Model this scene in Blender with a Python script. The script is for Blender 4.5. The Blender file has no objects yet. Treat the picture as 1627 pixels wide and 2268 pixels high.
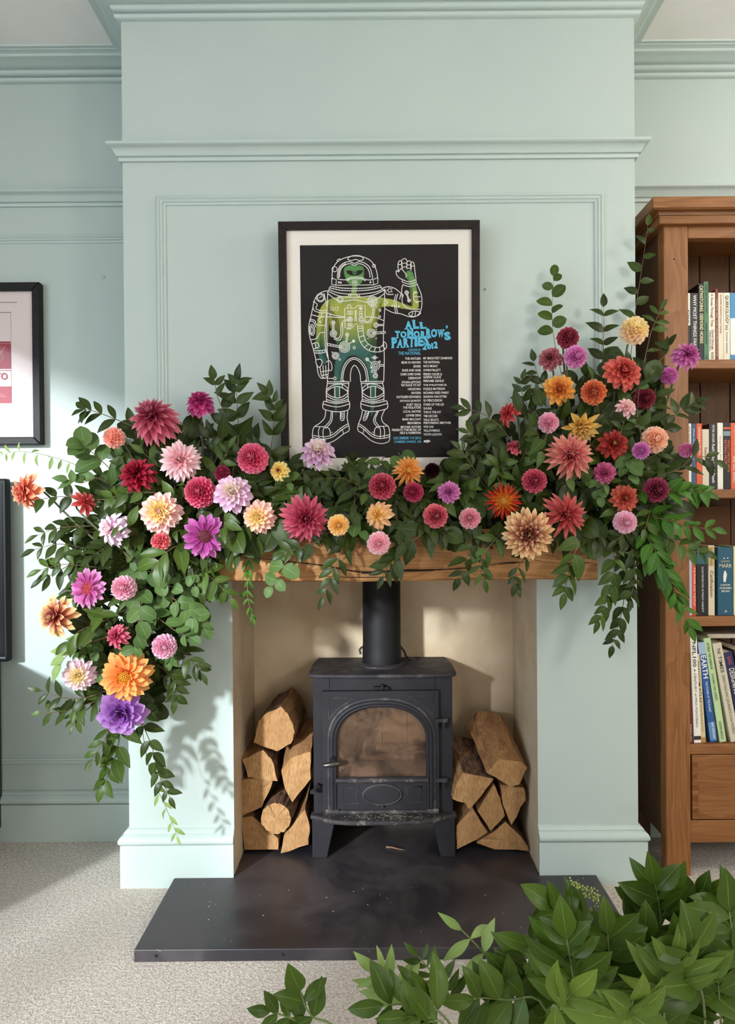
import bpy, bmesh, math, random
from mathutils import Vector, Matrix
random.seed(7)
R = random.Random(11)
PI = math.pi
sc = bpy.context.scene
COL = sc.collection

# ------------------------------------------------------------------ camera
F = 1600.0
CAMZ = 1.105
cam_d = bpy.data.cameras.new('camera')
cam = bpy.data.objects.new('camera', cam_d); COL.objects.link(cam)
cam_d.sensor_fit = 'AUTO'; cam_d.sensor_width = 36.0
cam_d.lens = F / 2268 * 36.0
cam_d.shift_x = -16.5 / 2268
cam_d.shift_y = 11.0 / 2268
cam_d.clip_start = 0.05
cam.location = (0, 0, CAMZ)
cam.rotation_mode = 'XYZ'
CAM_R = Matrix.Rotation(math.radians(90 - 0.4), 3, 'X') @ Matrix.Rotation(math.radians(-0.45), 3, 'Z')
cam.rotation_euler = CAM_R.to_euler('XYZ')
sc.camera = cam

# ------------------------------------------------------------------ light
sc.view_settings.view_transform = 'Standard'
sc.view_settings.look = 'None'
sc.view_settings.gamma = 1.0
sc.view_settings.use_curve_mapping = False
sc.view_settings.exposure = 0.32
sc.cycles.max_bounces = 7
sc.cycles.diffuse_bounces = 4
sc.cycles.glossy_bounces = 3
sc.cycles.transmission_bounces = 4
sc.cycles.transparent_max_bounces = 8
sc.cycles.use_denoising = True
sc.cycles.caustics_reflective = False
sc.cycles.caustics_refractive = False
sc.cycles.sample_clamp_indirect = 6.0

w = bpy.data.worlds.new('world'); sc.world = w; w.use_nodes = True
w.node_tree.nodes['Background'].inputs[0].default_value = (0.74, 0.88, 1.0, 1)
w.node_tree.nodes['Background'].inputs[1].default_value = 4.5

def area(name, loc, target, sx, sy, power, col):
    d = bpy.data.lights.new(name, 'AREA'); d.shape = 'RECTANGLE'; d.size = sx; d.size_y = sy
    d.energy = power; d.color = col
    o = bpy.data.objects.new(name, d); COL.objects.link(o); o.location = loc
    o.rotation_euler = (Vector(target) - Vector(loc)).to_track_quat('-Z', 'Y').to_euler()
    return o
# low hazy sun through the side window on the left
sd = bpy.data.lights.new('sun', 'SUN'); sd.energy = 4.2; sd.angle = math.radians(4.0); sd.color = (0.87, 0.95, 1.0)
so = bpy.data.objects.new('sun', sd); COL.objects.link(so)
so.rotation_euler = Vector((0.5, 0.866, -0.25)).to_track_quat('-Z', 'Y').to_euler()
# the two lights of the bay window behind the camera and a warm lamp in the right corner
area('bay_light_left', (-1.55, -2.45, 1.15), (-0.2, 0.6, 2.7), 1.1, 1.5, 9, (0.95, 0.98, 1.0))
area('bay_light_right', (1.55, -2.45, 1.15), (0.2, 0.6, 2.7), 1.1, 1.5, 20, (1.0, 0.96, 0.91))
ld = bpy.data.lights.new('corner_lamp_right', 'POINT'); ld.energy = 22; ld.shadow_soft_size = 0.16; ld.color = (1.0, 0.95, 0.86)
lo = bpy.data.objects.new('corner_lamp_right', ld); COL.objects.link(lo); lo.location = (1.95, 1.3, 2.25)

area('right_window_light', (2.3, -1.2, 2.05), (0.6, 2.1, 0.9), 0.55, 0.6, 30, (1.0, 0.94, 0.86))

# ------------------------------------------------------------------ helpers
def P(px, py, Y):
    xc = (px - 813.5 + cam_d.shift_x * 2268) / F
    yc = (1134 + cam_d.shift_y * 2268 - py) / F
    d = CAM_R @ Vector((xc, yc, -1.0))
    t = Y / d.y
    return Vector((d.x * t, Y, CAMZ + d.z * t))

CAM_RI = CAM_R.inverted()
def proj(p):
    q = CAM_RI @ (Vector(p) - Vector((0, 0, CAMZ)))
    return (830.0 + F * q.x / -q.z, 1145.0 - F * q.y / -q.z)
def lin(c):
    return c / 12.92 if c <= 0.04045 else ((c + 0.055) / 1.055) ** 2.4
def H(h):
    h = h.lstrip('#')
    return tuple(lin(int(h[i:i + 2], 16) / 255) for i in (0, 2, 4)) + (1.0,)

def tag(o, label=None, cat=None, group=None, kind=None):
    if label: o['label'] = label
    if cat: o['category'] = cat
    if group: o['group'] = group
    if kind: o['kind'] = kind
    return o

def empty(name, loc, label=None, cat=None, group=None, kind=None):
    o = bpy.data.objects.new(name, None); COL.objects.link(o); o.location = loc
    o.empty_display_size = 0.02
    return tag(o, label, cat, group, kind)

def link(name, me, mat=None, parent=None, smooth=False):
    o = bpy.data.objects.new(name, me); COL.objects.link(o)
    if mat is not None and not me.materials: me.materials.append(mat)
    if parent is not None: o.parent = parent
    if smooth:
        me.polygons.foreach_set('use_smooth', [True] * len(me.polygons))
    return o

class MB:
    """collects vertices and faces of one mesh"""
    def __init__(s): s.v = []; s.f = []; s.uv = []
    def add(s, vs, fs, uvs=None):
        n = len(s.v); s.v += [tuple(v) for v in vs]; s.f += [tuple(i + n for i in f) for f in fs]
        s.uv += uvs if uvs else [(0, 0)] * len(vs)
        return s
    def box(s, x0, x1, y0, y1, z0, z1, M=None):
        vs = [Vector((x, y, z)) for x in (x0, x1) for y in (y0, y1) for z in (z0, z1)]
        if M is not None: vs = [M @ v for v in vs]
        return s.add(vs, [(0, 1, 3, 2), (4, 6, 7, 5), (0, 4, 5, 1), (2, 3, 7, 6), (0, 2, 6, 4), (1, 5, 7, 3)])
    def prism(s, pts, y0, y1):
        """polygon in (x,z) extruded along y"""
        n = len(pts)
        vs = [(x, y0, z) for x, z in pts] + [(x, y1, z) for x, z in pts]
        fs = [tuple(range(n)), tuple(range(2 * n - 1, n - 1, -1))]
        fs += [(i, i + n, (i + 1) % n + n, (i + 1) % n) for i in range(n)]
        return s.add(vs, fs)
    def plate(s, pts, z0, z1):
        n = len(pts)
        vs = [(x, y, z0) for x, y in pts] + [(x, y, z1) for x, y in pts]
        fs = [tuple(range(n - 1, -1, -1)), tuple(range(n, 2 * n))]
        fs += [(i, (i + 1) % n, (i + 1) % n + n, i + n) for i in range(n)]
        return s.add(vs, fs)
    def tube(s, pts, r, seg=6, closed=False, taper=None):
        pts = [Vector(p) for p in pts]; n = len(pts); vs = []; fs = []
        ref = None
        for i, p in enumerate(pts):
            a = pts[(i - 1) % n] if (closed or i > 0) else p
            b = pts[(i + 1) % n] if (closed or i < n - 1) else p
            t = (b - a).normalized()
            if ref is None:
                ref = Vector((0, 0, 1)) if abs(t.z) < 0.9 else Vector((1, 0, 0))
            u = (ref - t * ref.dot(t)).normalized(); ref = u
            w_ = t.cross(u)
            rr = r if taper is None else r + (taper - r) * i / max(1, n - 1)
            for k in range(seg):
                a_ = 2 * PI * k / seg
                vs.append(p + u * rr * math.cos(a_) + w_ * rr * math.sin(a_))
        m = n if closed else n - 1
        for i in range(m):
            for k in range(seg):
                a0 = i * seg + k; a1 = i * seg + (k + 1) % seg
                b0 = ((i + 1) % n) * seg + k; b1 = ((i + 1) % n) * seg + (k + 1) % seg
                fs.append((a0, a1, b1, b0))
        if not closed:
            fs.append(tuple(range(seg - 1, -1, -1))); fs.append(tuple(range((n - 1) * seg, n * seg)))
        return s.add(vs, fs)
    def lathe(s, prof, c, seg=32, axis='Z'):
        vs = []; fs = []; n = len(prof)
        for k in range(seg):
            a = 2 * PI * k / seg
            for r, z in prof:
                if axis == 'Z': vs.append((c[0] + r * math.cos(a), c[1] + r * math.sin(a), c[2] + z))
                else: vs.append((c[0] + r * math.cos(a), c[1] + z, c[2] + r * math.sin(a)))
        for k in range(seg):
            k2 = (k + 1) % seg
            for i in range(n - 1):
                q = (k * n + i, k2 * n + i, k2 * n + i + 1, k * n + i + 1)
                fs.append(q if axis == 'Z' else q[::-1])
        return s.add(vs, fs)
    def mesh(s, name, uv=False):
        me = bpy.data.meshes.new(name); me.from_pydata(s.v, [], s.f); me.update()
        if uv:
            l = me.uv_layers.new(name='UVMap')
            idx = [0] * len(me.loops); me.loops.foreach_get('vertex_index', idx)
            flat = []
            for i in idx: flat += s.uv[i]
            l.data.foreach_set('uv', flat)
        return me
    def build(s, name, mat, parent=None, smooth=False, bevel=0.0, seg=2, uv=False):
        me = s.mesh(name, uv)
        if bevel or True:
            bm = bmesh.new(); bm.from_mesh(me)
            lo_ = [v for v in bm.verts if not v.link_faces]
            if lo_ and not uv: bmesh.ops.delete(bm, geom=lo_, context='VERTS')
            if not uv: bmesh.ops.recalc_face_normals(bm, faces=bm.faces)
            if bevel:
                es = [e for e in bm.edges if len(e.link_faces) == 2 and e.calc_face_angle(0) > 0.6]
                bmesh.ops.bevel(bm, geom=es, offset=bevel, segments=seg, affect='EDGES', profile=0.5)
            bm.to_mesh(me); bm.free()
        o = link(name, me, mat, parent)
        if smooth:
            me.polygons.foreach_set('use_smooth', [True] * len(me.polygons))
            try: me.set_sharp_from_angle(angle=math.radians(38))
            except Exception: pass
        return o

def sweep(prof, path, mb=None, closed=False):
    """profile (offset, z) swept along an (x, y) path; offset to the right of travel, mitred"""
    mb = mb or MB(); n = len(path); vs = []; fs = []; m = len(prof)
    pts = [Vector(p) for p in path]
    for i, p in enumerate(pts):
        d1 = (p - pts[i - 1]).normalized() if (i > 0 or closed) else None
        d2 = (pts[(i + 1) % n] - p).normalized() if (i < n - 1 or closed) else None
        d1 = d1 or d2; d2 = d2 or d1
        n1 = Vector((d1.y, -d1.x)); n2 = Vector((d2.y, -d2.x))
        b = n1 + n2; b = b / max(1e-6, b.dot(n1))
        for o, z in prof: vs.append((p.x + b.x * o, p.y + b.y * o, z))
    for i in range(n if closed else n - 1):
        j = (i + 1) % n
        for k in range(m - 1):
            fs.append((i * m + k, j * m + k, j * m + k + 1, i * m + k + 1))
    if not closed:
        fs.append(tuple(range(m))); fs.append(tuple(range((n - 1) * m, n * m)))
    return mb.add(vs, fs)

def smooth_path(pts, n=8):
    pts = [Vector(p) for p in pts]
    if len(pts) < 3:
        return [pts[0].lerp(pts[-1], i / n) for i in range(n + 1)]
    out = []
    for i in range(len(pts) - 1):
        p0 = pts[max(0, i - 1)]; p1 = pts[i]; p2 = pts[i + 1]; p3 = pts[min(len(pts) - 1, i + 2)]
        for k in range(n):
            t = k / n
            out.append(0.5 * ((2 * p1) + (p2 - p0) * t + (2 * p0 - 5 * p1 + 4 * p2 - p3) * t * t + (3 * p1 - p0 - 3 * p2 + p3) * t ** 3))
    out.append(pts[-1])
    return out

# ------------------------------------------------------------------ materials
class NT:
    def __init__(s, name):
        s.m = bpy.data.materials.new(name); s.m.use_nodes = True
        s.t = s.m.node_tree; s.b = s.t.nodes['Principled BSDF']; s.out = s.t.nodes['Material Output']
    def n(s, t, **k):
        nd = s.t.nodes.new(t)
        for a, v in k.items():
            if a.startswith('i_'):
                key = a[2:]
                nd.inputs[int(key) if key.isdigit() else key].default_value = v
            else: setattr(nd, a, v)
        return nd
    def l(s, a, b): s.t.links.new(a, b)
    def val(s, k, v): s.b.inputs[k].default_value = v
    def mix(s, fac, a, b, blend='MIX'):
        nd = s.t.nodes.new('ShaderNodeMix'); nd.data_type = 'RGBA'; nd.blend_type = blend
        for sock, v in ((nd.inputs[0], fac), (nd.inputs[6], a), (nd.inputs[7], b)):
            if isinstance(v, (int, float)): sock.default_value = v
            elif isinstance(v, tuple): sock.default_value = v
            else: s.l(v, sock)
        return nd.outputs[2]
    def rng(s, x, a, b, c=0.0, d=1.0, smooth=True):
        nd = s.t.nodes.new('ShaderNodeMapRange'); nd.interpolation_type = 'SMOOTHSTEP' if smooth else 'LINEAR'
        s.l(x, nd.inputs[0])
        for i, v in enumerate((a, b, c, d)): nd.inputs[i + 1].default_value = v
        return nd.outputs[0]
    def math(s, op, a, b=0.0):
        nd = s.t.nodes.new('ShaderNodeMath'); nd.operation = op
        for sock, v in ((nd.inputs[0], a), (nd.inputs[1], b)):
            if isinstance(v, (int, float)): sock.default_value = v
            else: s.l(v, sock)
        return nd.outputs[0]
    def coord(s, which='Object', scale=(1, 1, 1)):
        tc = s.n('ShaderNodeTexCoord'); mp = s.n('ShaderNodeMapping'); mp.inputs['Scale'].default_value = scale
        s.l(tc.outputs[which], mp.inputs[0]); return mp.outputs[0]
    def noise(s, vec, scale, detail=4, rough=0.55, dist=0.0):
        nd = s.n('ShaderNodeTexNoise'); nd.inputs['Scale'].default_value = scale
        nd.inputs['Detail'].default_value = detail; nd.inputs['Roughness'].default_value = rough
        nd.inputs['Distortion'].default_value = dist
        s.l(vec, nd.inputs['Vector']); return nd.outputs['Fac']
    def bump(s, h, strength, dist=0.002):
        nd = s.n('ShaderNodeBump'); nd.inputs['Strength'].default_value = strength; nd.inputs['Distance'].default_value = dist
        s.l(h, nd.inputs['Height']); s.l(nd.outputs[0], s.b.inputs['Normal'])
    def col(s, c):
        if isinstance(c, tuple): s.b.inputs['Base Color'].default_value = c
        else: s.l(c, s.b.inputs['Base Color'])

def M_plain(name, c, rough=0.5, spec=0.5, metal=0.0, c2=None, scale=20.0, bump=0.0, bscale=None, bdist=0.001):
    t = NT(name); t.val('Roughness', rough); t.val('Specular IOR Level', spec); t.val('Metallic', metal)
    if c2 or bump:
        v = t.coord('Object')
    if c2:
        f = t.noise(v, scale, 5); t.col(t.mix(t.rng(f, 0.35, 0.65), H(c), H(c2)))
    else: t.col(H(c))
    if bump:
        t.bump(t.noise(v, bscale or scale * 4, 4), bump, bdist)
    return t.m

def M_wood(name, c1, c2, axis='Z', scale=9.0, rough=0.45, stretch=14.0, dark=None):
    t = NT(name); t.val('Roughness', rough); t.val('Specular IOR Level', 0.35)
    sc_ = {'X': (1 / stretch * 3, 1, 1), 'Y': (1, 1 / stretch * 3, 1), 'Z': (1, 1, 1 / stretch * 3)}[axis]
    sf = {'X': (0.03, 1, 1), 'Y': (1, 0.03, 1), 'Z': (1, 1, 0.03)}[axis]
    oi = t.n('ShaderNodeObjectInfo')
    tc = t.n('ShaderNodeTexCoord'); ad = t.n('ShaderNodeVectorMath', operation='ADD')
    cx = t.n('ShaderNodeCombineXYZ'); k = t.math('MULTIPLY', oi.outputs['Random'], 7.0)
    for i in range(3): t.l(k, cx.inputs[i])
    t.l(tc.outputs['Object'], ad.inputs[0]); t.l(cx.outputs[0], ad.inputs[1])
    m1 = t.n('ShaderNodeMapping'); m1.inputs['Scale'].default_value = sc_; t.l(ad.outputs[0], m1.inputs[0])
    m2 = t.n('ShaderNodeMapping'); m2.inputs['Scale'].default_value = sf; t.l(ad.outputs[0], m2.inputs[0])
    broad = t.noise(m1.outputs[0], scale, 3, 0.5, 0.6)
    rings = t.math('FRACT', t.math('MULTIPLY', broad, 9.0))
    fine = t.noise(m2.outputs[0], 260.0, 3, 0.6)
    g = t.math('ADD', t.math('MULTIPLY', t.rng(rings, 0.0, 1.0), 0.45), t.math('MULTIPLY', t.rng(fine, 0.35, 0.7), 0.55))
    c = t.mix(g, H(c1), H(c2))
    c = t.mix(t.rng(broad, 0.5, 0.8, 0.0, 0.5), c, H(dark or c1))
    t.col(c); t.bump(fine, 0.25, 0.0006)
    return t.m

def text(body, mat, parent, M4, length=None, height=None, name='lettering', ax='CENTER', ay='CENTER', bold=0.0, shear=0.0, extrude=0.0):
    cu = bpy.data.curves.new(name, 'FONT'); cu.body = body; cu.align_x = ax; cu.align_y = ay
    cu.resolution_u = 2; cu.offset = bold; cu.shear = shear; cu.extrude = extrude; cu.size = 1.0
    cu.materials.append(mat)
    o = bpy.data.objects.new(name, cu); COL.objects.link(o); o.parent = parent
    TEXTS.append((o, M4, length, height)); return o
TEXTS = []
def fit_texts():
    """scale every lettering to its measured length and height, then make it plain mesh"""
    bpy.context.view_layer.update()
    dg = bpy.context.evaluated_depsgraph_get()
    for o, M4, L, h in TEXTS:
        dx, dy = o.dimensions.x, o.dimensions.y
        sx = L / dx if L else None; sy = h / dy if h else None
        sx = sx or sy; sy = sy or sx
        me = bpy.data.meshes.new_from_object(o.evaluated_get(dg))
        nm = o.name.split('.')[0]; par = o.parent
        bpy.data.objects.remove(o)
        k = bpy.data.objects.new(nm, me); COL.objects.link(k); k.parent = par
        k.matrix_local = M4 @ Matrix.Diagonal((sx, sy, 1, 1))
def frame_m(loc, x, y, z):
    m = Matrix.Identity(4)
    for i, c in enumerate((x, y, z)):
        for k in range(3): m[k][i] = c[k]
    m[0][3], m[1][3], m[2][3] = loc
    return m
def upright(x, y, z, rot=0.0):
    return frame_m((x, y, z), (1, 0, 0), (0, 0, 1), (0, -1, 0)) @ Matrix.Rotation(rot, 4, 'Z')

# ------------------------------------------------------------------ shared materials
def paint_mat(name, c, c2):
    t = NT(name); t.val('Roughness', 0.42); t.val('Specular IOR Level', 0.35)
    v = t.coord('Object')
    f = t.noise(v, 3.0, 4, 0.6)
    t.col(t.mix(t.rng(f, 0.3, 0.7), H(c), H(c2)))
    t.bump(t.noise(v, 140.0, 3, 0.6), 0.10, 0.001)
    return t.m
PAINT = paint_mat('sage_paint', '#b6c2bd', '#bac5bf')
TRIMP = paint_mat('sage_trim_paint', '#b8c5c0', '#bcc8c2')
CEIL = M_plain('ceiling_paint', '#f4f0ec', 0.7, 0.2, c2='#eeeae6', scale=4)
def plaster_mat():
    t = NT('recess_plaster'); t.val('Roughness', 0.75); t.val('Specular IOR Level', 0.2)
    v = t.coord('Object')
    c = t.mix(t.rng(t.noise(v, 5.0, 5, 0.6), 0.35, 0.7), H('#d6c2a6'), H('#c4ab8c'))
    c = t.mix(t.rng(t.noise(v, 38.0, 4, 0.7), 0.66, 0.75, 0, 0.55), c, H('#6f5f52'))
    t.col(c); t.bump(t.noise(v, 60.0, 4, 0.6), 0.25, 0.002)
    return t.m
PLASTER = plaster_mat()
def carpet_mat():
    t = NT('carpet_wool'); t.val('Roughness', 0.95); t.val('Specular IOR Level', 0.1)
    v = t.coord('Object')
    a = t.noise(v, 210.0, 3, 0.7); b = t.noise(v, 110.0, 3, 0.6); d = t.noise(v, 4.0, 3)
    g = t.math('ADD', t.math('MULTIPLY', a, 0.6), t.math('MULTIPLY', b, 0.4))
    c = t.mix(t.rng(g, 0.32, 0.66), H('#b4a294'), H('#fff3e9'))
    c = t.mix(t.rng(d, 0.4, 0.65, 0, 0.18), c, H('#d8cabf'))
    t.col(c); t.bump(g, 0.9, 0.012)
    return t.m
CARPET = carpet_mat()
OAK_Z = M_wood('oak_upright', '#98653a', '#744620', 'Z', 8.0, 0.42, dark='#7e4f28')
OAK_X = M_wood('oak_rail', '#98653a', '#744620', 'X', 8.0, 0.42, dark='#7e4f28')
OAK_SHADE = M_wood('oak_side_shade', '#6b4526', '#523117', 'Z', 8.0, 0.45, dark='#523117')  # same oak, darkened: shade of the gap by the breast put into the colour
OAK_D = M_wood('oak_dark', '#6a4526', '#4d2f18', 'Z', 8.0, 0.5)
BEAM = M_wood('mantel_oak', '#b58350', '#8b5a2c', 'X', 7.0, 0.55, dark='#6e4522')
CRACK = M_plain('dark_crack_wood', '#2a1a0e', 0.9)  # dark brown for the drying cracks and the wood knot
BLACK = M_plain('black_frame_wood', '#120e0e', 0.5, 0.25, c2='#1a1515', scale=30)
WHITEP = M_plain('white_paper', '#f3e9de', 0.8, 0.2)

# ------------------------------------------------------------------ room shell
BX0, BX1, BY, AY = -0.738, 0.776, 2.144, 2.45
OX0, OX1, RY = -0.426, 0.478, 2.525
ZC = 2.628
def quad(mb, a, b, c, d): mb.add([a, b, c, d], [(0, 1, 2, 3)])
m = MB(); m.add([(-2.4, -2.6, 0), (2.4, -2.6, 0), (2.4, 2.7, 0), (-2.4, 2.7, 0)], [(0, 1, 2, 3)])
tag(m.build('floor', CARPET), 'speckled beige wool carpet around the slate hearth', kind='structure')
m = MB(); m.add([(-2.4, -2.6, ZC), (2.4, -2.6, ZC), (2.4, 2.7, ZC), (-2.4, 2.7, ZC)], [(0, 3, 2, 1)])
tag(m.build('ceiling', CEIL), 'off-white painted ceiling over both alcoves', kind='structure')
m = MB(); m.box(-2.4, BX0, AY, AY + 0.1, 0, ZC)
tag(m.build('wall_left_alcove', PAINT), 'sage green wall of the left alcove', kind='structure')
m = MB(); m.box(BX1, 2.4, AY, AY + 0.1, 0, ZC)
tag(m.build('wall_right_alcove', PAINT), 'sage green wall behind the bookcase', kind='structure')
WY0, WY1, WZ0, WZ1 = -2.3, 0.62, 0.62, 2.26          # window in the left side wall
m = MB(); m.box(-2.5, -2.4, WY1, AY, 0, ZC); m.box(-2.5, -2.4, -2.6, WY0, 0, ZC); m.box(-2.5, -2.4, WY0, WY1, 0, WZ0); m.box(-2.5, -2.4, WY0, WY1, WZ1, ZC)
tag(m.build('wall_left', PAINT), 'sage green side wall with the window beyond the television', kind='structure')
m = MB(); m.box(2.4, 2.5, -2.6, AY, 0, ZC)
tag(m.build('wall_right', PAINT), 'sage green side wall beyond the bookcase', kind='structure')
m = MB(); m.box(-2.4, 2.4, -2.7, -2.6, 0, ZC)
tag(m.build('wall_front', M_plain('cream_wall', '#cfc6bb', 0.7)), 'cream wall behind the camera', kind='structure')
m = MB()
WFR = M_plain('white_window_paint', '#e8e6e2', 0.4)
for y0, y1, z0, z1 in ((WY0, WY1, WZ0, WZ0 + 0.05), (WY0, WY1, WZ1 - 0.05, WZ1), (WY0, WY0 + 0.05, WZ0, WZ1), (WY1 - 0.05, WY1, WZ0, WZ1), (-1.1, -1.06, WZ0, WZ1)): m.box(-2.48, -2.43, y0, y1, z0, z1)
tag(m.build('window_1', WFR), 'white framed window in the left side wall', kind='structure')
m = MB(); OT = 0.985
quad(m, (BX0, BY, 0), (OX0, BY, 0), (OX0, BY, ZC), (BX0, BY, ZC))
quad(m, (OX1, BY, 0), (BX1, BY, 0), (BX1, BY, ZC), (OX1, BY, ZC))
quad(m, (OX0, BY, OT), (OX1, BY, OT), (OX1, BY, ZC), (OX0, BY, ZC))
quad(m, (BX0, AY, 0), (BX0, BY, 0), (BX0, BY, ZC), (BX0, AY, ZC))
quad(m, (BX1, BY, 0), (BX1, AY, 0), (BX1, AY, ZC), (BX1, BY, ZC))
tag(m.build('wall_chimney_breast', PAINT), 'sage green chimney breast around the fireplace', kind='structure')
m = MB()
quad(m, (OX0, BY, 0), (OX0, RY, 0), (OX0, RY, OT), (OX0, BY, OT))
quad(m, (OX1, RY, 0), (OX1, BY, 0), (OX1, BY, OT), (OX1, RY, OT))
quad(m, (OX0, RY, 0), (OX1, RY, 0), (OX1, RY, OT), (OX0, RY, OT))
quad(m, (OX0, BY, OT), (OX0, RY, OT), (OX1, RY, OT), (OX1, BY, OT))
tag(m.build('wall_fireplace_recess', PLASTER), 'cream plastered fireplace recess behind the stove', kind='structure')

full = [(-2.4, AY), (BX0, AY), (BX0, BY), (BX1, BY), (BX1, AY), (2.4, AY)]
corn = [(0, 2.558), (0.010, 2.559), (0.015, 2.563), (0.017, 2.569), (0.014, 2.575), (0.010, 2.577), (0.016, 2.579), (0.022, 2.583),
        (0.025, 2.589), (0.023, 2.595), (0.020, 2.597), (0.030, 2.598), (0.036, 2.601), (0.046, 2.606), (0.058, 2.609), (0.066, 2.610),
        (0.068, 2.612), (0.070, 2.617), (0.076, 2.620), (0.086, 2.6205), (0.087, 2.6225), (0.098, 2.6235), (0.100, 2.628)]
tag(sweep(corn, full).build('trim_cornice', TRIMP, smooth=True), 'sage painted moulded cornice below the ceiling', kind='structure')
rail = [(0, 2.143), (0.008, 2.144), (0.010, 2.152), (0.008, 2.155), (0.014, 2.157), (0.017, 2.162), (0.022, 2.172), (0.030, 2.178),
        (0.034, 2.180), (0.037, 2.184), (0.036, 2.190), (0.028, 2.194), (0.010, 2.198), (0, 2.199)]
tag(sweep(rail, full).build('trim_picture_rail', TRIMP, smooth=True), 'sage painted picture rail round the chimney breast', kind='structure')
skirt = [(0.021, 0), (0.021, 0.122), (0.0205, 0.125), (0.017, 0.1265), (0.022, 0.128), (0.026, 0.133), (0.0265, 0.140), (0.022, 0.149),
         (0.013, 0.154), (0.011, 0.156), (0.013, 0.158), (0.010, 0.163), (0.003, 0.169), (0, 0.170)]
tag(sweep(skirt, [(-2.4, AY), (BX0, AY), (BX0, BY), (OX0 + 0.001, BY)]).build('baseboard_left', TRIMP, smooth=True),
    'sage painted skirting left of the fireplace', kind='structure')
tag(sweep(skirt, [(OX1 - 0.001, BY), (BX1, BY), (BX1, AY), (2.4, AY)]).build('baseboard_right', TRIMP, smooth=True),
    'sage painted skirting right of the fireplace', kind='structure')
reed = [(0, 0), (0, 0.006), (0.002, 0.009), (0.006, 0.010), (0.009, 0.007), (0.010, 0.006), (0.012, 0.0085), (0.015, 0.009), (0.018, 0.007),
        (0.0185, 0.005), (0.021, 0.007), (0.024, 0.006), (0.027, 0.003), (0.027, 0)]
def panel_mould(name, path, Y, lab, closed=False):
    mb = sweep(reed, path, closed=closed)
    mb.v = [(x, Y - d, z) for x, z, d in mb.v]
    tag(mb.build(name, TRIMP, smooth=True), lab, kind='structure')
pl = P(347, 436, BY); pr = P(1335, 436, BY)
panel_mould('trim_1', [(pl.x, 1.0), (pl.x, pl.z), (pr.x, pl.z), (pr.x, 1.0)], BY, 'reeded panel moulding framing the poster on the chimney breast')
pt = P(100, 522, AY); pb = P(100, 1690, AY)
panel_mould('trim_2', [(-2.3, pb.z), (-2.3, pt.z), (BX0 - 0.006, pt.z), (BX0 - 0.006, pb.z)], AY, 'reeded panel moulding on the left alcove wall', True)

# screw hook marks left in the paint
m = MB(); c = P(228, 614, AY); m.lathe([(0.006, 0), (0.006, -0.003), (0.003, -0.005), (0, -0.005)], (c.x, AY, c.z), 12, 'Y')
tag(m.build('wall_plug', TRIMP, smooth=True), 'small painted-over plug on the left alcove wall', 'wall plug')
m = MB(); c = P(1075, 640, BY); m.lathe([(0.003, 0), (0.003, -0.006), (0.0, -0.007)], (c.x, BY, c.z), 10, 'Y')
tag(m.build('picture_nail', TRIMP, smooth=True), 'tiny painted nail in the wall right of the spaceman poster', 'nail')

# ------------------------------------------------------------------ hearth
def slate_mat():
    t = NT('hearth_slate'); t.val('Specular IOR Level', 0.5)
    v = t.coord('Object')
    a = t.noise(v, 4.5, 6, 0.62, 0.6); b = t.noise(v, 60.0, 4, 0.7); d = t.noise(v, 11.0, 5, 0.7, 1.2)
    c = t.mix(t.rng(a, 0.33, 0.66), H('#28252a'), H('#484143'))
    c = t.mix(t.rng(d, 0.62, 0.72, 0, 0.5), c, H('#1d1a1b'))
    c = t.mix(t.rng(b, 0.66, 0.74, 0, 0.55), c, H('#857d78'))
    t.col(c); t.l(t.rng(a, 0.3, 0.7, 0.34, 0.55), t.b.inputs['Roughness'])
    t.bump(t.noise(v, 16.0, 5, 0.6), 0.12, 0.003)
    return t.m
SLATE = slate_mat()
hr = empty('hearth', (0.02, 1.95, 0), 'dark slate hearth slab under the stove, on the beige carpet', 'hearth')
HZ = 0.031
m = MB(); m.plate([(-0.602, 1.772), (0.643, 1.772), (0.643, 2.121), (OX1 - 0.002, 2.121), (OX1 - 0.002, 2.522), (OX0 + 0.002, 2.522), (OX0 + 0.002, 2.121), (-0.600, 2.121)], 0.0, HZ)
m.v = [(x - 0.02, y - 1.95, z) for x, y, z in m.v]
m.build('slab', SLATE, hr, bevel=0.0025)
DK = M_plain('dark_hole', '#0a0909', 0.9)
for px in (346, 627):
    c = P(px, 2125, 1.772)
    m = MB(); m.lathe([(0.0, -0.001), (0.004, -0.001), (0.004, 0.002)], (c.x - 0.02, 1.772 - 1.95, 0.016), 12, 'Y')
    m.build('screw_hole', DK, hr)
# a wood splinter and a few flakes lying on the slate
SPL = M_plain('pale_splinter', '#8e6f58', 0.8, c2='#6d5240', scale=60)
a = P(855, 1849, 2.33); 
m = MB(); pa = Vector((0.027, 2.30, HZ + 0.003)); pb_ = Vector((0.085, 2.28, HZ + 0.003))
m.tube([pa, pa.lerp(pb_, 0.3) + Vector((0, 0.003, 0.001)), pa.lerp(pb_, 0.7), pb_], 0.003, 5, taper=0.0012)
tag(m.build('wood_splinter', SPL), 'pale splinter of wood lying under the stove', 'splinter')
m = MB()
for i in range(46):
    x = R.uniform(-0.55, 0.6); y = R.uniform(1.8, 2.1); s_ = R.uniform(0.0006, 0.002)
    m.box(x, x + s_ * R.uniform(1, 2.5), y, y + s_, HZ, HZ + 0.0007)
tag(m.build('ash_flecks', M_plain('ash_fleck', '#b5aca2', 0.9)), 'pale flecks of ash scattered on the slate hearth', 'ash', kind='stuff')

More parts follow.
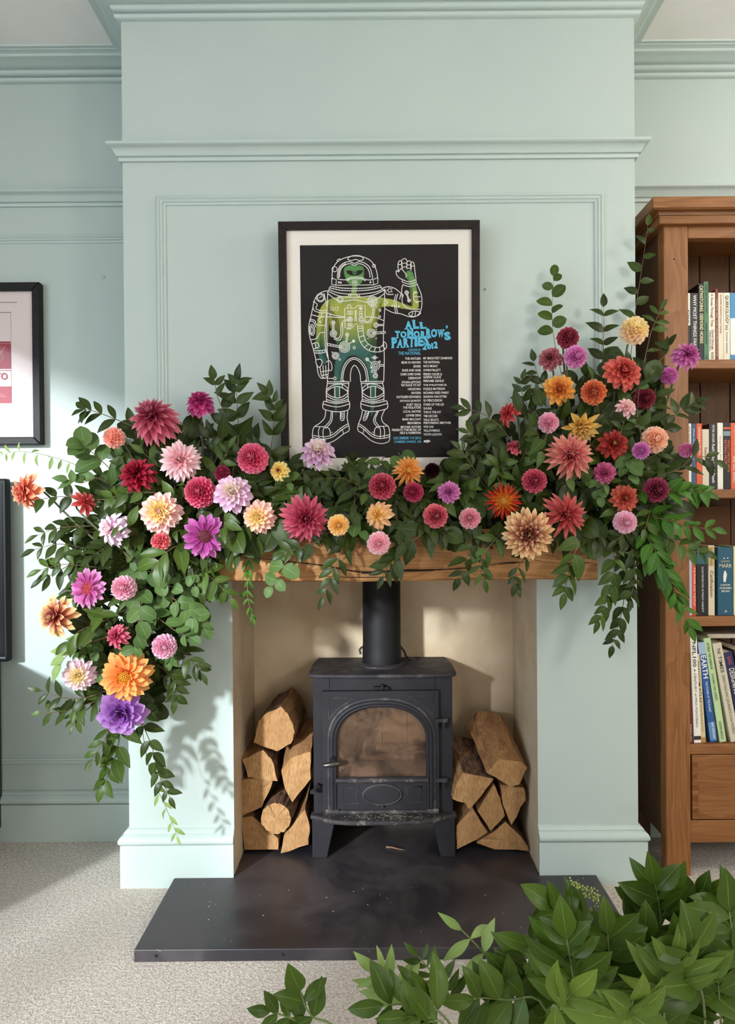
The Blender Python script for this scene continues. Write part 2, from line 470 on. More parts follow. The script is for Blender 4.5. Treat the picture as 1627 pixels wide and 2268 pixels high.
# ------------------------------------------------------------------ mantel beam
mt = empty('mantel_beam', (0.03, 2.05, 0.916), 'rustic oak beam mantel shelf under the dahlia garland', 'mantel')
MZ0, MZ1, MY = 0.917, 1.055, 1.96
mx0, mx1 = -0.551, 0.603
bm = bmesh.new()
nx, nz = 40, 5
prof = []
for (y, z) in [(MY, MZ0 + 0.004), (MY, MZ0 + 0.05), (MY, MZ0 + 0.1), (MY, MZ1 - 0.005), (MY + 0.006, MZ1), (2.05, MZ1), (2.142, MZ1), (2.142, MZ0), (2.05, MZ0), (MY + 0.006, MZ0)]:
    prof.append((y, z))
rows = []
for i in range(nx + 1):
    x = mx0 + (mx1 - mx0) * i / nx
    row = []
    for k, (y, z) in enumerate(prof):
        wob = 0.0025 * math.sin(x * 9 + k * 1.3) + 0.0015 * math.sin(x * 31 + k * 2.1)
        row.append(bm.verts.new((x - 0.03, (y + (wob if y < 2.0 else 0)) - 2.05, z + wob * 0.4 - 0.916)))
    rows.append(row)
n_ = len(prof)
for i in range(nx):
    for k in range(n_):
        bm.faces.new((rows[i][k], rows[i + 1][k], rows[i + 1][(k + 1) % n_], rows[i][(k + 1) % n_]))
bm.faces.new(rows[0]); bm.faces.new(rows[-1][::-1])
bmesh.ops.recalc_face_normals(bm, faces=bm.faces)
me = bpy.data.meshes.new('beam'); bm.to_mesh(me); bm.free()
o = link('beam', me, BEAM, mt, True); me.set_sharp_from_angle(angle=math.radians(40))
def crack(pts, wmax):
    mb = MB(); vs = []; fs = []
    q = smooth_path([P(a, b, MY - 0.0035) for a, b in pts], 6)
    for i, p in enumerate(q):
        wd = wmax * math.sin(PI * (0.06 + 0.88 * i / (len(q) - 1))) * R.uniform(0.5, 1.2)
        vs += [p + Vector((0, 0, wd)), p + Vector((0, 0.002, 0)), p - Vector((0, 0, wd))]
        if i:
            a = 3 * (i - 1); b = 3 * i
            fs += [(a, b, b + 1, a + 1), (a + 1, b + 1, b + 2, a + 2)]
    mb.add(vs, fs); mb.v = [(x - 0.03, y - 2.05, z - 0.916) for x, y, z in mb.v]
    mb.build('drying_crack', CRACK, mt)
crack([(560, 1236), (640, 1244), (720, 1253), (800, 1267), (880, 1263), (960, 1262), (1030, 1258), (1090, 1250)], 0.0022)
crack([(800, 1270), (880, 1265), (960, 1264)], 0.003)
crack([(1060, 1256), (1110, 1248), (1160, 1245)], 0.003)
crack([(1180, 1240), (1240, 1248), (1310, 1246)], 0.0016)
crack([(700, 1275), (780, 1279), (900, 1277)], 0.0012)

# ------------------------------------------------------------------ left picture, television, bench
GLASS = None
def glass_mat(name, tint, ior=1.45, rough=0.02):
    t = NT(name); t.t.nodes.remove(t.b)
    tr = t.n('ShaderNodeBsdfTransparent'); tr.inputs[0].default_value = tint
    g = t.n('ShaderNodeBsdfGlossy'); g.inputs['Roughness'].default_value = rough
    fr = t.n('ShaderNodeFresnel'); fr.inputs[0].default_value = ior
    mx = t.n('ShaderNodeMixShader'); t.l(fr.outputs[0], mx.inputs[0]); t.l(tr.outputs[0], mx.inputs[1]); t.l(g.outputs[0], mx.inputs[2])
    t.l(mx.outputs[0], t.out.inputs[0]); return t.m
PANE = glass_mat('picture_glass', (1, 1, 1, 1), 1.25)
def frame_rails(mb_fn, w_, h_, t_, d0, d1, parent, mat, bev=0.002, names=('frame_rail',) * 4):
    """four mitred rails round a w x h opening; local x right, z up, -y towards the viewer"""
    for a, b in (((0, 0), (1, 0)), ((1, 0), (1, 1)), ((1, 1), (0, 1)), ((0, 1), (0, 0))):
        def pt(c, out): return ((c[0] - 0.5) * (w_ + 2 * out), c[1] * (h_ + 2 * out) - out)
        poly = [pt(a, 0), pt(b, 0), pt(b, t_), pt(a, t_)]
        mb = MB(); mb.prism(poly, d0, d1); mb.build('frame_rail', mat, parent, bevel=bev)
pr1 = P(89, 626, 2.425); pr0 = P(93, 985, 2.425)
w1, h1 = 0.50, pr1.z - pr0.z
lp = empty('framed_print', (pr1.x - w1 / 2, AY - 0.002, pr0.z), 'black framed print with red blocks and the letters TO on the left wall', 'picture')
tk = 0.026
iw, ih = w1 - 2 * tk, h1 - 2 * tk
for o in []: pass
e2 = lp
frm = []
for a, b in (((0, 0), (1, 0)), ((1, 0), (1, 1)), ((1, 1), (0, 1)), ((0, 1), (0, 0))):
    def pt(c, out): return ((c[0] - 0.5) * (iw + 2 * out), tk + c[1] * (ih + 2 * out) - out)
    mb = MB(); mb.prism([pt(a, 0), pt(b, 0), pt(b, tk), pt(a, tk)], -0.032, 0.0); mb.build('frame_rail', BLACK, lp, bevel=0.003)
m = MB(); m.box(-iw / 2, iw / 2, -0.012, -0.006, tk, tk + ih); mount = m.build('mount_board', M_plain('pink_white_board', '#f0dcd8', 0.6), lp)
RED = M_plain('red_print_ink', '#a22c3c', 0.6)
def lpx(px, py):  # photo pixel to this picture's own plane
    q = P(px, py, AY - 0.014); return (q.x - lp.location.x, q.z - lp.location.z)
def block(x0, y0, x1, y1, mat, nm):
    a = lpx(x0, y0); b = lpx(x1, y1); q = MB(); q.box(a[0], b[0], -0.0135, -0.0125, b[1], a[1]); return q.build(nm, mat, lp)
INKL = M_plain('thin_grey_line', '#8d7f7c', 0.7)
block(-60, 692, 24.5, 692.8, INKL, 'plate_line'); block(24, 692, 24.6, 756, INKL, 'plate_line')
block(-60, 669.8, 38, 670.4, INKL, 'plate_line')
block(-60, 762, 25, 817, RED, 'red_block'); block(-60, 858, 26, 893, RED, 'red_block')
block(-60, 757, 24, 760.5, RED, 'red_band')
for y in (820.5, 856.5): block(-60, y, 25.5, y + 0.7, RED, 'red_line')
block(25, 820, 25.6, 858, RED, 'red_line')
LINEW = M_plain('pale_print_line', '#eecbc8', 0.7)
a = lpx(-8, 835)
q = lpx(18, 834.5); text('TO', RED, lp, upright(q[0], -0.0140, q[1]), length=0.042, height=0.0255, name='lettering', ax='RIGHT', bold=0.03)
# small line drawings inside the two red blocks: a palette-like oval with a stick, and a swimming line
mb = MB()
def lline(pts, r=0.0006): mb.tube([Vector((lpx(a, b)[0], -0.0142, lpx(a, b)[1])) for a, b in pts], r, 4)
lline([(-4, 790), (13, 768)]); lline([(-6, 780), (0, 777), (6, 781), (9, 788), (8, 796), (2, 798), (-6, 796)]); lline([(-4, 792), (2, 790), (6, 794)]); lline([(-3, 784), (3, 784), (5, 789)])
lline([(-10, 876), (0, 874), (4, 872), (8, 876), (14, 880)]); lline([(-4, 880), (2, 877), (8, 879)])
mb.build('line_drawing', LINEW, lp)
m = MB(); m.box(-iw / 2, iw / 2, -0.022, -0.0205, tk, tk + ih); m.build('glass_pane', PANE, lp)

tva = P(14, 1060, 2.395); tvb = P(20, 1466, 2.395)
tv = empty('television', (tva.x, 2.395, tvb.z), 'black flat television at the left edge beside the garland', 'television')
TVB = M_plain('black_plastic', '#070708', 0.45, 0.2); TVS = M_plain('dark_screen', '#08090c', 0.35, 0.12)
tw, th = 0.95, tva.z - tvb.z
m = MB(); m.box(-tw, 0, 0.0, 0.03, 0, th); m.build('casing', TVB, tv, bevel=0.006)
m = MB(); m.box(-tw + 0.014, -0.014, -0.0015, 0.001, 0.018, th - 0.014); m.build('screen', TVS, tv)
m = MB(); m.box(-tw + 0.008, -0.008, -0.004, 0.001, 0.0125, 0.016); m.build('lower_strip', M_plain('grey_strip', '#6a6a70', 0.3), tv)
m = MB(); m.box(-tw * 0.5 - 0.2, -tw * 0.5 + 0.2, -0.06, 0.04, 0.6305 - tvb.z, 0.6385 - tvb.z); m.box(-tw * 0.5 - 0.04, -tw * 0.5 + 0.04, 0.03, 0.04, min(0.632 - tvb.z, 0.0), th * 0.4); m.build('stand', TVB, tv)
tv.rotation_euler = (0, 0, 0.0)
mbn = empty('media_bench', (-1.72, 2.02, 0), 'dark cabinet on the carpet under the television', 'cabinet')
BCH = M_plain('bench_charcoal', '#20242a', 0.5)
m = MB(); m.box(-0.46, 0.452, -0.40, 0.42, 0.05, 0.630); m.build('body', BCH, mbn, bevel=0.004)
for sx in (-0.42, 0.42):
    for sy in (-0.36, 0.36):
        k = 1 if sx > 0 else -1
        m = MB(); m.prism([(sx - 0.02, 0.05), (sx + 0.02, 0.05), (sx + 0.02 + 0.02 * k, 0), (sx - 0.02 + 0.02 * k, 0)], sy - 0.02, sy + 0.02); m.build('foot', TVB, mbn)

# ------------------------------------------------------------------ wood burning stove
def iron_mat(name, c1, c2, dusty=0.0):
    t = NT(name); t.val('Roughness', 0.62); t.val('Specular IOR Level', 0.3)
    v = t.coord('Object')
    c = t.mix(t.rng(t.noise(v, 9.0, 5, 0.6), 0.35, 0.7), H(c1), H(c2))
    if dusty:
        c = t.mix(t.rng(t.noise(v, 24.0, 6, 0.7), 0.5, 0.7, 0, dusty), c, H('#8b8178'))
    t.col(c); t.bump(t.noise(v, 500.0, 2, 0.5), 0.12, 0.0006)
    return t.m
IRON = iron_mat('stove_iron', '#1d1b20', '#252227')
IROND = iron_mat('dusty_iron', '#2a262a', '#3a3434', 0.75)
IRONL = iron_mat('worn_iron', '#2a272b', '#3a3539', 0.25)
FLUE = iron_mat('flue_enamel', '#0f0d0f', '#141214')
SX, SY = 0.0195, 2.25
st = empty('wood_stove', (SX, 2.38, HZ), 'black cast iron wood burning stove with arched glass door on the hearth', 'stove')
def S(mb):  # world to stove-local
    mb.v = [(x - SX, y - 2.38, z - HZ) for x, y, z in mb.v]; return mb
def spx(px, py, Y=SY):
    q = P(px, py, Y); return (q.x, q.z)
bw = 0.218
zb0, zb1 = 0.162, 0.588
# body shell: open box with a mouth behind the door
m = MB()
m.box(SX - bw, SX - bw + 0.012, 2.262, 2.50, zb0, zb1)
m.box(SX + bw - 0.012, SX + bw, 2.262, 2.50, zb0, zb1)
m.box(SX - bw, SX + bw, 2.488, 2.50, zb0, zb1)
m.box(SX - bw, SX + bw, 2.262, 2.50, zb0, zb0 + 0.012)
m.box(SX - bw, SX + bw, 2.262, 2.50, zb1 - 0.012, zb1)
m.box(SX - bw, SX - 0.165, 2.256, 2.272, zb0, zb1); m.box(SX + 0.165, SX + bw, 2.256, 2.272, zb0, zb1)
m.box(SX - 0.165, SX + 0.165, 2.256, 2.272, 0.52, zb1); m.box(SX - 0.165, SX + 0.165, 2.256, 2.272, zb0, 0.255)
S(m).build('body', IRON, st, bevel=0.002)
# top plate, front corners clipped in a curve
tp = []
zt0, zt1 = zb1, zb1 + 0.012
tw2 = 0.232
front = 2.236
tp = [(SX - tw2 + 0.012, 2.51), (SX - tw2, 2.40), (SX - tw2 - 0.001, 2.275), (SX - tw2 + 0.003, 2.255), (SX - tw2 + 0.02, 2.246)]
for i in range(13):
    u = -1 + 2 * i / 12; tp.append((SX + u * (tw2 - 0.03), front + 0.008 * u * u))
tp += [(SX + tw2 - 0.02, 2.246), (SX + tw2 - 0.003, 2.255), (SX + tw2 + 0.001, 2.275), (SX + tw2, 2.40), (SX + tw2 - 0.012, 2.51)]
m = MB(); m.plate(tp, zt0, zt1); S(m).build('top_plate', IRONL, st, bevel=0.004, seg=3)
# flue
fx = P(845, 1400, 2.39).x
m = MB(); m.lathe([(0.0, zt1), (0.079, zt1), (0.079, zt1 + 0.004), (0.070, zt1 + 0.008), (0.066, zt1 + 0.009)], (fx, 2.395, 0), 40)
S(m).build('flue_collar', IRONL, st, smooth=True)
m = MB(); m.lathe([(0.0645, zt1 + 0.004), (0.0645, zt1 + 0.062), (0.0630, zt1 + 0.064), (0.0625, 0.984)], (fx, 2.395, 0), 48)
S(m).build('flue_pipe', FLUE, st, smooth=True)
m = MB(); m.tube([(fx + 0.064, 2.40, zt1 + 0.055), (fx + 0.074, 2.41, zt1 + 0.04), (fx + 0.082, 2.42, zt1 + 0.018), (fx + 0.10, 2.43, zt1 + 0.010), (fx + 0.115, 2.44, zt1 + 0.004)], 0.0035, 7)
S(m).build('damper_rod', IRONL, st, smooth=True)
m = MB(); m.tube([(fx - 0.066, 2.39, zt1 + 0.058), (fx - 0.074, 2.385, zt1 + 0.05), (fx - 0.070, 2.383, zt1 + 0.035)], 0.004, 6)
S(m).build('clamp_screw', IRONL, st, smooth=True)
# door with arched opening
DX0, DX1 = spx(714, 1600)[0], spx(971, 1600)[0]
DZ1, DZ0 = spx(843, 1529)[1], spx(843, 1803)[1]
gx0, gx1 = spx(746, 1650, 2.245)[0], spx(943, 1650, 2.245)[0]
gz0, gz1 = spx(843, 1721, 2.245)[1], spx(843, 1566, 2.245)[1]
gcx = (gx0 + gx1) / 2; gw = (gx1 - gx0) / 2
zsp = gz1 - 0.108
def arch(off, zbot, n=28):
    pts = [(gcx - gw - off, zbot)]
    for i in range(n + 1):
        a = PI - PI * i / n
        ca, sa = math.cos(a), math.sin(a)
        ex = 0.86  # slightly squared arch
        pts.append((gcx + (gw + off) * math.copysign(abs(ca) ** ex, ca), zsp + (gz1 - zsp + off) * abs(sa) ** ex))
    pts.append((gcx + gw + off, zbot)); return pts
inner = arch(0.0, gz0)
def to_rect(p):
    cx, cz = gcx, zsp
    dx, dz = p[0] - cx, p[1] - cz
    s = 1e9
    if dx > 1e-6: s = min(s, (DX1 - cx) / dx)
    if dx < -1e-6: s = min(s, (DX0 - cx) / dx)
    if dz > 1e-6: s = min(s, (DZ1 - cz) / dz)
    if dz < -1e-6: s = min(s, (DZ0 - cz) / dz)
    return (cx + dx * s, cz + dz * s)
loop = inner + [(gcx + gw * u, gz0) for u in (0.5, 0.0, -0.5)]
outer = [to_rect(p) for p in loop]
for tgt in ((DX0, DZ1), (DX1, DZ1), (DX0, DZ0), (DX1, DZ0)):  # snap nearest outer points on the true corners
    k = min(range(len(outer)), key=lambda i: (outer[i][0] - tgt[0]) ** 2 + (outer[i][1] - tgt[1]) ** 2); outer[k] = tgt
n_ = len(loop); yf, yb = 2.240, 2.256
vs = [(x, yf, z) for x, z in outer] + [(x, yf, z) for x, z in loop] + [(x, yb, z) for x, z in outer] + [(x, yb, z) for x, z in loop]
fs = []
for i in range(n_):
    j = (i + 1) % n_
    fs += [(i, j, n_ + j, n_ + i), (n_ + i, n_ + j, 3 * n_ + j, 3 * n_ + i), (j, i, 2 * n_ + i, 2 * n_ + j)]
m = MB(); m.add(vs, fs); door = S(m).build('door', IRON, st, bevel=0.0015)
def sub(mb, nm, mat, **k): return S(mb).build(nm, mat, door, **k)
# arched moulding round the glass (three reeds) running down to the foot of the door
zf = spx(843, 1793)[1]
for off, r, y in ((0.006, 0.0055, 2.240), (0.0155, 0.0075, 2.238), (0.0255, 0.0055, 2.241)):
    pts = [(x, y, z) for x, z in arch(off, zf)]
    m = MB(); m.tube(pts, r, 8); sub(m, 'arch_moulding', IRON if off < 0.02 else IRONL, smooth=True)
for sx_ in (-1, 1):
    m = MB(); x = gcx + sx_ * (gw + 0.0155)
    m.tube([(x - 0.021, 2.236, zf), (x + 0.021, 2.236, zf)], 0.0085, 10); sub(m, 'moulding_foot', IROND, smooth=True)
m = MB(); m.tube([(gcx - gw, 2.236, zf - 0.001), (gcx + gw, 2.236, zf - 0.001)], 0.0065, 10); sub(m, 'lower_rail', IROND, smooth=True)
m = MB(); zr = gz0 - 0.007; m.tube([(gcx - gw - 0.004, 2.234, zr), (gcx + gw + 0.006, 2.234, zr)], 0.0072, 10); sub(m, 'glass_rail', IROND, smooth=True)
# glass with soot
def soot_glass():
    t = NT('sooty_stove_glass'); v = t.coord('Object')
    t.val('Roughness', 0.9)
    n1 = t.noise(v, 9.0, 6, 0.65, 0.8)
    t.col(t.mix(t.rng(n1, 0.3, 0.7), H('#3a2a20'), H('#8a6a54')))
    tr = t.n('ShaderNodeBsdfTransparent'); tr.inputs[0].default_value = (0.93, 0.84, 0.75, 1)
    g = t.n('ShaderNodeBsdfGlossy'); g.inputs['Roughness'].default_value = 0.06
    m1 = t.n('ShaderNodeMixShader'); t.l(t.rng(n1, 0.25, 0.75, 0.12, 0.48), m1.inputs[0]); t.l(tr.outputs[0], m1.inputs[1]); t.l(t.b.outputs[0], m1.inputs[2])
    fr = t.n('ShaderNodeFresnel'); fr.inputs[0].default_value = 1.5
    m2 = t.n('ShaderNodeMixShader'); t.l(fr.outputs[0], m2.inputs[0]); t.l(m1.outputs[0], m2.inputs[1]); t.l(g.outputs[0], m2.inputs[2])
    t.l(m2.outputs[0], t.out.inputs[0]); return t.m
m = MB(); m.prism(inner, 2.249, 2.253); sub(m, 'glass_pane', soot_glass())
# spandrel panels and lower panels: raised outlines
def outline(pts, nm, r=0.0022, y=2.2395):
    mb = MB(); mb.tube([(spx(a, b)[0], y, spx(a, b)[1]) for a, b in pts], r, 6, closed=True); sub(mb, nm, IRONL, smooth=True)
    mb = MB(); mb.prism([(spx(a, b)[0], spx(a, b)[1]) for a, b in pts], y + 0.0002, y + 0.003); sub(mb, 'panel_field', IRON)
outline([(728, 1544), (783, 1544), (770, 1554), (753, 1565), (741, 1576), (729, 1591)], 'spandrel_panel')
outline([(958, 1538), (958, 1584), (948, 1571), (936, 1559), (920, 1549), (903, 1541)], 'spandrel_panel')
outline([(759, 1742), (795, 1742), (791, 1750), (789, 1760), (791, 1770), (795, 1777), (759, 1777)], 'lower_panel')
outline([(933, 1739), (933, 1773), (897, 1775), (900, 1768), (902, 1758), (900, 1748), (896, 1741)], 'lower_panel')
oc = spx(846, 1756.5); ow, oh = 0.0590, 0.0310
m = MB(); m.tube([(oc[0] + ow * math.cos(a), 2.237, oc[1] + oh * math.sin(a)) for a in [2 * PI * i / 40 for i in range(40)]], 0.0035, 8, closed=True)
sub(m, 'oval_rim', IRONL, smooth=True)
m = MB(); m.prism([(oc[0] + ow * 0.93 * math.cos(a), oc[1] + oh * 0.93 * math.sin(a)) for a in [2 * PI * i / 40 for i in range(40)]], 2.235, 2.242)
sub(m, 'oval_badge', IRON, bevel=0.002)
tx = spx(914, 1779); text('STOVAX', IRONL, st, upright(tx[0] - SX, 2.2385 - 2.38, tx[1] - HZ), length=0.036, height=0.0055, name='brand_lettering', extrude=0.0008, shear=0.2)
m = MB(); m.box(oc[0] - 0.004, oc[0] + 0.004, 2.228, 2.240, oc[1] - oh - 0.007, oc[1] - oh - 0.001); m.box(oc[0] - 0.02, oc[0] - 0.012, 2.232, 2.240, oc[1] - oh - 0.004, oc[1] - oh + 0.002)
sub(m, 'latch_tab', IROND, bevel=0.001)
# handle: spindle shaped knob on a boss
hx, hz = spx(732, 1690, 2.215)
m = MB(); m.tube([(hx + 0.006, 2.243, hz + 0.010), (hx + 0.006, 2.212, hz + 0.002)], 0.009, 10); sub(m, 'handle_boss', IRON, smooth=True)
STEEL = M_plain('polished_handle', '#5a5654', 0.25, 0.6, 0.8)
m = MB(); pr_ = [(0.0005, 0), (0.0045, 0.004), (0.0075, 0.014), (0.0090, 0.030), (0.0085, 0.044), (0.006, 0.056), (0.0004, 0.061)]
m.lathe(pr_, (0, 0, 0), 16)
rot = Matrix.Rotation(math.radians(83), 4, 'Y')
m.v = [tuple(Matrix.Translation((hx - 0.029, 2.208, hz - 0.006)) @ (rot @ Vector(v))) for v in m.v]
sub(m, 'handle', STEEL, smooth=True)
# hinges
for py in (1594, 1726):
    q = spx(978, py, 2.242)
    m = MB(); m.box(q[0] - 0.021, q[0] + 0.006, 2.230, 2.245, q[1] - 0.005, q[1] + 0.005)
    m.lathe([(0.0, 0.006), (0.010, 0.006), (0.011, 0.003), (0.011, -0.005), (0.009, -0.007), (0, -0.007)], (q[0] + 0.008, 2.238, q[1]), 14)
    sub(m, 'hinge_arm', IRONL, smooth=True)
    m = MB(); m.lathe([(0.0, 0.0), (0.0065, 0.0), (0.0065, -0.019), (0.0, -0.02)], (q[0] + 0.006, 2.240, q[1] - 0.007), 12); S(m).build('hinge_pin', IRON, st, smooth=True)
# air slider at the top, lever at the left
q = spx(843, 1523)
m = MB(); m.box(q[0] - 0.022, q[0] + 0.024, 2.240, 2.258, q[1] - 0.005, q[1] + 0.004); m.box(q[0] + 0.0, q[0] + 0.008, 2.232, 2.250, q[1] - 0.003, q[1] + 0.012)
S(m).build('air_slider', FLUE, st, bevel=0.001)
a = spx(706, 1738, 2.25); b = spx(692, 1752, 2.225)
m = MB(); m.tube([(a[0] - 0.002, 2.258, a[1]), (a[0] - 0.002, 2.238, a[1] + 0.001), (b[0] + 0.004, 2.226, b[1] + 0.004), (b[0], 2.224, b[1])], 0.0042, 8)
m.box(b[0] - 0.007, b[0] + 0.006, 2.218, 2.230, b[1] - 0.007, b[1] + 0.004)
S(m).build('riddling_lever', IRON, st, smooth=True)
# ash lip
lipz = P(846, 1812, 2.215).z
lp_ = [(SX - 0.226, 2.275), (SX - 0.228, 2.240), (SX - 0.205, 2.232)]
for i in range(11):
    u = -1 + 2 * i / 10; lp_.append((SX + u * 0.185, 2.190 + 0.028 * abs(u) ** 5))
lp_ += [(SX + 0.205, 2.232), (SX + 0.228, 2.240), (SX + 0.226, 2.275)]
m = MB(); m.plate(lp_, lipz - 0.014, lipz); S(m).build('ash_lip', IROND, st, bevel=0.005, seg=3)
# legs
for sx_ in (-1, 1):
    for y0, y1 in ((2.235, 2.285), (2.44, 2.49)):
        xo = SX + sx_ * 0.222; xi = SX + sx_ * 0.150
        xb0 = SX + sx_ * 0.222; xb1 = SX + sx_ * 0.176
        m = MB(); m.prism([(xo, lipz - 0.012), (xi, lipz - 0.012), (xi + sx_ * 0.008, lipz - 0.05), (xb1, HZ), (xb0, HZ)], y0, y1)
        S(m).build('leg', IRON, st, bevel=0.003)
# inside: fire bricks, grate
BRK = M_plain('fire_brick', '#b7a48c', 0.9, c2='#8d7a66', scale=14, bump=0.3)
for k in range(4):
    m = MB(); x = SX - 0.17 + k * 0.0855; m.box(x, x + 0.083, 2.455, 2.485, 0.27, 0.50); S(m).build('fire_brick', BRK, st, bevel=0.003)
for sx_ in (-1, 1):
    m = MB(); x = SX + sx_ * 0.195; m.box(x - 0.01, x + 0.01, 2.29, 2.45, 0.27, 0.50); S(m).build('fire_brick', BRK, st, bevel=0.003)
m = MB(); m.box(SX - 0.18, SX + 0.18, 2.285, 2.45, 0.262, 0.270)
for k in range(12): m.box(SX - 0.17 + k * 0.03, SX - 0.16 + k * 0.03, 2.285, 2.45, 0.270, 0.278)
S(m).build('grate', IRON, st)
m = MB(); m.box(SX - 0.17, SX + 0.17, 2.275, 2.283, 0.278, 0.318); S(m).build('log_guard', IRONL, st, bevel=0.002)
# charred remains behind the glass and dry twigs on the lip
CHAR = M_plain('charred_wood', '#4b3a33', 0.9, c2='#9a8878', scale=30, bump=0.5)
for i, (x0, x1, y, z, r) in enumerate(((-0.10, 0.10, 2.36, 0.298, 0.018), (-0.02, 0.13, 2.40, 0.318, 0.015), (0.02, 0.12, 2.35, 0.330, 0.010))):
    m = MB(); m.tube([(SX + x0 + (x1 - x0) * k / 5, y + R.uniform(-0.006, 0.006), z + R.uniform(-0.004, 0.004) + 0.03 * (k / 5) * (i == 2)) for k in range(6)], r, 7, taper=r * 0.7)
    tag(m.build('charred_log', CHAR, smooth=True), ['charred log lying lowest behind the stove glass', 'second charred log lying behind the lower one in the stove', 'thin charred stick on top of the burnt logs in the stove'][i], 'charred log')
m = MB()
for i in range(70):
    x = SX + 0.02 + R.gauss(0.02, 0.035) ; y = 2.212 + R.uniform(-0.012, 0.014); z = lipz + R.uniform(0.001, 0.010)
    a = R.uniform(0, PI); l_ = R.uniform(0.006, 0.014)
    m.tube([(x, y, z), (x + l_ * math.cos(a), y + l_ * 0.5 * math.sin(a), z + R.uniform(-0.002, 0.004))], 0.0006, 4)
tag(m.build('dry_twigs', M_plain('dry_twig', '#6f6459', 0.9)), 'small heap of dry grey twigs and ash on the stove lip', 'twigs', kind='stuff')
m = MB()
for i in range(90):
    x = SX + R.uniform(-0.17, 0.19); y = 2.205 + R.uniform(-0.01, 0.025); s_ = R.uniform(0.0005, 0.0016)
    m.box(x, x + s_, y, y + s_, lipz, lipz + 0.0008)
tag(m.build('ash_crumbs', M_plain('ash_crumb', '#b9b0a6', 0.9)), 'pale ash crumbs scattered along the stove lip', 'ash', kind='stuff')

# ------------------------------------------------------------------ firewood
def cut_mat():
    t = NT('cut_wood_face'); t.val('Roughness', 0.8); t.val('Specular IOR Level', 0.15)
    oi = t.n('ShaderNodeObjectInfo')
    v = t.coord('Object', (1, 1, 0.18)); v2 = t.coord('Object')
    a = t.noise(v2, 14.0, 4, 0.6, 0.5); b = t.noise(v, 320.0, 3, 0.7)
    c = t.mix(t.rng(a, 0.3, 0.7), H('#c49a6c'), H('#a87c50'))
    c = t.mix(t.rng(b, 0.42, 0.66, 0, 0.6), c, H('#7c5836'))
    e_ = t.noise(t.coord('Object', (1, 1, 0.3)), 46.0, 4, 0.65, 0.8)
    c = t.mix(t.rng(e_, 0.5, 0.7, 0, 0.5), c, H('#8a6238')); c = t.mix(t.rng(e_, 0.28, 0.42, 0.45, 0), c, H('#d8b488'))
    c = t.mix(t.math('MULTIPLY', oi.outputs['Random'], 0.35), c, H('#9c7048'))
    t.col(c); t.bump(b, 0.35, 0.0012); return t.m
CUT = cut_mat()
SPLIT = M_wood('split_wood', '#a97d53', '#7b5534', 'Y', 8.0, 0.8, dark='#6b4a30')
def bark_mat():
    t = NT('bark'); t.val('Roughness', 0.9)
    v = t.coord('Object', (1, 0.25, 1)); a = t.noise(v, 70.0, 5, 0.7)
    t.col(t.mix(t.rng(a, 0.35, 0.65), H('#3b2719'), H('#7b5840'))); t.bump(a, 0.9, 0.006); return t.m
BARK = bark_mat()
def log(pts, label, Y, back=(0, 0.2, 0), bark=(), seed=0, dx=None, grow=0.0):
    """split log: face polygon given in the photo's pixels at depth Y, run back along `back`"""
    rr = random.Random(seed)
    base = [P(490 + a / 2.169, 1280 + b / 2.169, Y) for a, b in pts]
    c = sum(base, Vector()) / len(base)
    n = len(base)
    root = empty('firewood_log', (c.x, c.y, min(p.z for p in base)), label, 'firewood', 'split logs stacked beside the stove')
    off = root.location
    B = Vector(back)
    # subdivide the outline so that edges wander
    ring = []; own = []
    for i in range(n):
        a, b = base[i], base[(i + 1) % n]
        for k in range(3):
            p = a.lerp(b, k / 3)
            if k: p = p + Vector((rr.uniform(-1, 1), 0, rr.uniform(-1, 1))) * 0.0022
            ring.append(p + Vector((0, rr.uniform(-0.002, 0.002), 0))); own.append(i)
    N = len(ring); L = 6
    sides = {False: MB(), True: MB()}
    lay = []
    for j in range(L):
        t = j / (L - 1)
        lay.append([(p + B * t + (Vector((rr.uniform(-1, 1), 0, rr.uniform(-1, 1))) * 0.002 if 0 < j else Vector()) + (p - c) * grow * t) - off for p in ring])
    for isb in (False, True):
        vs = [v for l_ in lay for v in l_]; fs = []
        for j in range(L - 1):
            for i in range(N):
                if (own[i] in bark) == isb:
                    k = (i + 1) % N; fs.append((j * N + i, (j + 1) * N + i, (j + 1) * N + k, j * N + k))
        if not isb: fs.append(tuple((L - 1) * N + i for i in range(N)))
        if fs:
            mb = MB(); mb.add(vs, fs); o = mb.build('bark' if isb else 'split_side', BARK if isb else SPLIT, root)
    mb = MB(); cc = c - off + Vector((0, -0.001, 0))
    mid = [v.lerp(cc, 0.45) + Vector((0, rr.uniform(-0.002, 0.001), 0)) for v in lay[0]]
    mb.add(lay[0] + mid + [cc], [(i, (i + 1) % N, N + (i + 1) % N, N + i) for i in range(N)] + [(N + i, N + (i + 1) % N, 2 * N) for i in range(N)])
    mb.build('cut_end', CUT, root, smooth=True)
    return root
log([(155, 790), (178, 690), (215, 650), (285, 617), (318, 650), (338, 690), (352, 740), (335, 795), (268, 832), (205, 812)], 'rounded wedge log with bark on top of the left stack', 2.27, (0.015, 0.2, 0.012), bark=(0, 1, 2), seed=1)
log([(97, 872), (200, 827), (240, 870), (270, 975), (185, 968), (128, 958)], 'blocky split log under the top wedge of the left stack, against the recess side', 2.26, (0, 0.22, 0), bark=(1, 2), seed=2)
log([(288, 925), (332, 866), (380, 850), (428, 835), (429, 965), (340, 1079), (305, 1010)], 'kite shaped log leaning on the stove side, upper right of the left stack', 2.245, (0.0, 0.2, 0.05), bark=(), seed=3)
log([(88, 972), (150, 962), (245, 967), (235, 1012), (195, 1100), (90, 1148)], 'flat topped split log above the round log of the left stack', 2.265, (0, 0.22, 0), bark=(), seed=4)
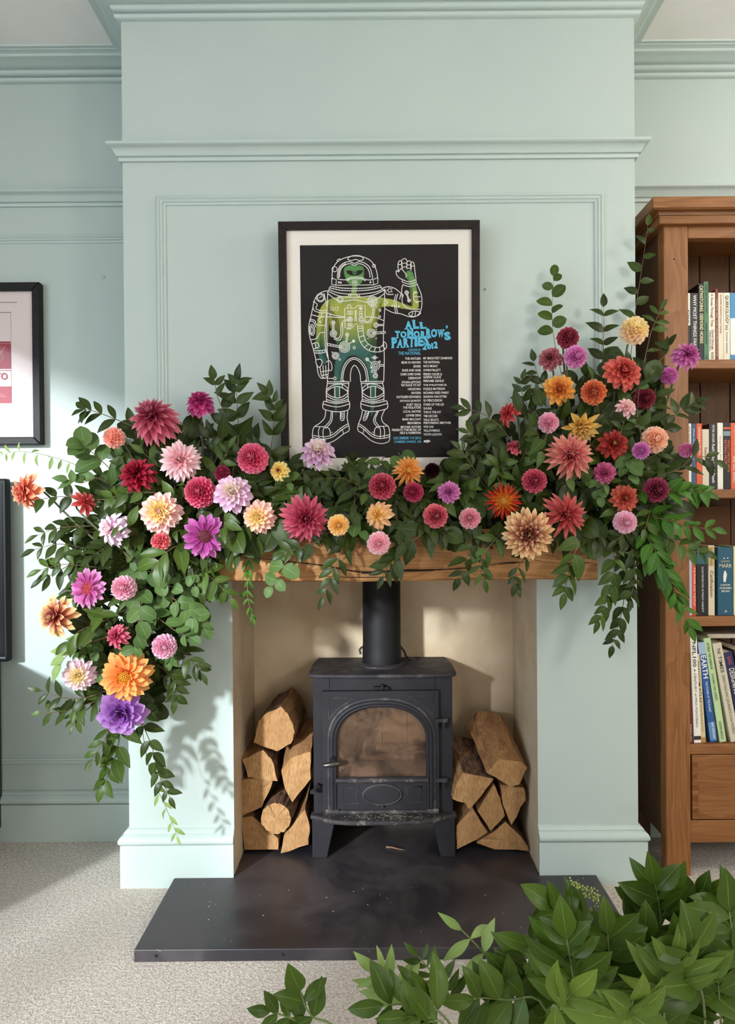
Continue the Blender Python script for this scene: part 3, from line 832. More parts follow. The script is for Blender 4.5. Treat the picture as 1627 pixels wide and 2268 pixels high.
rc = [(262 + 72 * math.cos(a), 1156 + 74 * math.sin(a)) for a in [2 * PI * i / 14 for i in range(14)]]
log(rc, 'round sawn log with bark ring in the left stack', 2.245, (0.03, 0.22, 0.03), bark=tuple(range(14)), seed=5)
log([(94, 1152), (150, 1146), (228, 1212), (272, 1252), (272, 1304), (112, 1306)], 'low split log on the slate at the far left of the left stack', 2.268, (0, 0.22, 0), bark=(1,), seed=6)
log([(300, 1238), (345, 1185), (402, 1112), (424, 1190), (418, 1280), (285, 1322)], 'pointed log standing on the slate beside the left stove leg', 2.255, (0.0, 0.2, 0.01), bark=(2,), seed=7)
log([(1272, 935), (1335, 870), (1440, 882), (1468, 912), (1430, 992), (1388, 1003)], 'long split log on top of the right stack slanting down to the recess side', 2.225, (-0.035, 0.2, 0.095), bark=(), seed=8)
log([(1130, 985), (1162, 936), (1308, 966), (1250, 1045), (1195, 1112), (1168, 1080), (1110, 1062)], 'wedge log below the long top log of the right stack, beside the stove', 2.235, (-0.03, 0.2, 0.06), bark=(1,), seed=9)
log([(1338, 992), (1390, 1000), (1455, 1012), (1462, 1066), (1392, 1185), (1352, 1092)], 'narrow wedge log against the recess side in the right stack', 2.25, (-0.01, 0.2, 0.02), bark=(), seed=10)
log([(1230, 1120), (1308, 990), (1340, 1060), (1360, 1142), (1292, 1215)], 'middle diamond shaped log of the right stack', 2.245, (-0.01, 0.2, 0.02), bark=(), seed=11)
log([(1130, 1304), (1130, 1190), (1203, 1103), (1278, 1222)], 'triangular log on the slate beside the right stove leg', 2.25, (0, 0.2, 0.01), bark=(), seed=12)
log([(1226, 1272), (1290, 1230), (1365, 1172), (1420, 1225), (1470, 1287), (1474, 1312), (1310, 1303)], 'broad low bark faced log on the slate at the right of the right stack', 2.252, (0, 0.2, 0.01), bark=(1, 2, 3), seed=13)

# ------------------------------------------------------------------ framed spaceman poster
PW, PH = 0.457, 0.613
PYB = 2.128
pc = P(842.5, 1014, 2.125)
zb_ = pc.z            # bottom of the printed sheet
ps = empty('framed_poster', (pc.x, PYB, zb_ - 0.060), 'dark framed festival poster of a line drawn spaceman above the mantel', 'poster')
ps.rotation_euler = (math.radians(2.6), 0, 0)
SH = 0.060
FRW = M_plain('poster_frame_wood', '#1d1412', 0.5, 0.25, c2='#261b18', scale=40)
MATB = M_plain('cream_mount', '#fff6ea', 0.75, 0.2)
INK = M_plain('poster_black', '#241d1e', 0.7, 0.15)
LINE = M_plain('poster_white_line', '#fffaf2', 0.7, 0.2)
CYAN = M_plain('poster_cyan', '#66c8ea', 0.7, 0.2)
ml, mb_, mtp, fr_ = 0.038, 0.037, 0.041, 0.0225
X0, X1 = -PW / 2 - ml, PW / 2 + ml
Z0, Z1 = SH - mb_, SH + PH + mtp
for poly in ([(X0 - fr_, Z0 - fr_), (X1 + fr_, Z0 - fr_), (X1, Z0), (X0, Z0)], [(X1 + fr_, Z0 - fr_), (X1 + fr_, Z1 + fr_), (X1, Z1), (X1, Z0)],
             [(X1 + fr_, Z1 + fr_), (X0 - fr_, Z1 + fr_), (X0, Z1), (X1, Z1)], [(X0 - fr_, Z1 + fr_), (X0 - fr_, Z0 - fr_), (X0, Z0), (X0, Z1)]):
    m = MB(); m.prism(poly, -0.022, 0.008); m.build('frame_rail', FRW, ps, bevel=0.0015)
m = MB()
for x0, x1, z0, z1 in ((X0, -PW / 2, Z0, Z1), (PW / 2, X1, Z0, Z1), (-PW / 2, PW / 2, Z0, SH), (-PW / 2, PW / 2, SH + PH, Z1)): m.box(x0, x1, -0.0085, -0.006, z0, z1)
m.build('mount', MATB, ps)
m = MB(); m.box(-PW / 2, PW / 2, -0.006, -0.003, SH, SH + PH); sheet = m.build('print_sheet', INK, ps)
def U(cx, cy): return ((cx - 237) / 1172 * PW - PW / 2, (1812 - cy) / 1572 * PH + SH)
def body_mat():
    t = NT('poster_green_body'); t.val('Roughness', 0.65); t.val('Specular IOR Level', 0.2)
    tc = t.n('ShaderNodeTexCoord'); sp = t.n('ShaderNodeSeparateXYZ'); t.l(tc.outputs['Object'], sp.inputs[0])
    z = t.rng(sp.outputs[2], SH + 0.11, SH + 0.58, 0, 1, False)
    n1 = t.noise(tc.outputs['Object'], 26.0, 5, 0.65)
    f = t.math('ADD', z, t.math('MULTIPLY', t.math('SUBTRACT', n1, 0.5), 0.22))
    cr = t.n('ShaderNodeValToRGB'); t.l(f, cr.inputs[0]); e = cr.color_ramp.elements
    stops = [(0.0, '#2d5a50'), (0.22, '#3a6a5c'), (0.42, '#3f6e66'), (0.5, '#6f9457'), (0.58, '#b3b850'), (0.72, '#bcbf57'), (0.82, '#82ad62'), (0.92, '#5f9a55'), (1.0, '#4f8a4c')]
    e[0].position, e[0].color = stops[0][0], H(stops[0][1]); e[1].position, e[1].color = stops[-1][0], H(stops[-1][1])
    for p_, c_ in stops[1:-1]:
        q = e.new(p_); q.color = H(c_)
    c = t.mix(t.rng(n1, 0.3, 0.75, 0, 0.35), cr.outputs[0], H('#24362a'), 'MIX')
    t.col(c); return t.m
GREEN = body_mat()
def fill(pts, y, mat, nm, par):
    bm = bmesh.new(); vs = [bm.verts.new((U(a, b)[0], y, U(a, b)[1])) for a, b in pts]
    f = bm.faces.new(vs); bmesh.ops.triangulate(bm, faces=[f])
    bmesh.ops.recalc_face_normals(bm, faces=bm.faces)
    if bm.faces[0].normal.y > 0: bmesh.ops.reverse_faces(bm, faces=bm.faces)
    me = bpy.data.meshes.new(nm); bm.to_mesh(me); bm.free(); return link(nm, me, mat, par)
torso = [(625, 530), (655, 530), (655, 600), (720, 622), (800, 620), (870, 630), (950, 648), (1000, 672), (1060, 690), (1085, 640), (1065, 560), (1045, 505), (1015, 475), (1030, 432), (1068, 440), (1088, 500), (1105, 600), (1115, 690), (1085, 715), (1000, 708), (900, 690), (822, 692), (792, 722), (780, 800), (745, 870), (722, 930), (740, 1000), (780, 1080), (802, 1150), (802, 1240), (792, 1320), (778, 1430), (757, 1505), (750, 1430), (755, 1320), (750, 1240), (735, 1150), (690, 1080), (632, 1048), (570, 1070), (535, 1130), (520, 1200), (515, 1330), (497, 1440), (490, 1500), (480, 1430), (475, 1330), (480, 1200), (490, 1100), (520, 1010), (550, 930), (540, 870), (520, 790), (490, 740), (450, 700), (412, 760), (388, 860), (372, 930), (392, 1040), (432, 1090), (402, 1112), (370, 1060), (345, 970), (350, 880), (365, 760), (390, 690), (440, 640), (520, 615), (605, 602)]
def rounded(pts, n=4):
    q = smooth_path([(a, b, 0) for a, b in [pts[-1]] + pts + [pts[0], pts[1]]], n)
    return [(v.x, v.y) for v in q[n:-n]][:-1]
fill(rounded(torso), -0.00615, GREEN, 'alien_body', ps)
fill(rounded([(562, 430), (575, 397), (635, 386), (698, 396), (710, 432), (702, 490), (684, 520), (650, 532), (625, 532), (590, 515), (572, 480)]), -0.0062, GREEN, 'alien_head', ps)
fill([(576, 426), (606, 424), (628, 430), (652, 430), (676, 422), (704, 424), (692, 448), (668, 460), (640, 463), (612, 460), (588, 448)], -0.0063, INK, 'alien_eye', ps)
fill([(640 + 15 * math.cos(a), 439 + 15 * math.sin(a)) for a in [2 * PI * i / 12 for i in range(12)]], -0.0064, GREEN, 'alien_pupil', ps)
fill([(640 + 7 * math.cos(a), 439 + 7 * math.sin(a)) for a in [2 * PI * i / 10 for i in range(10)]], -0.0065, INK, 'alien_pupil', ps)
lines = MB()
def stroke(pts, closed=False, wd=5.2, sm=True, n=5):
    q = [Vector((U(a, b)[0], U(a, b)[1])) for a, b in pts]
    if sm and len(q) > 2:
        if closed:
            ext = [q[-1]] + q + [q[0], q[1]]
            sp_ = smooth_path([(v.x, v.y, 0) for v in ext], n)[n:-n]
            q = [Vector((v.x, v.y)) for v in sp_][:-1]
        else: q = [Vector((v.x, v.y)) for v in smooth_path([(v.x, v.y, 0) for v in q], n)]
    h = wd / 1172 * PW / 2; N = len(q); vs = []; fs = []
    for i, p in enumerate(q):
        a = q[i - 1] if (i > 0 or closed) else p
        b = q[(i + 1) % N] if (i < N - 1 or closed) else p
        d = (b - a)
        d = d.normalized() if d.length > 1e-9 else Vector((1, 0))
        nn = Vector((-d.y, d.x)) * h
        vs += [(p.x + nn.x, -0.0066, p.y + nn.y), (p.x - nn.x, -0.0066, p.y - nn.y)]
    for i in range(N if closed else N - 1):
        j = (i + 1) % N; fs.append((2 * i, 2 * i + 1, 2 * j + 1, 2 * j))
    lines.add(vs, fs)
def circ(x, y, *rs):
    for r in rs: stroke([(x + r * math.cos(a), y + r * math.sin(a)) for a in [2 * PI * i / 14 for i in range(14)]], True, 4.6, False)
def dot(x, y, r=5):
    vs = [(U(x + r * math.cos(a), y + r * math.sin(a))[0], -0.0066, U(x + r * math.cos(a), y + r * math.sin(a))[1]) for a in [2 * PI * i / 8 for i in range(8)]]
    lines.add(vs, [tuple(range(8))])
def seg(*p): stroke(list(p), False, 4.8, False)
def flush(nm):
    global lines
    lines.build(nm, LINE, ps); lines = MB()
# helmet
stroke([(475, 490), (474, 440), (490, 390), (530, 350), (590, 327), (650, 320), (712, 330), (765, 360), (800, 420), (812, 485)])
stroke([(590, 342), (612, 322), (650, 316), (690, 322), (706, 345), (680, 353), (655, 346), (640, 346), (615, 353)], True)
stroke([(513, 482), (515, 440), (530, 395), (570, 366), (610, 362), (640, 374), (670, 362), (712, 370), (750, 400), (768, 450), (770, 492), (722, 492), (690, 476), (612, 476), (580, 492), (535, 490)], True, n=3)
stroke([(528, 476), (531, 440), (546, 405), (578, 381), (612, 376), (640, 388), (668, 376), (702, 383), (736, 410), (752, 450), (754, 478)], n=3)
stroke([(522, 480), (524, 440), (538, 400), (575, 374)])
stroke([(580, 500), (612, 486), (690, 486), (722, 502)], sm=False)
seg((470, 478), (470, 526), (500, 532)); seg((812, 478), (812, 520), (782, 532)); seg((470, 478), (505, 492), (500, 532)); seg((812, 478), (776, 494), (782, 532))
seg((500, 532), (782, 532)); circ(522, 511, 5); circ(537, 513, 5); circ(757, 513, 5)
for x in (628, 640, 652): stroke([(x - 5, 500), (x + 5, 500), (x + 5, 520), (x - 5, 520)], True, 4, False)
seg((514, 362), (510, 350), (530, 338), (540, 348)); circ(492, 415, 19); circ(784, 393, 11)
flush('helmet_lines')
# collar
stroke([(465, 538), (540, 552), (640, 556), (750, 552), (825, 535)]); stroke([(458, 552), (540, 570), (640, 574), (750, 568), (832, 550)])
stroke([(465, 538), (452, 562), (520, 588), (640, 600), (775, 588), (840, 565), (825, 535)])
stroke([(440, 574), (530, 612), (650, 622), (770, 608), (860, 570)]); stroke([(440, 592), (500, 636), (560, 650), (640, 640), (730, 658), (800, 636), (860, 596)])
for k in range(16): dot(480 + k * 22, 552 + 8 * math.sin(PI * k / 15), 2.4)
circ(602, 603, 9); circ(667, 605, 9); stroke([(440, 574), (452, 562)], sm=False); stroke([(860, 570), (838, 556)], sm=False)
# trunk
stroke([(440, 574), (434, 700), (428, 850), (430, 1000), (440, 1100), (430, 1243)]); stroke([(860, 570), (862, 700), (850, 900), (856, 1060), (850, 1243)])
stroke([(434, 735), (500, 755), (562, 762)]); stroke([(434, 762), (500, 768), (562, 770)]); stroke([(715, 765), (790, 770), (858, 796)])
stroke([(602, 1243), (602, 1190), (612, 1145), (632, 1122), (655, 1142), (674, 1190), (677, 1243)])
stroke([(530, 1243), (545, 1150), (580, 1088), (630, 1065), (682, 1088), (722, 1150), (737, 1243)]); stroke([(542, 1243), (556, 1155), (590, 1097), (630, 1077), (672, 1097), (710, 1155), (724, 1243)])
flush('suit_lines')
# chest box, dials and hoses
stroke([(565, 702), (640, 700), (662, 682), (715, 682), (715, 792), (692, 800), (690, 818), (640, 818), (620, 845), (565, 845)], True, sm=False)
stroke([(582, 722), (622, 720), (622, 744), (582, 746)], True, sm=False); stroke([(590, 730), (614, 729), (614, 738), (590, 739)], True, 3.6, False)
stroke([(672, 745), (696, 745), (696, 760), (672, 760)], True, sm=False); stroke([(672, 724), (696, 724), (696, 738), (672, 738)], True, sm=False)
stroke([(585, 815), (620, 815), (620, 833), (585, 833)], True, sm=False); stroke([(592, 820), (613, 820), (613, 828), (592, 828)], True, 3.6, False)
circ(602, 782, 19, 11, 5); circ(686, 785, 19, 10); circ(684, 703, 11, 5); circ(645, 786, 9); seg((641, 718), (641, 776)); seg((649, 718), (649, 776)); seg((641, 718), (649, 718))
stroke([(583, 702), (588, 682), (598, 676), (608, 682), (614, 702)]); circ(585, 850, 6); circ(602, 850, 6); dot(575, 768, 3); dot(605, 768, 3)
circ(530, 637, 23, 14); circ(770, 650, 37, 28, 17, 8); circ(478, 806, 13, 6); circ(478, 886, 25, 15, 7); seg((473, 818), (473, 862)); seg((483, 818), (483, 862))
for o_ in (0, 13): stroke([(600, 782 + o_ * 0.7), (556 - o_ * 0.3, 792 + o_ * 0.4), (535 + o_, 835), (533 + o_, 890), (514 + o_ * 0.8, 922 + o_), (480, 912 + o_)])
for o_ in (0, 12): stroke([(764 + o_, 655), (770 + o_, 735), (742 + o_ * 0.6, 798 + o_ * 0.7), (690, 788 + o_)])
circ(795, 826, 17, 8); seg((811, 822), (856, 822)); seg((811, 831), (856, 831))
circ(760, 886, 31, 21, 11); seg((765, 880), (860, 874)); seg((765, 892), (860, 888)); circ(858, 881, 8); seg((835, 876), (835, 890))
stroke([(655, 818), (700, 818), (698, 834), (658, 834)], True, sm=False)
stroke([(658, 834), (668, 920), (702, 985), (760, 1020), (830, 1022), (872, 992), (868, 958)]); stroke([(698, 834), (704, 900), (728, 955), (772, 985), (820, 990), (846, 972), (850, 950), (868, 958)])
for a, b in (((661, 850), (699, 850)), ((663, 870), (701, 868)), ((668, 915), (706, 903)), ((682, 952), (718, 935)), ((706, 990), (740, 966)), ((742, 1012), (764, 982)), ((780, 1022), (792, 989)), ((826, 1022), (820, 990)), ((862, 1005), (842, 975))): seg(a, b)
circ(560, 986, 40, 29, 19, 9); circ(581, 895, 12, 5); seg((570, 948), (577, 906)); seg((578, 949), (586, 906)); circ(628, 943, 9, 4); seg((590, 966), (620, 948)); circ(632, 992, 9); seg((432, 958), (545, 982)); seg((432, 972), (540, 993)); seg((432, 958), (432, 972)); dot(478, 975, 3); dot(496, 979, 3); dot(456, 970, 3)
circ(492, 1050, 25, 16, 8); circ(523, 1078, 6); dot(468, 1024, 5)
circ(728, 1078, 11, 5); circ(788, 1126, 33, 21, 10); seg((735, 1086), (764, 1108)); circ(785, 1066, 12, 5); dot(765, 1066, 4); dot(806, 1066, 4); circ(788, 1200, 17, 8); seg((783, 1158), (783, 1183)); seg((793, 1158), (793, 1183)); circ(765, 1168, 8); circ(820, 1098, 7); seg((820, 1118), (854, 1117)); seg((820, 1130), (854, 1129)); circ(758, 1140, 5)
circ(485, 1218, 10); seg((440, 1218), (475, 1218)); circ(825, 718, 8); circ(824, 765, 7); dot(456, 748, 5); dot(735, 925, 5); dot(797, 925, 5); dot(738, 860, 4); dot(798, 860, 4); dot(760, 690, 5); dot(797, 690, 5); dot(552, 1236, 5); dot(715, 1236, 5)
flush('control_lines')
# arms
stroke([(436, 572), (400, 580), (360, 606), (338, 650), (326, 700), (310, 770), (296, 830), (300, 900), (316, 960), (330, 1010), (346, 1082)])
stroke([(430, 720), (420, 800), (415, 900), (420, 1000), (440, 1082)])
circ(385, 622, 31, 23); seg((375, 625), (395, 612)); stroke([(412, 590), (422, 640), (432, 690)])
stroke([(330, 648), (360, 672), (350, 702), (390, 718), (430, 714)]); stroke([(328, 692), (340, 718), (390, 734), (430, 730)])
stroke([(312, 745), (370, 760), (426, 764)]); stroke([(303, 778), (340, 790), (358, 822), (418, 826)]); stroke([(300, 790), (330, 800), (350, 840)])
stroke([(318, 818), (336, 838), (338, 876), (322, 900), (304, 880), (302, 840)], True); stroke([(316, 832), (327, 850), (326, 876), (316, 888), (310, 860)], True)
stroke([(306, 930), (350, 922), (378, 882), (418, 876)]); stroke([(318, 962), (358, 952), (368, 985), (328, 998)]); stroke([(340, 955), (346, 992)])
stroke([(330, 1010), (380, 1012), (425, 1003)]); stroke([(334, 1028), (380, 1030), (428, 1020)]); dot(350, 1020, 3); dot(372, 1021, 3); dot(394, 1019, 3); dot(414, 1014, 3)
seg((360, 790), (392, 760), (392, 735)); circ(380, 800, 6)
stroke([(346, 1082), (380, 1076), (392, 1100), (372, 1135), (352, 1118)], True); stroke([(352, 1118), (362, 1180), (382, 1215), (400, 1214), (404, 1206)]); stroke([(376, 1135), (384, 1190), (404, 1216), (430, 1206), (440, 1140)]); seg((398, 1120), (402, 1200)); seg((418, 1120), (420, 1208)); seg((384, 1168), (436, 1160)); seg((388, 1195), (432, 1188))
stroke([(424, 1096), (446, 1086), (462, 1112), (464, 1150), (446, 1160), (436, 1140)])
stroke([(846, 556), (890, 545), (940, 560), (975, 588), (1000, 608)])
stroke([(900 + (24 if i % 2 == 0 else 10) * math.sin(2 * PI * i / 10 - 0.3), 572 - (24 if i % 2 == 0 else 10) * math.cos(2 * PI * i / 10 - 0.3)) for i in range(10)], True, 4.6, False)
stroke([(862, 705), (920, 735), (980, 745), (1040, 766), (1090, 766), (1125, 732), (1138, 680), (1135, 610), (1116, 560), (1100, 520)])
stroke([(990, 620), (988, 570), (998, 530)]); stroke([(862, 560), (880, 600), (930, 602)]); stroke([(1000, 608), (990, 650), (1010, 690), (1060, 712), (1125, 712)])
stroke([(946, 602), (932, 660), (944, 745)]); stroke([(960, 598), (946, 660), (958, 746)]); stroke([(982, 600), (972, 640)]); stroke([(862, 640), (885, 660), (862, 680)])
stroke([(1040, 745), (1070, 728), (1110, 728), (1128, 742), (1100, 762), (1060, 764)], True); seg((1072, 732), (1062, 760)); seg((1092, 728), (1086, 762))
stroke([(995, 495), (1045, 512), (1093, 495)]); stroke([(993, 512), (1045, 528), (1098, 514)]); stroke([(998, 532), (1048, 546), (1102, 532)]); seg((995, 495), (993, 512)); seg((1093, 495), (1098, 514))
circ(1026, 590, 14, 6); circ(1043, 648, 11, 5); seg((1024, 604), (1036, 640)); seg((1032, 602), (1044, 638)); stroke([(1110, 590), (1080, 592), (1082, 650), (1130, 655)]); seg((1080, 620), (1128, 622)); circ(1098, 660, 5); circ(1085, 590, 5); circ(918, 686, 5); circ(940, 690, 5); circ(966, 690, 5)
stroke([(966, 440), (962, 385), (974, 358), (990, 366), (994, 425)]); stroke([(994, 425), (988, 362), (1008, 342), (1028, 356), (1028, 420)]); stroke([(1028, 420), (1028, 372), (1044, 358), (1060, 372), (1058, 430)]); stroke([(1058, 430), (1056, 380), (1070, 366), (1082, 382), (1088, 440), (1096, 492)])
stroke([(966, 440), (950, 428), (950, 455), (968, 480), (995, 494)]); stroke([(966, 440), (985, 415), (1010, 440), (1030, 470)]); seg((964, 385), (992, 385)); seg((990, 375), (1028, 375)); seg((1028, 388), (1060, 388)); seg((1057, 398), (1084, 396)); seg((992, 405), (1028, 402)); seg((1030, 412), (1060, 412))
flush('arm_lines')
# legs and boots
for mir in (0, 1):
    def W(pts):
        if not mir: return list(pts)
        out = []
        for a, b in pts:
            f = max(0, min(1, (b - 1452) / 90)); out.append(((1272 - a) * (1 - f) + (892 - (a - 314) * .865) * f, b))
        return out
    stroke(W([(428, 1243), (590, 1243)]), sm=False); stroke(W([(428, 1256), (590, 1256)]), sm=False); seg(*W([(428, 1243), (428, 1256)])); seg(*W([(590, 1243), (590, 1256)]))
    stroke(W([(430, 1256), (420, 1310), (422, 1388)])); stroke(W([(590, 1256), (584, 1310), (584, 1388)])); stroke(W([(540, 1256), (545, 1290), (584, 1310)]))
    stroke(W([(422, 1320), (460, 1288), (510, 1278), (552, 1296), (582, 1322), (552, 1348), (510, 1364), (456, 1350)]), True, n=3); stroke(W([(424, 1300), (470, 1268), (540, 1262), (584, 1296)])); stroke(W([(422, 1345), (480, 1376), (540, 1374), (582, 1348)]))
    seg(*W([(485, 1284), (485, 1357)])); seg(*W([(520, 1280), (520, 1361)]))
    stroke(W([(420, 1374), (500, 1392), (586, 1374)])); stroke(W([(400, 1386), (500, 1404), (590, 1386)])); stroke(W([(397, 1408), (500, 1430), (592, 1408)])); stroke(W([(400, 1386), (392, 1428), (412, 1450), (500, 1466), (580, 1454), (595, 1420), (590, 1386)]))
    for k in range(9): dot(*W([(420 + k * 19, 1390 + 8 * math.sin(PI * k / 8))])[0], 2.6)
    seg(*W([(530, 1464), (526, 1518)])); stroke(W([(526, 1466), (524, 1518), (538, 1532), (552, 1516), (552, 1462)]))
    for k in range(4): seg(*W([(532, 1478 + k * 12), (546, 1478 + k * 12)]))
    stroke(W([(415, 1452), (405, 1510), (368, 1550), (326, 1578), (314, 1622), (320, 1655), (400, 1668), (470, 1650), (532, 1600), (582, 1572)]))
    stroke(W([(580, 1460), (574, 1512), (584, 1560), (588, 1605), (545, 1632), (472, 1684), (400, 1705), (340, 1698), (316, 1680), (314, 1640)])); stroke(W([(318, 1640), (400, 1652), (466, 1634), (528, 1586), (580, 1556)]))
    stroke(W([(456, 1462), (446, 1530), (400, 1580)])); stroke(W([(466, 1462), (458, 1535), (412, 1590)]))
    stroke(W([(330, 1575), (400, 1578), (440, 1594), (448, 1648)])); stroke(W([(370, 1576), (358, 1610), (362, 1662)])); stroke(W([(402, 1580), (392, 1615), (396, 1664)]))
    seg(*W([(545, 1632), (540, 1600), (520, 1612)])); dot(*W([(458, 1620)])[0], 4)
flush('leg_lines')
def ptxt(body, cx, cy, mat, L, h, ax, nm, bold=0.012, rot=0.0, shear=0.0):
    u = U(cx, cy); text(body, mat, ps, upright(u[0], -0.0068, u[1], rot), length=L / 1172 * PW, height=h / 1572 * PH, name=nm, ax=ax, bold=bold, shear=shear)
ptxt('1212', 485, 706, LINE, 58, 28, 'CENTER', 'suit_number', 0.0, 0.0, 0.1)
# title, letter by letter in jumping slab letters
def title(word, x0, x1, yb, h, seed, rot=0.0):
    rr = random.Random(seed); n = len(word); wts = [0.5 if c in "'I1" else (1.25 if c in 'MWO' else 1.0) for c in word]; tot = sum(wts); x = x0
    for c, wt in zip(word, wts):
        wd = (x1 - x0) * wt / tot; hh = h * (rr.uniform(0.72, 1.08) if c != "'" else 0.3)
        yy = yb - (h * 0.85 if c == "'" else hh / 2) - (x - x0) * rot
        ptxt(c, x + wd / 2, yy, CYAN, wd * 0.96, hh, 'CENTER', 'title_letter', 0.06 if c not in "'" else 0.02, rr.uniform(-0.07, 0.07), rr.uniform(-0.1, 0.1))
        feet = {'A': ((.12, 0), (.88, 0)), 'L': ((.2, 1), ), 'T': ((.5, 0), ), 'M': ((.12, 0), (.88, 0)), 'R': ((.2, 0), (.85, 0)), 'W': ((.1, 1), (.9, 1)), 'P': ((.22, 0), ), 'I': ((.5, 0), (.5, 1))}.get(c, ())
        if feet:
            q = MB()
            for fx0, top in feet:
                u0 = U(x + wd * fx0 - wd * .24, yy + (hh / 2 if not top else -hh / 2 + 6)); u1 = U(x + wd * fx0 + wd * .24, yy + (hh / 2 - 6 if not top else -hh / 2))
                q.box(u0[0], u1[0], -0.00685, -0.0067, u0[1], u1[1])
            q.build('title_serif', CYAN, ps)
        x += wd
title('ALL', 1012, 1172, 860, 72, 3); title('TOMORROW', 936, 1302, 925, 64, 4); title("'", 1312, 1328, 925, 70, 5); title('S', 1302, 1356, 945, 78, 8); title('PARTIES', 908, 1190, 998, 76, 6, 0.05); title('2012', 1140, 1258, 1015, 58, 7, 0.12)
ptxt('CURATED BY', 1128, 1012, CYAN, 95, 15, 'RIGHT', 'credit_text', 0.01); ptxt('THE NATIONAL', 1128, 1037, CYAN, 168, 24, 'RIGHT', 'credit_text', 0.01)
LU = [('THE ANTLERS', 1076, 117), ('BEAR IN HEAVEN', 1105, 142), ('BORIS', 1134, 53), ('BUKE AND GASE', 1163, 138), ('DARK DARK DARK', 1192, 151), ('DEERHOOF', 1221, 93), ("ETHAN LIPTON'S", 1251, 141), ("'NO PLACE TO GO'", 1273, 148), ('HAUSCHKA', 1302, 97), ('HAYDEN', 1331, 70), ('KATHLEEN EDWARDS', 1360, 181), ('KRONOS QUARTET', 1389, 157), ('KURT VILE &', 1418, 108), ('THE VIOLATORS', 1440, 134), ('LOCAL NATIVES', 1469, 133), ('LOWER DENS', 1498, 112), ('MARK MULCAHY', 1527, 140), ('MENOMENA', 1555, 102), ('MICHAEL ROTHER', 1584, 153), ('PRESENTS THE MUSIC OF', 1606, 218), ('NEU! & HARMONIA', 1628, 159)]
RU = [('MY BRIGHTEST DIAMOND', 1075, 217), ('THE NATIONAL', 1104, 124), ('NICO MUHLY', 1133, 108), ('OWEN PALLETT', 1163, 130), ('PEDRO SOLER &', 1193, 139), ('GASPAR CLAUS', 1215, 131), ('PERFUME GENIUS', 1243, 153), ('THE PHILISTINES JR.', 1273, 178), ('PUZZLE MUTESON', 1302, 159), ('RICHARD REED PARRY', 1331, 190), ('SHARON VAN ETTEN', 1360, 173), ('SO PERCUSSION', 1388, 140), ('STARS OF THE LID', 1418, 154), ('SUUNS', 1447, 62), ('THIS IS THE KIT', 1475, 132), ('TIM HECKER', 1504, 106), ('WILD BEASTS', 1532, 115), ('PERFORMING SMOTHER', 1555, 206), ('WYE OAK', 1584, 78), ('YELLOWBIRDS', 1612, 123), ('YOUTH LAGOON', 1641, 135)]
for b, y, L in LU: ptxt(b, 1128, y, LINE, L, 17.5, 'RIGHT', 'lineup_text', 0.012)
for b, y, L in RU: ptxt(b, 1146, y, LINE, L, 17.5, 'LEFT', 'lineup_text', 0.012)
ptxt('DECEMBER 7-9 2012', 1129, 1667, CYAN, 207, 20, 'RIGHT', 'date_text', 0.01); ptxt('CAMBER SANDS, UK', 1129, 1694, CYAN, 206, 20, 'RIGHT', 'date_text', 0.01)
ptxt('atp.', 1172, 1688, LINE, 52, 26, 'CENTER', 'festival_mark', 0.04, 0.05, 0.3)
m = MB(); a = U(735, 1808); b = U(842, 1800); m.box(a[0], b[0], -0.0068, -0.0066, a[1] - 0.001, b[1] - 0.002); m.build('paper_tear', LINE, ps)
m = MB(); m.box(X0 - 0.003, X1 + 0.003, -0.013, -0.0115, Z0 - 0.003, Z1 + 0.003); m.build('glass_pane', glass_mat('poster_glass', (1, 1, 1, 1), 1.2), ps)

# ------------------------------------------------------------------ bookcase
KX0 = P(1474, 1600, 2.17).x; KW = 0.95; KY0, KY1 = 2.17, 2.44
KX1 = KX0 + KW
kx = lambda px, Y=KY0: P(px, 1300, Y).x
def kz(py, Y=KY0): return P(1560, py, Y).z
bc = empty('bookcase', (KX0 + KW / 2, (KY0 + KY1) / 2, 0), 'tall oak bookcase with dovetailed drawer right of the fireplace', 'bookcase')
def K(mb):
    o = bc.location; mb.v = [(x - o.x, y - o.y, z - o.z) for x, y, z in mb.v]; return mb
def kbox(nm, mat, x0, x1, y0, y1, z0, z1, bev=0.003, par=None):
    mb = MB(); mb.box(x0, x1, y0, y1, z0, z1); return K(mb).build(nm, mat, par or bc, bevel=bev)
STW = kx(1527) - KX0
ztop = kz(500)
for x0 in (KX0, KX1 - STW): kbox('corner_post', OAK_Z, x0, x0 + STW, KY0, KY0 + 0.045, 0, ztop)
for x0 in (KX0 + 0.006, KX1 - 0.026): kbox('side_panel', OAK_SHADE, x0, x0 + 0.02, KY0 + 0.045, KY1, 0.10, ztop)
for x0 in (KX0, KX1 - 0.04): kbox('back_leg', OAK_SHADE, x0, x0 + 0.04, KY1 - 0.04, KY1, 0, 0.12)
kbox('top_rail', OAK_X, KX0 + STW, KX1 - STW, KY0 + 0.002, KY0 + 0.035, kz(527), ztop)
nb = 9; bwid = (KX1 - KX0 - 0.05) / nb
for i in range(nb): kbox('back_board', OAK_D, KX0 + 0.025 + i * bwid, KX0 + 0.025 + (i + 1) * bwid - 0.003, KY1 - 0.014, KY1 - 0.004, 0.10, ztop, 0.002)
SHF = []
for py0, py1 in ((795.5, 816), (1084, 1104), (1366, 1388), (1650, 1672)):
    z1, z0 = kz(py0), kz(py1); SHF.append(z1)
    kbox('shelf', OAK_X, KX0 + 0.026, KX1 - 0.026, KY0 + 0.004, KY1 - 0.012, z0, z1)
kbox('bottom_rail', OAK_X, KX0 + STW, KX1 - STW, KY0 + 0.004, KY0 + 0.03, kz(1868), kz(1818))
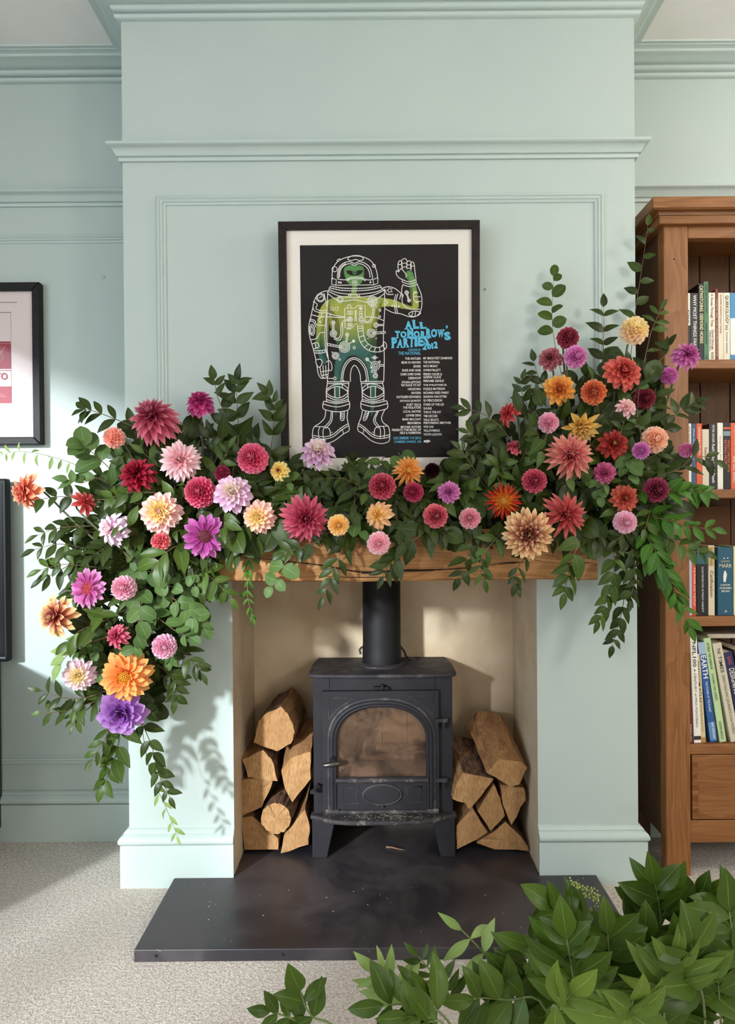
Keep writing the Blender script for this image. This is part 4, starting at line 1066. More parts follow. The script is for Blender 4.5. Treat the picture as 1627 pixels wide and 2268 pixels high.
kbox('base_board', OAK_D, KX0 + 0.026, KX1 - 0.026, KY0 + 0.03, KY1 - 0.012, kz(1850), kz(1840))
dr = kbox('drawer', OAK_X, kx(1531), KX1 - STW - 0.003, KY0 + 0.002, KY0 + 0.026, kz(1815.5), kz(1673), 0.002)
OAKE = M_wood('oak_end_grain', '#7f4a24', '#613518', 'Y', 12.0, 0.5)
for py in (1694, 1720, 1744.5, 1770.5, 1796.5):
    za, zb2 = kz(py + 6), kz(py - 6); x0 = kx(1531.5); x1 = kx(1543)
    mb = MB(); mb.prism([(x0, za + 0.0022), (x1, za), (x1, zb2), (x0, zb2 - 0.0022)], KY0 + 0.0008, KY0 + 0.004); K(mb).build('dovetail', OAKE, dr)
kbox('drawer_lower_board', OAK_X, kx(1545), KX1 - STW - 0.006, KY0 + 0.0012, KY0 + 0.004, kz(1814), kz(1736), 0.0006, dr)
q = KX0 + KW / 2; mb = MB(); mb.lathe([(0.0, -0.03), (0.016, -0.028), (0.018, -0.02), (0.008, -0.012), (0.008, 0)], (q, KY0 + 0.003, kz(1745)), 20, 'Y'); K(mb).build('knob', OAK_D, dr, smooth=True)
# cornice of the bookcase
zt = kz(434, 2.12)
def cap(nm, over, z0, z1, mat=OAK_X, bev=0.003):
    mb = MB(); mb.box(KX0 - over, KX1 + over, KY0 - over, KY1, z0, z1); K(mb).build(nm, mat, bc, bevel=bev)
cap('top_board', 0.050, zt - 0.034, zt)
mbx = sweep([(0.022, ztop + 0.024), (0.023, ztop + 0.032), (0.028, ztop + 0.040), (0.036, ztop + 0.046), (0.044, zt - 0.036), (0.046, zt - 0.033)],
            [(KX0, KY1), (KX0, KY0), (KX1, KY0), (KX1, KY1)][::1])
K(mbx).build('cove_moulding', OAK_X, bc, smooth=True)
cap('lower_cornice', 0.020, ztop - 0.001, ztop + 0.026)
mb = MB(); mb.box(KX0 - 0.018, KX1 + 0.018, KY0 - 0.018, KY1, ztop + 0.02, zt - 0.03); K(mb).build('cornice_core', OAK_D, bc)
q = P(1492, 574, KY0); mb = MB(); mb.lathe([(0, -0.0006), (0.0022, -0.0006), (0.003, 0.0004)], (q.x, KY0, q.z), 10, 'Y'); K(mb).build('wood_knot', CRACK, bc)

# ------------------------------------------------------------------ books
PAGES = M_plain('book_pages', '#e3d7c0', 0.9, 0.1, c2='#d2c3a6', scale=90)
WHT = M_plain('book_white_ink', '#f0ebe2', 0.6); BLK = M_plain('book_black_ink', '#1d1b1c', 0.6)
INKS = {}
def ink(h):
    if h not in INKS: INKS[h] = M_plain('spine_ink', h, 0.6)
    return INKS[h]
COVERS = {}
def cover(h):
    if h not in COVERS: COVERS[h] = M_plain('book_cover', h, 0.45, 0.4)
    return COVERS[h]
def book(px0, px1, pyt, zs, depth, colr, label, group, texts=(), bands=(), Yf=KY0 + 0.02, lean=0.0, soft=False, pxb=None):
    """spine towards the viewer; px at the shelf front, local origin at the lower left front corner of the spine"""
    x0 = kx(px0, Yf); wd = kx(px1, Yf) - x0; h = kz(pyt, Yf) - zs
    if lean: h = h / math.cos(lean); wd = wd * math.cos(lean)
    b = empty('book', (x0, Yf, zs + 0.0005), label, 'book', group)
    if lean:
        b.rotation_euler = (0, lean, 0)
        xb = kx(pxb, Yf); b.location.x = xb
    cm = cover(colr); t_ = min(0.0022, wd * 0.12)
    mb = MB(); mb.box(0, wd, 0, 0.0018, 0, h); mb.box(0, t_, 0.0018, depth, 0, h); mb.box(wd - t_, wd, 0.0018, depth, 0, h); mb.build('cover', cm, b, bevel=0.0007, seg=1)
    mb = MB(); mb.box(t_, wd - t_, 0.0018, depth - 0.003, 0.0005, h - 0.0025); mb.build('page_block', PAGES, b)
    for z0, z1, c in bands:
        mb = MB(); mb.box(0.0003, wd - 0.0003, -0.0004, 0.001, z0 * h, z1 * h); mb.build('spine_band', cover(c), b)
    for body, a0, a1, across, tall, c in texts:   # text running down the spine from a0 to a1 (fractions from the top)
        zc = h * (1 - (a0 + a1) / 2); M4 = frame_m((wd * across, -0.0007, zc), (0, 0, -1), (1, 0, 0), (0, -1, 0))
        text(body, ink(c), b, M4, length=h * (a1 - a0), height=wd * tall, name='spine_title', bold=0.012)
    return b, wd, h
z1 = SHF[0]; g1 = 'books on the top shelf'
B = '#1b191b'; CR = '#e6dcc6'; W_ = '#ece8e0'
book(1523.5, 1531, 649, z1, 0.13, W_, 'thin white book with black foot at the left end of the top shelf', g1, [('Caro', 0.25, 0.45, 0.5, 0.5, '#3a3534')], [(0.0, 0.52, B)])
book(1531.5, 1549, 649, z1, 0.13, '#252226', 'black paperback titled WHY MOST THINGS FAIL', g1, [('WHY MOST THINGS FAIL', 0.03, 0.80, 0.5, 0.42, '#efece6')])
book(1549.5, 1560.5, 628, z1, 0.16, '#171617', 'tall black book titled CATWATCHING in pale letters', g1, [('CATWATCHING  DESMOND MORRIS', 0.03, 0.78, 0.5, 0.72, '#e9dfae')])
book(1561, 1571, 624, z1, 0.155, '#4d7a5c', 'tall green book titled EVERY CAT HAS A STORY', g1, [('EVERY CAT HAS A STORY', 0.03, 0.40, 0.5, 0.45, '#17271c'), ('JASMINE KINNEAR', 0.52, 0.80, 0.5, 0.45, '#17271c'), ('CCB', 0.93, 0.98, 0.5, 0.4, '#17271c')])
book(1571.5, 1586, 648.5, z1, 0.14, CR, 'cream book titled A House Through Time', g1, [('A House Through Time', 0.02, 0.50, 0.5, 0.5, '#55504a'), ('David Olusoga', 0.55, 0.84, 0.58, 0.45, '#55504a'), ('& Melanie Backe-Hansen', 0.56, 0.86, 0.2, 0.22, '#55504a'), ('PICADOR', 0.88, 0.98, 0.5, 0.38, '#55504a')])
book(1586.5, 1592, 640.5, z1, 0.14, '#7c2b32', 'thin dark red book between two cream books on the top shelf', g1, [('POEMS ON THE UNDERGROUND', 0.15, 0.95, 0.5, 0.5, '#d9b9a0')])
book(1592.5, 1604, 649, z1, 0.14, '#e2d5bd', 'cream paperback titled Lateral Thinking', g1, [('EDWARD DE BONO Lateral Thinking', 0.03, 0.60, 0.5, 0.42, '#9a4a44')])
book(1604.5, 1618.5, 649, z1, 0.14, CR, 'cream book titled QUIRKOLOGY in tall dark letters', g1, [('QUIRKOLOGY', 0.04, 0.46, 0.5, 0.6, '#2b2826'), ('(o)', 0.48, 0.55, 0.5, 0.6, '#2b2826'), ('richard wiseman', 0.58, 0.90, 0.5, 0.3, '#6b6560')])
book(1619, 1636, 649, z1, 0.14, '#3f86b5', 'blue book with white lower half on the top shelf', g1, [], [(0.08, 0.62, W_)])
for i, (a, b_, c, t_) in enumerate(((1637, 1652, '#8a2f2a', 640), (1653, 1672, '#e4ddcf', 652), (1673, 1690, '#2f4c66', 645))):
    book(a, b_, t_, z1, 0.14, c, ['brick red book right of the blue and white book on the top shelf', 'ivory book right of the brick red book on the top shelf', 'slate blue book at the right end of the top shelf row'][i], g1)
z2 = SHF[1]; g2 = 'books on the second shelf'
book(1523.5, 1532, 938, z2, 0.13, W_, 'white paperback at the left end of the second shelf', g2, [('the Tyranny of', 0.04, 0.45, 0.5, 0.4, '#6f6a68')])
book(1532.5, 1542.5, 938.5, z2, 0.13, '#41577c', 'blue paperback beside the white one at the left of the second shelf', g2, [('blue skies fiction', 0.08, 0.55, 0.5, 0.4, '#c9d0dc')])
book(1543, 1555.5, 938, z2, 0.13, '#e2602f', 'orange paperback next to the blue one on the second shelf', g2, [('ORDINARY PEOPLE', 0.05, 0.50, 0.5, 0.42, '#f3dccb')])
book(1556, 1571, 951, z2, 0.125, '#e0d3bd', 'short cream book beside the orange one on the second shelf', g2, [('Kanter', 0.3, 0.5, 0.5, 0.4, '#8a6a58')])
book(1571.5, 1588.5, 939, z2, 0.14, '#201f22', 'black book titled Rethinking Life & Death', g2, [('PETER SINGER', 0.02, 0.29, 0.5, 0.3, '#d8d4cc'), ('Rethinking Life & Death', 0.31, 0.90, 0.5, 0.5, '#f0ece4')])
book(1589.5, 1602, 937, z2, 0.13, '#efe9dc', 'white book between two black books on the second shelf', g2, [('Karen Pryor', 0.2, 0.7, 0.5, 0.35, '#b3aa9c')])
book(1602.5, 1618.5, 936.5, z2, 0.14, '#191718', "black book titled WHAT'S WRONG WITH EATING PEOPLE? in red letters", g2, [("WHAT'S WRONG WITH", 0.26, 0.74, 0.70, 0.36, '#e0694a'), ('EATING PEOPLE?', 0.26, 0.70, 0.26, 0.36, '#e0694a')], [(0.80, 0.87, '#7f9a9c'), (0.90, 0.93, '#d85a3c')])
book(1619, 1636, 937, z2, 0.14, '#e0603a', 'orange book right of the eating people book on the second shelf', g2, [('THE TIPPING POINT', 0.05, 0.5, 0.6, 0.3, '#f2d8c8'), ('WE ALL READ', 0.5, 0.9, 0.4, 0.3, '#f2d8c8')])
for i, (a, b_, c, t_) in enumerate(((1637, 1655, '#2e3a35', 930), (1656, 1674, '#d8cdb8', 944))):
    book(a, b_, t_, z2, 0.14, c, ['dark green book further right on the second shelf', 'stone coloured book at the right end of the second shelf row'][i], g2)
z3 = SHF[2]; g3 = 'books on the third shelf'
book(1523.5, 1532, 1215, z3, 0.14, '#c9c4dc', 'lavender book half hidden by leaves on the third shelf', g3)
book(1532.3, 1541, 1221, z3, 0.14, '#dd5635', 'thin orange red book half hidden by leaves on the third shelf', g3, [('THE POWER AND THE PLAY', 0.25, 0.85, 0.5, 0.5, '#f2cdb8')])
book(1542.5, 1567.5, 1213.5, z3, 0.15, '#19191b', 'thick black book with a teal top band and tiny white title', g3, [('RANDOMNESS FOR OUTRIGHT KABINETT', 0.28, 0.95, 0.5, 0.16, '#d7d2c8')], [(0.76, 1.0, '#2f5f68')])
book(1568, 1582, 1208.5, z3, 0.15, '#ddccab', 'cream book titled Catification', g3, [('Catification', 0.36, 0.74, 0.5, 0.5, '#5b5148'), ('Jackson Galaxy', 0.04, 0.30, 0.5, 0.3, '#7f6f5a')], [(0.71, 0.985, '#c0a268')])
bk, wd, h = book(1589, 1622.5, 1212.5, z3, 0.16, '#24566c', 'thick teal book titled A HISTORY OF MODERN BRITAIN', g3)
for body, zf_, L_, hh, c in (('ANDREW', 0.79, 0.62, 0.030, '#a9a88c'), ('MARR', 0.725, 0.82, 0.055, '#c4c2a0'), ('A HISTORY', 0.445, 0.66, 0.026, '#ece8de'), ('OF MODERN', 0.40, 0.78, 0.026, '#ece8de'), ('BRITAIN', 0.355, 0.52, 0.026, '#ece8de')):
    text(body, ink(c), bk, upright(wd / 2, -0.0007, h * zf_), length=wd * L_, height=h * hh, name='spine_title', bold=0.015)
mb = MB(); fx_ = wd * 0.47
mb.prism([(fx_ - 0.004, h * 0.49), (fx_ + 0.002, h * 0.49), (fx_ + 0.004, h * 0.55), (fx_ + 0.006, h * 0.60), (fx_ + 0.003, h * 0.64), (fx_ + 0.002, h * 0.655), (fx_ - 0.001, h * 0.655), (fx_ - 0.003, h * 0.63), (fx_ - 0.005, h * 0.57)], -0.0006, 0.0002)
mb.build('walking_figure', WHT, bk)
mb = MB(); mb.box(wd * 0.45, wd * 0.58, -0.0006, 0.0002, h * 0.045, h * 0.075); mb.build('publisher_mark', ink('#b7a0b4'), bk)
mb = MB(); mb.prism([(wd * 0.36, h * 0.828), (wd * 0.43, h * 0.85), (wd * 0.48, h * 0.828)], -0.0006, 0.0002); mb.prism([(wd * 0.6, h * 0.832), (wd * 0.66, h * 0.852), (wd * 0.72, h * 0.832)], -0.0006, 0.0002); mb.build('little_boats', WHT, bk)
book(1624, 1645, 1211, z3, 0.15, '#e6dca8', 'pale yellow book right of the teal history book', g3)
book(1646, 1668, 1218, z3, 0.15, '#7b2f2c', 'maroon book at the right end of the third shelf row', g3)
q0 = kx(1526, 2.36); q1 = kx(1612, 2.36)
bf = empty('folder', (q0, 2.385, z3 + 0.0005), 'brown card folder standing behind the books on the third shelf', 'folder')
BRC = M_plain('brown_card', '#6b4930', 0.7, 0.2)
mb = MB(); mb.box(0, q1 - q0 + 0.02, 0, 0.003, 0, kz(1122, 2.385) - z3); mb.build('front_cover', BRC, bf); mb = MB(); mb.box(0, q1 - q0 + 0.02, 0.008, 0.011, 0, kz(1122, 2.385) - z3); mb.box(0, 0.003, 0.003, 0.008, 0, kz(1122, 2.385) - z3); mb.build('back_cover', BRC, bf); mb = MB(); mb.box(0.004, q1 - q0 + 0.015, 0.0035, 0.0075, 0.001, kz(1126, 2.385) - z3); mb.build('papers', PAGES, bf)
z4 = SHF[3]; g4 = 'tall books leaning on the bottom shelf'
YB = KY0 + 0.02
def ang(xt, yt, xb, yb): return math.atan2((xb - xt), (yb - yt))
def lbook(top, bot, wpx, colr, label, texts=(), bands=(), Yf=YB, depth=0.19):
    a = -ang(top[0], top[1], bot[0], bot[1]); yb = bot[1]
    zs = z4
    x0 = kx(bot[0], Yf); wd = kx(bot[0] + wpx, Yf) - x0
    h = (kz(top[1], Yf) - z4) / math.cos(a)
    b = empty('book', (x0, Yf, zs + 0.0006 + (wd * math.sin(-a) if a < 0 else 0) * 0), label, 'book', g4)
    b.rotation_euler = (0, a, 0)
    b.location.z += max(0.0, wd * math.sin(a))
    cm = cover(colr); t_ = min(0.0022, wd * 0.12)
    mb = MB(); mb.box(0, wd, 0, 0.0018, 0, h); mb.box(0, t_, 0.0018, depth, 0, h); mb.box(wd - t_, wd, 0.0018, depth, 0, h); mb.build('cover', cm, b, bevel=0.0007, seg=1)
    mb = MB(); mb.box(t_, wd - t_, 0.0018, depth - 0.003, 0.0005, h - 0.0025); mb.build('page_block', PAGES, b)
    for z0, zq, c in bands:
        mb = MB(); mb.box(0.0003, wd - 0.0003, -0.0004, 0.001, z0 * h, zq * h); mb.build('spine_band', cover(c), b)
    for body, a0, a1, across, tall, c in texts:
        M4 = frame_m((wd * across, -0.0007, h * (1 - (a0 + a1) / 2)), (0, 0, -1), (1, 0, 0), (0, -1, 0))
        text(body, ink(c), b, M4, length=h * (a1 - a0), height=wd * tall, name='spine_title', bold=0.012)
lbook((1522, 1540), (1524, 1643), 8, '#6d2a24', 'dark red book at the far left of the bottom shelf, mostly hidden', [('MERLIN', 0.6, 0.95, 0.5, 0.4, '#d9c0a8')], Yf=KY0 + 0.012, depth=0.16)
lbook((1526.5, 1408), (1535, 1642), 15.5, '#f0eade', 'white book titled A CENTURY of PRO FOOTBALL', [('NFL100', 0.06, 0.29, 0.5, 0.5, '#2a2829'), ('A CENTURY of PRO FOOTBALL', 0.31, 0.86, 0.5, 0.32, '#6c665f')], [(0.03, 0.065, '#33302f')], Yf=KY0 + 0.016)
lbook((1538, 1449), (1550, 1634), 11.5, '#d9c49a', 'tan book titled PHANTOM ATLAS', [('PHANTOM ATLAS', 0.08, 0.55, 0.5, 0.42, '#5a4c38'), ('EDWARD BROOKE-HITCHING', 0.57, 0.88, 0.5, 0.25, '#8a7450')], [(0.0, 0.06, '#b58b4c')])
lbook((1545, 1424), (1571, 1634), 15.5, '#2a5590', 'blue book titled EARTH The Power of the Planet', [('EARTH', 0.13, 0.36, 0.5, 0.72, '#f0f0ee'), ('THE POWER OF THE PLANET', 0.39, 0.70, 0.5, 0.3, '#cfdcec'), ('IAIN STEWART', 0.80, 0.97, 0.6, 0.3, '#dfe7f0')], [(0.88, 1.0, '#9fb3c8'), (0.02, 0.2, '#5f86b4')])
lbook((1559, 1415), (1592, 1634), 15, '#b9cf9a', 'pale green book leaning between the blue and the beige one on the bottom shelf', [('ASTERIX THE WARRIOR', 0.04, 0.30, 0.45, 0.36, '#2a3a28'), ('GOSCINNY AND UDERZO', 0.34, 0.60, 0.45, 0.34, '#3a4a34'), ('HODDER DARGAUD', 0.80, 0.97, 0.45, 0.32, '#3a4a34')])
lbook((1579, 1427), (1617, 1632), 20, '#d0c4ac', 'beige book titled GREAT RAILWAY JOURNEYS of the WORLD', [('THE', 0.05, 0.11, 0.5, 0.35, '#3b3630'), ('TIMES', 0.13, 0.30, 0.5, 0.4, '#3b3630'), ('GREAT RAILWAY JOURNEYS of the WORLD', 0.32, 0.92, 0.5, 0.38, '#6b6254')])
lbook((1603, 1447), (1642, 1632), 20, '#2a2850', 'navy book titled DESIGNING GREAT in pale letters', [('ISLANDS', 0.05, 0.14, 0.5, 0.4, '#b0525a'), ('DESIGNING  GREAT  BEERS', 0.18, 0.85, 0.5, 0.6, '#e4dcc4')])
lbook((1626, 1440), (1668, 1632), 22, '#4d3a2e', 'brown book leaning right of the navy book', [])
# books lying flat across the leaning row
for (x0, x1, y0, y1, zc, th, c, lab) in ((1566, 1700, 2.24, 2.40, kz(1400, 2.3) - 0.009, 0.013, '#d8cbb4', 'cream book lying flat on top of the leaning row'),):
    b = empty('book', (kx(x0, 2.24), y0, zc), lab, 'book', g4); L = kx(x1, 2.24) - kx(x0, 2.24)
    mb = MB(); mb.box(0, L, 0, y1 - y0, 0, 0.0015); mb.box(0, L, 0, y1 - y0, th - 0.0015, th); mb.box(0, L, 0, 0.0015, 0.0015, th - 0.0015); mb.build('cover', cover(c), b); mb = MB(); mb.box(0.002, L - 0.002, 0.0016, y1 - y0 - 0.002, 0.0016, th - 0.0016); mb.build('page_block', PAGES, b)

# ------------------------------------------------------------------ dahlias
CORE = [(272, 1570), (265, 1450), (270, 1330), (300, 1220), (390, 1150), (560, 1140), (760, 1130), (950, 1120), (1120, 1090), (1260, 1060), (1380, 1090), (1420, 1180)]
def near_core(px, py):
    best = None
    for i in range(len(CORE) - 1):
        a = Vector(CORE[i]); b = Vector(CORE[i + 1]); p = Vector((px, py)); d = b - a
        t = max(0, min(1, (p - a).dot(d) / d.length_squared)); q = a + d * t
        if best is None or (q - p).length < best[0]: best = ((q - p).length, q)
    return best[1]

def petal_mat(name, cin, cout, cbase=None, ctip=None, tipamt=0.7, base_to=0.45):
    t = NT(name); t.val('Roughness', 0.55); t.val('Specular IOR Level', 0.25)
    uv = t.n('ShaderNodeUVMap'); sp = t.n('ShaderNodeSeparateXYZ'); t.l(uv.outputs[0], sp.inputs[0])
    al = sp.outputs[1]; lay = t.math('MULTIPLY', t.math('FLOOR', sp.outputs[0]), 1 / 9); acr = t.math('FRACT', sp.outputs[0])
    c = t.mix(t.rng(lay, 0.15, 0.85), H(cout), H(cin))
    if cbase: c = t.mix(t.rng(al, 0.12, base_to), H(cbase), c)
    if ctip: c = t.mix(t.rng(al, 0.6, 0.98, 0, tipamt), c, H(ctip))
    cv = t.n('ShaderNodeCombineXYZ'); t.l(t.math('MULTIPLY', sp.outputs[0], 9.0), cv.inputs[0]); t.l(t.math('MULTIPLY', al, 1.6), cv.inputs[1])
    st_ = t.noise(cv.outputs[0], 1.0, 3, 0.6)
    c = t.mix(t.rng(st_, 0.45, 0.75, 0, 0.18), c, H(cbase or cin))
    c = t.mix(t.rng(t.math('ABSOLUTE', t.math('SUBTRACT', acr, 0.5)), 0.30, 0.44, 0, 0.30), c, H(ctip or cout))
    t.bump(st_, 0.25, 0.0012)
    oi = t.n('ShaderNodeObjectInfo')
    hs = t.n('ShaderNodeHueSaturation'); t.l(c, hs.inputs['Color'])
    t.l(t.rng(oi.outputs['Random'], 0, 1, 0.92, 1.08, False), hs.inputs['Value'])
    t.l(hs.outputs[0], t.b.inputs['Base Color'])
    tl = t.n('ShaderNodeBsdfTranslucent'); t.l(hs.outputs[0], tl.inputs[0])
    mx = t.n('ShaderNodeMixShader'); mx.inputs[0].default_value = 0.32
    t.l(t.b.outputs[0], mx.inputs[1]); t.l(tl.outputs[0], mx.inputs[2]); t.l(mx.outputs[0], t.out.inputs[0])
    return t.m

PROF = {  # half width along the petal
    'broad': [(0, .30), (.2, .62), (.45, .95), (.68, 1.0), (.86, .72), (.95, .40), (1, .04)],
    'round': [(0, .45), (.25, .8), (.5, 1.0), (.75, .98), (.9, .75), (.97, .45), (1, .15)],
    'spear': [(0, .45), (.2, .78), (.42, 1.0), (.62, .88), (.8, .58), (.92, .28), (1, .02)],
}
def petal_geo(rr, length, width, prof, cup, curl, t, twist=0.0, roll=0.0, nv=6, wave=0.0):
    pr = PROF[prof]; vs = []; uv = []; cols = (-1, -0.5, 0, 0.5, 1)
    ang = 0.0; x = z = 0.0; n = nv; prev = 0.0
    for j in range(n + 1):
        v = j / n
        if j:
            dv = v - prev; ang += curl * dv * (0.4 + 1.2 * v); x += length * dv * math.cos(ang); z += length * dv * math.sin(ang); prev = v
        for k in range(len(pr) - 1):
            if pr[k][0] <= v <= pr[k + 1][0]:
                f = (v - pr[k][0]) / (pr[k + 1][0] - pr[k][0]); hw = pr[k][1] + (pr[k + 1][1] - pr[k][1]) * f; break
        hw *= width / 2
        tw = twist * v
        for c in cols:
            lift = cup * hw * (abs(c) ** 1.6) * (1 - 0.35 * v)
            y = c * hw * (1 - roll * abs(c) * 0.5)
            zz = lift + wave * hw * math.sin(v * 7 + c * 2.0)
            yy = y * math.cos(tw) - zz * math.sin(tw); zz = y * math.sin(tw) + zz * math.cos(tw)
            vs.append((x - zz * math.sin(ang), yy, z + zz * math.cos(ang))); uv.append((int(t * 9.99) + .5 + c * .44, v))
    fs = []
    for j in range(n):
        for k in range(4):
            a = j * 5 + k; fs.append((a, a + 5, a + 6, a + 1))
    return vs, fs, uv

# type: (petals, profile, width/length, cup, curl, elevation outer, inner power, inner length, base dome, joined)
TYPES = {
    'decor':  dict(n=62, prof='broad', wl=.46, cup=.45, curl=-.35, e0=-24, p=1.15, li=.34, dome=.26, joined=False),
    'formal': dict(n=74, prof='broad', wl=.40, cup=.85, curl=-.15, e0=-30, p=1.0, li=.34, dome=.30, joined=False),
    'shaggy': dict(n=70, prof='spear', wl=.32, cup=.55, curl=-.45, e0=-28, p=1.2, li=.42, dome=.26, joined=False),
    'cactus': dict(n=58, prof='spear', wl=.22, cup=1.1, curl=-.30, e0=-20, p=1.2, li=.38, dome=.22, joined=False),
    'lily':   dict(n=54, prof='round', wl=.38, cup=.50, curl=-.25, e0=-16, p=1.3, li=.36, dome=.20, joined=False),
    'ball':   dict(n=104, prof='round', wl=.60, cup=1.1, curl=.30, e0=-62, p=.82, li=.62, dome=.42, joined=True),
    'pompon': dict(n=130, prof='round', wl=.40, cup=1.5, curl=.45, e0=-75, p=.78, li=.72, dome=.50, joined=True),
    'open':   dict(n=30, prof='broad', wl=.42, cup=.35, curl=-.15, e0=-10, p=1.3, li=.75, dome=.08, emax=30, joined=False),
    'peony':  dict(n=26, prof='round', wl=.62, cup=.45, curl=.10, e0=-12, p=1.1, li=.42, dome=.14, joined=False),
}
STEM_G = M_plain('dahlia_stem_green', '#4d5d34', 0.55, c2='#5b4a38', scale=30)
STEM_R = M_plain('dahlia_stem_dark', '#4a342b', 0.55, c2='#5a4636', scale=30)
CALYX = M_plain('calyx_green', '#5c7340', 0.6)
DG = 'dahlias of the mantel garland'
STAM = {}
def stam_mat(h):
    if h not in STAM: STAM[h] = M_plain('stamens', h, 0.7)
    return STAM[h]
NFL = 0
HEADS = []; NAMES = []
def dahlia(px, py, d, kind, cols, label, Y=1.90, face=(0, 12), sq=None, stem='g', center=None, n=None, bt=.45, **over):
    """cols = inner, outer, base, tip; face = (yaw right, pitch up) in degrees from looking out of the wall"""
    global NFL
    NFL += 1; rr = random.Random(NFL * 31 + 5)
    T = dict(TYPES[kind]); T.update(over)
    if n: T['n'] = n
    Rr = d / 2 * Y / F
    if not T['joined']: Rr *= 1.04
    c = P(px, py, Y); HEADS.append((px, py, d / 2, Y)); NAMES.append(label)
    yaw, pit = math.radians(face[0]), math.radians(face[1])
    ax = Vector((math.sin(yaw) * math.cos(pit), -math.cos(yaw) * math.cos(pit), math.sin(pit)))
    up = Vector((0, 0, 1)) if abs(ax.z) < .95 else Vector((0, 1, 0))
    xx = up.cross(ax).normalized(); yy = ax.cross(xx)
    base = c - ax * Rr * (0.30 if T['joined'] else 0.16)
    root = empty('dahlia', base, label, 'dahlia', DG)
    RM = Matrix((xx, yy, ax)).transposed()
    root.rotation_euler = RM.to_euler()
    lift = 1.40 if T['joined'] else 1.16; wht = .10 if T['joined'] else .04
    def up_(h):
        if not h: return h
        r_, g_, b_ = [int(h[i:i + 2], 16) / 255 for i in (1, 3, 5)]; k_ = min(lift ** .4545, 1.0 / max(r_, g_, b_))
        return '#' + ''.join('%02x' % round(255 * (v * k_ * (1 - wht) + wht * .95 * min(1, 2 * max(r_, g_, b_) - .2 if max(r_, g_, b_) > .1 else 0))) for v in (r_, g_, b_))
    mat = petal_mat('dahlia_petal', *[up_(h) for h in cols[:4]], base_to=bt, **({'tipamt': cols[4]} if len(cols) > 4 else {}))
    em = T.get('emax', 60 if center and not T['joined'] else 86)
    N = T['n']; joined = T['joined']
    mb = MB(); meshes = {}
    for i in range(N):
        t = (i + .5) / N
        phi = i * 2.39996 + rr.uniform(-.12, .12)
        tp = t ** T['p']
        e = math.radians(T['e0'] + (em - T['e0']) * tp + rr.uniform(-5, 5))
        L = Rr * ((1 - T['dome'] * .0) * (1 - tp) + T['li'] * tp) * rr.uniform(.93, 1.05)
        if joined:
            rb = Rr * T['dome'] * math.cos(e); zb = Rr * (.30 + T['dome'] * math.sin(e)); L = Rr * (1 - T['dome']) * (1.0 - .30 * tp) * rr.uniform(.95, 1.05); wdt = Rr * T['wl'] * (1 - .62 * tp)
        else:
            rb = Rr * (center[1] * .8 if center else .10 * (1 - tp)); zb = Rr * T['dome'] * tp * (.6 if not center else .35); wdt = Rr * T['wl'] * (1 - .5 * tp) * rr.uniform(.9, 1.1)
        base_p = Vector((rb * math.cos(phi), rb * math.sin(phi), zb))
        M = Matrix.Translation(base_p) @ Matrix.Rotation(phi, 4, 'Z') @ Matrix.Rotation(-e, 4, 'Y')
        curl = T['curl'] * (1 - t) + (.9 if not joined else .5) * t ** 3
        if joined:
            vs, fs, uv = petal_geo(rr, L, wdt, T['prof'], T['cup'], curl, t, nv=4)
            mb.add([M @ Vector(v) for v in vs], fs, uv)
        else:
            key = min(4, int(t * 5)) * 2 + (i & 1)
            if key not in meshes:
                q = MB(); tt = (int(t * 5) + .5) / 5
                vs, fs, uv = petal_geo(rr, 1.0, T['wl'] * (1 - .5 * tp) / max(.2, ((1 - tp) + T['li'] * tp)), T['prof'], T['cup'] * (1 + .8 * t), curl + rr.uniform(-.12, .12), tt, twist=rr.uniform(-.3, .3) if kind in ('shaggy', 'cactus') else rr.uniform(-.1, .1), roll=.5 if kind in ('cactus',) else 0, wave=.05)
                q.add(vs, fs, uv); me = q.mesh('petal', True); me.materials.append(mat); me.polygons.foreach_set('use_smooth', [True] * len(me.polygons)); meshes[key] = me
            o = bpy.data.objects.new('petal', meshes[key]); COL.objects.link(o); o.parent = root
            o.matrix_local = M @ Matrix.Rotation(rr.uniform(-.25, .25), 4, 'X') @ Matrix.Diagonal((L, L, L, 1))
    if joined:
        me = mb.mesh('petals', True); me.materials.append(mat); me.polygons.foreach_set('use_smooth', [True] * len(me.polygons))
        o = bpy.data.objects.new('petals', me); COL.objects.link(o); o.parent = root; o['kind'] = 'stuff'
        q = MB(); q.lathe([(0.0, -.1 * Rr), (T['dome'] * Rr * .9, .0), (T['dome'] * Rr, .3 * Rr), (T['dome'] * Rr * .7, (.3 + T['dome'] * .7) * Rr), (0, (.3 + T['dome'] * .95) * Rr)], (0, 0, 0), 14)
        o = q.build('receptacle', mat, root, smooth=True)
    if center:
        ccol, cr_, nst = center
        q = MB(); dz = Rr * (.34 + T['dome'] * .98) if joined else Rr * (.10 + T['dome'] * .5)
        for k in range(nst):
            f = math.sqrt((k + .5) / nst); ph = k * 2.39996; rad = Rr * cr_ * f
            b = Vector((rad * .8 * math.cos(ph), rad * .8 * math.sin(ph), dz * (1 - f * .4) - Rr * .06)); tip = b + Vector((math.cos(ph) * f * .6, math.sin(ph) * f * .6, 1)).normalized() * Rr * rr.uniform(.12, .2)
            q.tube([b, b.lerp(tip, .6), tip], Rr * .022, 4, taper=Rr * .03)
        q.lathe([(0, dz * .95), (Rr * cr_ * .6, dz * .8), (Rr * cr_, dz * .35), (Rr * cr_ * .9, 0)], (0, 0, 0), 12)
        q.build('flower_center', stam_mat(ccol), root)
    # calyx and stem into the garland
    q = MB(); q.lathe([(0.003, -Rr * .34), (Rr * .16, -Rr * .26), (Rr * .24, -Rr * .08), (Rr * .12, 0.0)], (0, 0, 0), 10); q.build('calyx', CALYX, root, smooth=True)
